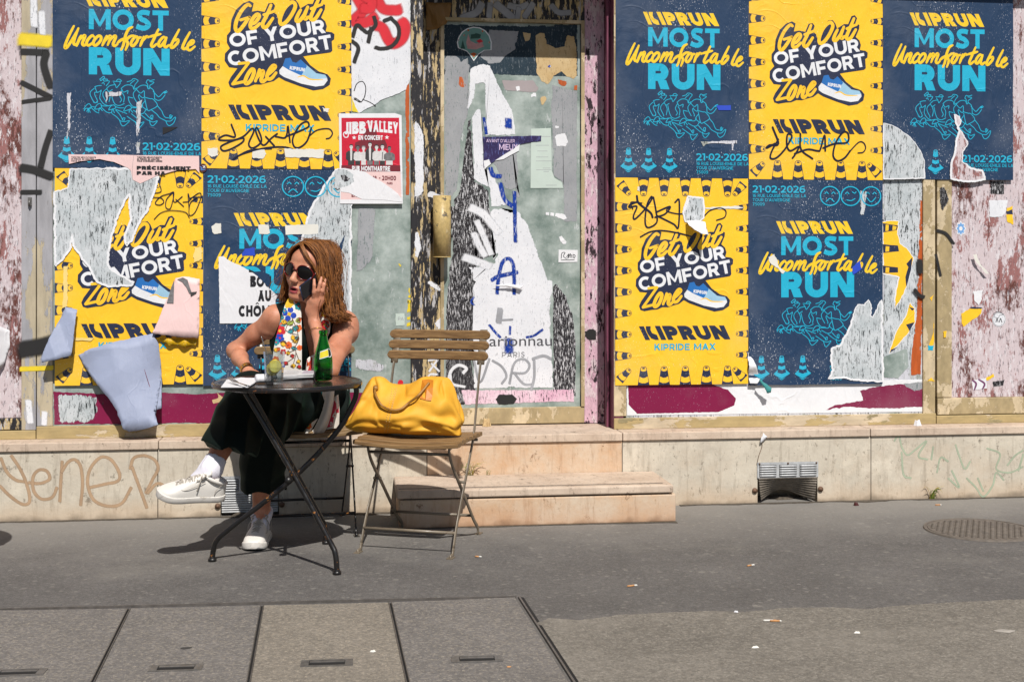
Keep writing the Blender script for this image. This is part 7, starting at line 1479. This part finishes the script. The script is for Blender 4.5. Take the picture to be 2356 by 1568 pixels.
it += [(SP('c3', q, yd, w*.82, 1.3, 60), 9) for q, w in (([(828, 845), (826, 890)], .038), ([(655, 830), (672, 940)], .016), ([(700, 1180), (720, 1230), (770, 1240)], .024), ([(770, 1290), (800, 1400), (860, 1450)], .024), ([(870, 1350), (872, 1560)], .020))]+[(EP('c3', [(1022, 510), (1090, 470), (1140, 420), (1175, 365), (1150, 440), (1170, 405), (1140, 470), (1080, 495)], yd, WD), 9), (EP('c3', [(617, 697), (645, 696), (640, 712), (618, 724)], yd, WD), 10)]
it += [(SP('c7', q, yd, w*1.3, .5, 60), 11) for q, w in (([(660, 1010), (720, 1050), (750, 1110), (720, 1160)], .008), ([(770, 1160), (800, 1030), (860, 1000), (900, 1040), (870, 1090), (790, 1090)], .008), ([(800, 1090), (860, 1160), (920, 1165)], .008), ([(920, 1000), (990, 980), (1040, 1000)], .010), ([(930, 1010), (930, 1120), (910, 1200)], .009), ([(700, 760), (710, 680)], .02), ([(690, 750), (790, 745)], .007), ([(540, 1010), (580, 1150), (640, 1000)], .008))]
it += [(EP('c7', [(670, 1260), (700, 1225), (790, 1222), (828, 1255), (800, 1298), (700, 1300)], yd, WD), 12)]
shapes_obj('pasted_remains', it, yd, [M['slate'], M['grey_paint'], M['beige_film'], M['orange_paint'], paint('mauve_glass', 160, 150, 152), M['torn_edge'], M['black_scrape'], M['pink_scrape'], M['white_film'], M['spray_blue'], M['blue_print'], M['grey_line'], M['spray_black']], do)
yt = yd-.0016; it = []
def low(s, c, b, m, it, y): it.append((fit(s, *BXW(c, *b, y), bold=0), m))
low('arionnau', 'c7', (640, 850, 1046, 918), 0, it, yt)
for s in caps('PARIS', *BXW('c7', 722, 955, 868, 988, yt), t=.12, gap=.35): it.append((s, 0))
shapes_obj('lettering', it, yt, [paint('grey_lettering', 70, 70, 76)], do)
tag(shapes_obj('sticker', [(P7('c7', [(1088, 292), (1212, 294), (1210, 372), (1087, 374)], .0004), 0)]+[(ST('c7', q, yt-.0003, .0035), 1) for q in ([(1105, 350), (1110, 315), (1130, 312), (1120, 335), (1140, 352)], [(1140, 340), (1155, 320), (1148, 350), (1165, 318), (1163, 345)], [(1175, 345), (1172, 325)], [(1185, 345), (1182, 325), (1196, 330), (1190, 348)], [(1105, 360), (1190, 358)])], yt, [M['torn_edge'], M['black_ink']]), 'white rectangular sticker with a black tag on the door glass', 'sticker')
it = [(P7('c3', [(985, 905), (1125, 900), (1132, 1200), (1150, 1250), (1200, 1280), (1212, 1322), (982, 1322)], .001), 0)]
for k, (x0, x1, yy) in enumerate(((1060, 1120, 960), (1020, 1110, 1022), (1030, 1100, 1062), (1022, 1105, 1104), (1022, 1128, 1132), (1070, 1120, 1182), (1024, 1128, 1194), (1075, 1110, 1206), (1090, 1165, 1302))): it.append((ST('c3', [(x0, yy), (x1, yy)], yt, .0022), 1))
tag(shapes_obj('notice', it, yt, [M['pale_green_paper'], M['grey_line']]), 'pale green paper notice with faint lines on the door glass', 'notice')
ye_ = yt-.002; it = [(P7('c3', [(648, 962), (860, 958), (1058, 954), (1056, 994), (985, 1000), (905, 1014), (860, 1050), (800, 1085), (700, 1152), (652, 1176)], .0015), 0), (P7('c3', [(652, 1130), (690, 1120), (706, 1150), (660, 1190)], .002), 2)]
for s in caps("AVANT D'ALLER", *BXW('c3', 672, 980, 872, 1000, ye_), t=.15, gap=.12): it.append((s, 1))
for s in caps("MIEUX", *BXW('c3', 762, 1014, 892, 1054, ye_), t=.17, gap=.10): it.append((s, 1))
it.append((P7('c3', [(905, 1014), (860, 1050), (800, 1085), (730, 1130), (790, 1120), (900, 1060)], .001), 3))
tag(shapes_obj('paper_strip', it, ye_, [M['purple_print'], M['lilac_text'], M['torn_edge'], M['torn_edge']]), 'torn purple flyer with pale words stuck on the door glass', 'torn paper')
ARC = [(464, 300), (476, 262), (500, 225), (535, 202), (580, 190), (625, 195), (665, 215), (695, 252), (710, 300), (709, 355), (660, 357), (618, 385), (583, 432), (560, 395), (535, 365), (505, 352), (472, 340)]
sm = lambda k: [(586+(x-586)*k, 300+(y-300)*k) for x, y in ARC]
tag(shapes_obj('sticker', [(P7('c3', ARC, .0002), 0), (P7('c3', sm(.93), .0002), 1), (P7('c3', [(530, 300), (545, 240), (560, 290), (600, 310), (640, 290), (655, 330), (600, 350), (540, 345)], .001), 2), (P7('c3', [(490, 345), (505, 280), (525, 345)], .002), 3), (P7('c3', [(560, 275), (562, 245), (600, 235), (635, 245), (630, 270)], .002), 3), (P7('c3', [(560, 380), (583, 370), (605, 382), (583, 405)], .001), 4), (P7('c3', [(600, 290), (630, 275), (650, 295), (620, 305)], .001), 5)]+[(poly2(wp('c3', disc2(x, y, 7), yt)), 4) for x, y in ((515, 250), (545, 215), (645, 222), (690, 300), (478, 285))], yt-.0004, [M['torn_edge'], M['teal_print'], M['flesh_print'], paint('dark_teal', 40, 80, 72), M['orange_paint'], M['sprayed_red']]), 'shell shaped teal sticker with white border at the top of the door', 'sticker')
# top of the door: grey strokes on black, crumpled brown paper at the hinge side
yo = DY-.0026; shapes_obj('graffiti', [(SP('c3', q, yo, w*1.2, .4), 0) for q, w in (([(640, 30), (600, 90), (500, 130)], .028), ([(700, 30), (690, 120)], .022), ([(740, 30), (860, 130)], .030), ([(830, 40), (900, 55), (960, 35)], .024), ([(900, 60), (890, 130)], .02), ([(1000, 30), (940, 120)], .024), ([(1130, 40), (1180, 90), (1260, 90)], .022))], yo, [M['grey_line']], do)
curled('paper_scrap', 'c3', [(248, 20), (428, 25), (415, 110), (390, 170), (330, 205), (250, 215)], DY-.002, lambda x, z: .01+.006*math.sin(60*x+40*z), [printed('brown_paper', srgb(140, 104, 56), 0, wrinkle=2)], 'crumpled brown paper stuck on the upper door corner', step=.015)
# sprayed black and white on the post and door stile
yq = FY-.0049; it = [(EP('c3', q, yq, .02), m) for q, m in (([(156, 800), (200, 860), (240, 940), (240, 1340), (215, 1380), (160, 1400)], 0), ([(158, 790), (200, 830), (238, 900), (238, 960), (200, 890)], 1))]+[(EP('c7', q, yq, .02), m) for q, m in (([(148, 150), (190, 180), (208, 280), (180, 360), (148, 380)], 0),)]
shapes_obj('graffiti', it, yq, [M['white_film'], M['spray_black']], shop)
yq = DY-.0012; it = [(EP('c7', q, yq, .02), 0) for q in ([(280, 770), (310, 720), (345, 730), (346, 810), (300, 815)], [(232, 470), (300, 500), (346, 560), (345, 590), (280, 550), (232, 520)])]+[(EP('c3', [(250, 1330), (300, 1340), (368, 1360), (366, 1400), (300, 1400), (250, 1390)], yq, .02), 0)]+[(SP('c7', q, yq, .009, .5), 0) for q in ([(245, 1010), (300, 1000)], [(300, 1010), (250, 1080)], [(265, 1030), (315, 1080)], [(300, 1100), (255, 1100), (245, 1130), (290, 1160)])]+[(EP('c3', [(262, 1100), (290, 1095), (285, 1130), (262, 1140)], yq, .02), 0)]
shapes_obj('graffiti', it, yq, [M['white_film']], do)
yq = DY-.0004; shapes_obj('graffiti', [(EP('c7', [(1245, 820), (1290, 795), (1340, 800), (1342, 880), (1290, 888), (1250, 860)], yq, .02), 0), (EP('c3', [(1345, 965), (1380, 970), (1375, 1020), (1345, 1015)], yq, .02), 0), (EP('c3', [(1385, 500), (1420, 540), (1430, 640), (1405, 740), (1400, 620)], yq, .02), 1)], yq, [M['spray_black'], M['purple_wood']], do)
# writing on the stone base
yy = -.0006; it = [(SP('w6', q, yy, .0125, 1.0, 30), 0) for q in ([(5, 280), (40, 360), (90, 405), (140, 415)], [(65, 265), (120, 350), (160, 450), (170, 530), (130, 545), (60, 500), (0, 440)], [(165, 420), (230, 425), (285, 400), (270, 355), (225, 348), (190, 390), (195, 470), (240, 515), (300, 505), (328, 450)], [(358, 300), (350, 420), (344, 528)], [(355, 360), (390, 305), (430, 288), (465, 330), (475, 430), (465, 550)], [(510, 450), (600, 430), (680, 410), (685, 360), (640, 290), (580, 275), (520, 340), (505, 430), (540, 520), (620, 555), (700, 540), (755, 450)], [(750, 340), (770, 280), (830, 265), (890, 290), (910, 340), (880, 400), (840, 480)], [(760, 330), (800, 440), (845, 565)], [(850, 480), (910, 425), (985, 470)])]
shapes_obj('graffiti', it, yy, [M['yener']], shop)
it = [(SP('w8', q, yy, .0075, 1.5, 22), 0) for q in ([(1210, 270), (1235, 240), (1250, 300), (1280, 345), (1320, 320), (1385, 270), (1340, 350), (1390, 370)], [(1250, 330), (1260, 450), (1300, 470)], [(1410, 370), (1420, 300)], [(1440, 440), (1460, 360), (1500, 380)], [(1540, 290), (1560, 350), (1590, 420), (1620, 380)], [(1600, 470), (1650, 520), (1690, 570), (1740, 510), (1760, 440), (1800, 480)], [(1710, 310), (1780, 340), (1760, 420), (1830, 440), (1900, 410)], [(1820, 400), (1860, 350), (1905, 320)], [(1880, 430), (1905, 340)], [(1660, 470), (1690, 540)], [(1520, 430), (1560, 520), (1500, 470)])]
shapes_obj('graffiti', it, yy, [M['faint_green']], shop)
# ---------------------------------------------------------------- vents, manhole, litter, weeds
M['zinc'] = plain('pressed_zinc', srgb(188, 190, 192), .5, .3, var=.2, scale=30); M['zinc_dark'] = plain('dirty_zinc', srgb(120, 112, 102), .6, .3, var=.35, scale=40); M['rust'] = plain('rusty_iron', srgb(110, 84, 66), .7, .2, var=.3, scale=50)
def vent(px0, px1, pyt, pyb, label, bent):
    a = W(px0, pyt, 0); b = W(px1, pyb, 0); w = b.x-a.x; zt = a.z; hup = .075; o = thing('vent_cover', ((a.x+b.x)/2, -.01, b.z), label, 'vent cover', 'metal vent covers in the stone base')
    mb = MB(); xs = [a.x+w*t for t in (0, .03, .31, .355, .645, .69, .97, 1)]
    box(mb, a.x, b.x, -.006, -.002, zt-.012, zt); box(mb, a.x, b.x, -.006, -.002, zt-hup, zt-hup+.006)
    for k in (0, 2, 4, 6): box(mb, xs[k], xs[k+1], -.0062, -.0022, zt-hup, zt-.0121)
    mb.build('plate', M['zinc'], o)
    lo = MB(); seg = ((xs[1], xs[2]), (xs[3], xs[4]), (xs[5], xs[6]))
    for x0, x1 in seg:
        for k in range(5):
            z = zt-.0135-k*.0112; rings = [[(x, -.003, z), (x, -.013, z-.004), (x, -.012, z-.0085), (x, -.003, z-.0098)] for x in np.linspace(x0+.002, x1-.002, 6)]; loft(lo, rings)
    lo.build('louvre', M['zinc'], o)
    lw = MB(); n = 9; zb0 = zt-hup; hh = zb0-max(b.z, .012)
    for k in range(n):                               # ribbed lower half, pushed in when bent
        t0, t1 = k/n, (k+.86)/n; rows = []
        for t in (t0, (t0+t1)/2, t1):
            row = []
            for i in range(25):
                u = i/24; ins = (.10*t*(1-abs(2*u-1)**2.2) if bent else .02*t); z = zb0-hh*t*(1-(.30*math.sin(math.pi*u)**2 if bent else 0)); bul = .006 if t == (t0+t1)/2 else 0
                row.append((a.x+w*(.02+.96*u+(.04*t*(1-2*u) if bent else 0)), -.004+ins-bul, z))
            rows.append(row)
        loft(lw, rows, closed=False, caps=False)
    lw.build('ribbed_plate', M['zinc_dark'] if bent else M['zinc'], o)
    for x, z in ((a.x+.01, zt-.006), (b.x-.01, zt-.006), ((a.x+b.x)/2, zt-.006)): sc_ = MB(); tube(sc_, [(x, -.006, z), (x, -.0095, z)], .0045, 8); sc_.build('screw', M['rust'], o)
    for x in (a.x-.012, b.x+.012): sc_ = MB(); tube(sc_, [(x, .0, zt-.135), (x, -.008, zt-.135), (x, -.0085, zt-.135), (x, -.012, zt-.135)], [.013, .013, .006, .005], 12); sc_.build('fixing', M['rust'], o)
    return o
vent(1741, 1881, 1063, 1150, 'zinc vent cover with its lower half bent inwards', True)
vent(507, 642, 1095, 1188, 'zinc vent cover with straight louvres behind the woman\'s legs', False)
# dirt heaped at the vents
M['dirt'] = plain('dry_dirt', srgb(84, 76, 66), .95, var=.4, scale=60, bump=.6)
# manhole
M['iron'] = plain('manhole_iron', srgb(106, 98, 90), .75, .1, var=.25, scale=30, bump=.3)
mc = G(2255, 1219); mh = thing('manhole_cover', (mc.x, mc.y, 0), 'round iron manhole cover with raised studs in the pavement', 'manhole cover')
rm = (G(2380, 1219)-G(2130, 1219)).length/2; mb = MB(); lathe(mb, [(0, .005), (rm*.93, .005), (rm*.935, .002), (rm*.955, .002), (rm*.96, .006), (rm, .006), (rm+.003, .0005)], (mc.x, mc.y, 0), 56, smooth=False); mb.build('cover_plate', M['iron'], mh)
mb = MB(); k = 0
for i in range(-9, 10):
    for j in range(-9, 10):
        x, y = (i+.5*(j % 2))*rm/8.6, j*rm/9.2
        if math.hypot(x, y) < rm*.86: s = rm*.042; loft(mb, [[(mc.x+x+q*s*c, mc.y+y+q*s*d*1.2, .005+zz) for c, d in ((-1, -.4), (0, -1), (1, -.4), (1, .6), (0, 1), (-1, .6))] for q, zz in ((1, 0), (.72, .003))])
mb.build('stud_pattern', M['iron'], mh)
# grime swept along the foot of the wall and into the joints of the slabs
def grime(pts, seed):
    o = ground_sheet('grime', pts, .0035, M['dirt'], 'stuff', .003); return o
rg = random.Random(11)
def along(a, b, off, wmax, seed, z=0):
    a, b = Vector(a[:2]), Vector(b[:2]); t = (b-a).normalized(); nn = Vector((t.y, -t.x)); L = (b-a).length; n = max(4, int(L/.035)); top = []; low = []
    for i in range(n+1):
        p = a+t*(L*i/n); w = wmax*max(.12, .5+.9*mnoise.noise(Vector((p.x*5, seed, p.y*5)))+.4*mnoise.noise(Vector((p.x*23, seed, 2)))); top.append(tuple(p)); low.append(tuple(p+nn*w))
    return top+low[::-1]
fa, fb = W(-60, 1200, 0), W(907, 1180, 0); grime(along((fa.x, -.0005), (fb.x, -.0005), 0, .045, 1), 1)
fa, fb = W(1562, 1165, 0), W(2450, 1140, 0); grime(along((fa.x, -.0005), (fb.x, -.0005), 0, .045, 2), 2)
grime(along((xl+.012, yf-.0005), (xrr, yf-.0005), 0, .03, 3), 3)
# litter
M['filter'] = plain('cigarette_filter', srgb(196, 142, 92), .8); M['cig_paper'] = plain('cigarette_paper', srgb(218, 216, 210), .8)
def butt(px, py, ang, L, label, part=.5, z=.007, flip=1):
    p = G(px, py); d = v3(math.cos(R(ang)), math.sin(R(ang)), 0); q = np.array(p)+v3(0, 0, z+.0032); mb = MB(); tube(mb, [tuple(q-d*L/2), tuple(q+d*(L*part-L/2))], .0031, 8, 0); tube(mb, [tuple(q+d*(L*part-L/2)), tuple(q+d*(L*.92-L/2)), tuple(q+d*L/2+v3(0, 0, -.001))], [.003, .003, .0025], 8, 1)
    tag(mb.build('cigarette_butt', [M['filter'], M['cig_paper']]), label, 'cigarette butt', 'cigarette butts on the ground')
butt(1100, 1281, -20, .026, 'crumpled cigarette butt on the pavement before the bag chair', .6, 0)
butt(1454, 1348, 15, .040, 'cigarette butt alone in the middle of the smooth asphalt', .7, 0)
butt(1727, 1301, 25, .036, 'torn cigarette butt on the smooth asphalt near the vent', .55, 0)
butt(1770, 1433, 170, .040, 'pale cigarette butt with a second one, on the rough asphalt', .2); butt(1784, 1434, -8, .036, 'orange filter beside a pale butt on the rough asphalt', .85)
butt(2158, 1162, 0, .030, 'cigarette butt at the foot of the wall by the weed', .8, 0)
def scrap(name, px, py, r, mat, label, h=.004, seed=0, z=.0, cat='litter', onw=None):
    p = G(px, py) if onw is None else onw; rnd = random.Random(seed); mb = MB(); n = 9; ring = [(p[0]+r*(1+.35*rnd.uniform(-1, 1))*math.cos(2*math.pi*i/n), p[1]+.6*r*(1+.35*rnd.uniform(-1, 1))*math.sin(2*math.pi*i/n)) for i in range(n)]
    mb.add([(x, y, p[2]+z+.0008) for x, y in ring]+[(p[0]+(x-p[0])*.6, p[1]+(y-p[1])*.6, p[2]+z+h*(1+.5*rnd.random())) for x, y in ring]+[(p[0], p[1], p[2]+z+h*.9)], [(i, (i+1) % n, n+(i+1) % n, n+i) for i in range(n)]+[(n+i, n+(i+1) % n, 2*n) for i in range(n)])
    tag(mb.build(name, mat), label, cat)
scrap('paper_scrap', 1972, 1460, .011, M['tape'], 'pale crumpled scrap alone on the rough asphalt', seed=1, z=.007)
scrap('paper_scrap', 2308, 1455, .03, plain('chalky_spill', srgb(160, 154, 146), .9, var=.2), 'wide chalky white patch on the rough asphalt', .002, 2, .007)
scrap('paper_scrap', 1738, 1494, .011, M['tape'], 'small torn pale scrap lying in a hollow of the rough asphalt', seed=3, z=.007)
scrap('paper_scrap', 1693, 1412, .007, M['paper'], 'tiny white scrap at the ragged asphalt edge', seed=4, z=.007)
scrap('paper_scrap', 858, 1503, .008, M['tape'], 'tiny white scrap on the pale paving slab', seed=5, z=.006)
scrap('leaf', 1170, 1530+8, .007, M['filter'], 'small orange leaf on the grey paving slab', .002, 6, .006)
scrap('bottle_cap', 1968, 1162, .016, plain('dark_red_cap', srgb(70, 26, 24), .4), 'dark red crushed cap near the wall', .012, 7)
scrap('chewing_gum', 430, 1497-3, .02, plain('old_gum', srgb(60, 58, 56), .9), 'dark flattened gum stain on a speckled slab', .001, 8, .006, 'gum')
scrap('gravel_heap', 1800, 1146, .07, M['dirt'], 'dry dirt spilling out under the bent vent', .012, 9)
scrap('gravel_heap', 560, 1186, .06, M['dirt'], 'dry dirt under the straight vent behind the legs', .014, 10)
lp = W(2110, 974, .06); scrap('paper_scrap', 0, 0, .018, M['paper'], 'white crumpled paper on the stone ledge under the frame', .024, 11, 0, 'litter', (lp.x, .06, Z0))
lp = W(1148, 972, .3); scrap('leaf', 0, 0, .022, M['beige_film'], 'dry curled leaf lying on the door sill', .03, 12, 0, 'leaf', (W(1120, 975, .31).x, .31, Z0))
curled('paper_scrap', 'w8', [(500, 225), (522, 245), (490, 278), (484, 276), (488, 250)], -.004, lambda x, z: .012, [M['paper']], 'white triangular paper caught on a wire above the bent vent', step=.012, cat='litter')
wm = MB(); tube(wm, [tuple(p) for p in catmull([tuple(W(*D('w8', x, y), -.004)) for x, y in ((496, 262), (497, 300), (480, 350), (470, 395))], 5)], .0015, 5); tag(wm.build('wire', M['rust']), 'thin wire running from the paper triangle to the vent', 'wire')
# weeds
M['weed'] = plain('weed_green', srgb(110, 130, 50), .6, var=.35, scale=30); M['weed_dry'] = plain('dry_weed', srgb(176, 150, 70), .7, var=.3)
def weed(p, n, hgt, label, seed):
    rnd = random.Random(seed); mb = MB()
    for k in range(n):
        a = rnd.uniform(0, 2*math.pi); l = hgt*rnd.uniform(.5, 1.1); o = Vector(p)+Vector((rnd.gauss(0, .008), -.003, 0)); s_ = rnd.uniform(.3, 1.1)
        pts = catmull([o, o+Vector((math.cos(a)*l*.2*s_, -abs(math.sin(a))*l*.12, l*.5)), o+Vector((math.cos(a)*l*.55*s_, -abs(math.sin(a))*l*.3, l*.8)), o+Vector((math.cos(a)*l*1.0*s_, -abs(math.sin(a))*l*.5, l*rnd.uniform(.35, .95)))], 4)
        m_ = len(pts); tube(mb, [tuple(q) for q in pts], [.0028*(1-i/m_*.85) for i in range(m_)], 5, 0 if rnd.random() < .6 else 1, flat=(.3, 1.3))
    tag(mb.build('weed', [M['weed'], M['weed_dry']]), label, 'weed', 'weeds in the wall joints')
q = G(2138, 1146); weed((q.x, min(q.y, -.006), 0), 16, .075, 'green weed growing at the foot of the wall below green spray', 1)
weed((W(1085, 1085, -.012).x, -.014, .168), 14, .07, 'dry grassy weed growing at the back of the stone step', 2); weed((W(1122, 1085, -.012).x, -.014, .168), 5, .035, 'tiny weed sprig on the stone step', 3)
# second table just past the picture edge; only its shadow shows
s_ = G(-142, 1246); t2 = s_+Vector((TZ/math.tan(SUN_EL)*math.sin(SUN_AZ), -TZ/math.tan(SUN_EL)*math.cos(SUN_AZ), 0))
make_table('second black bistro table just past the picture edge, by the scraped brown panel', (t2.x-TC[0], t2.y-TC[1]))
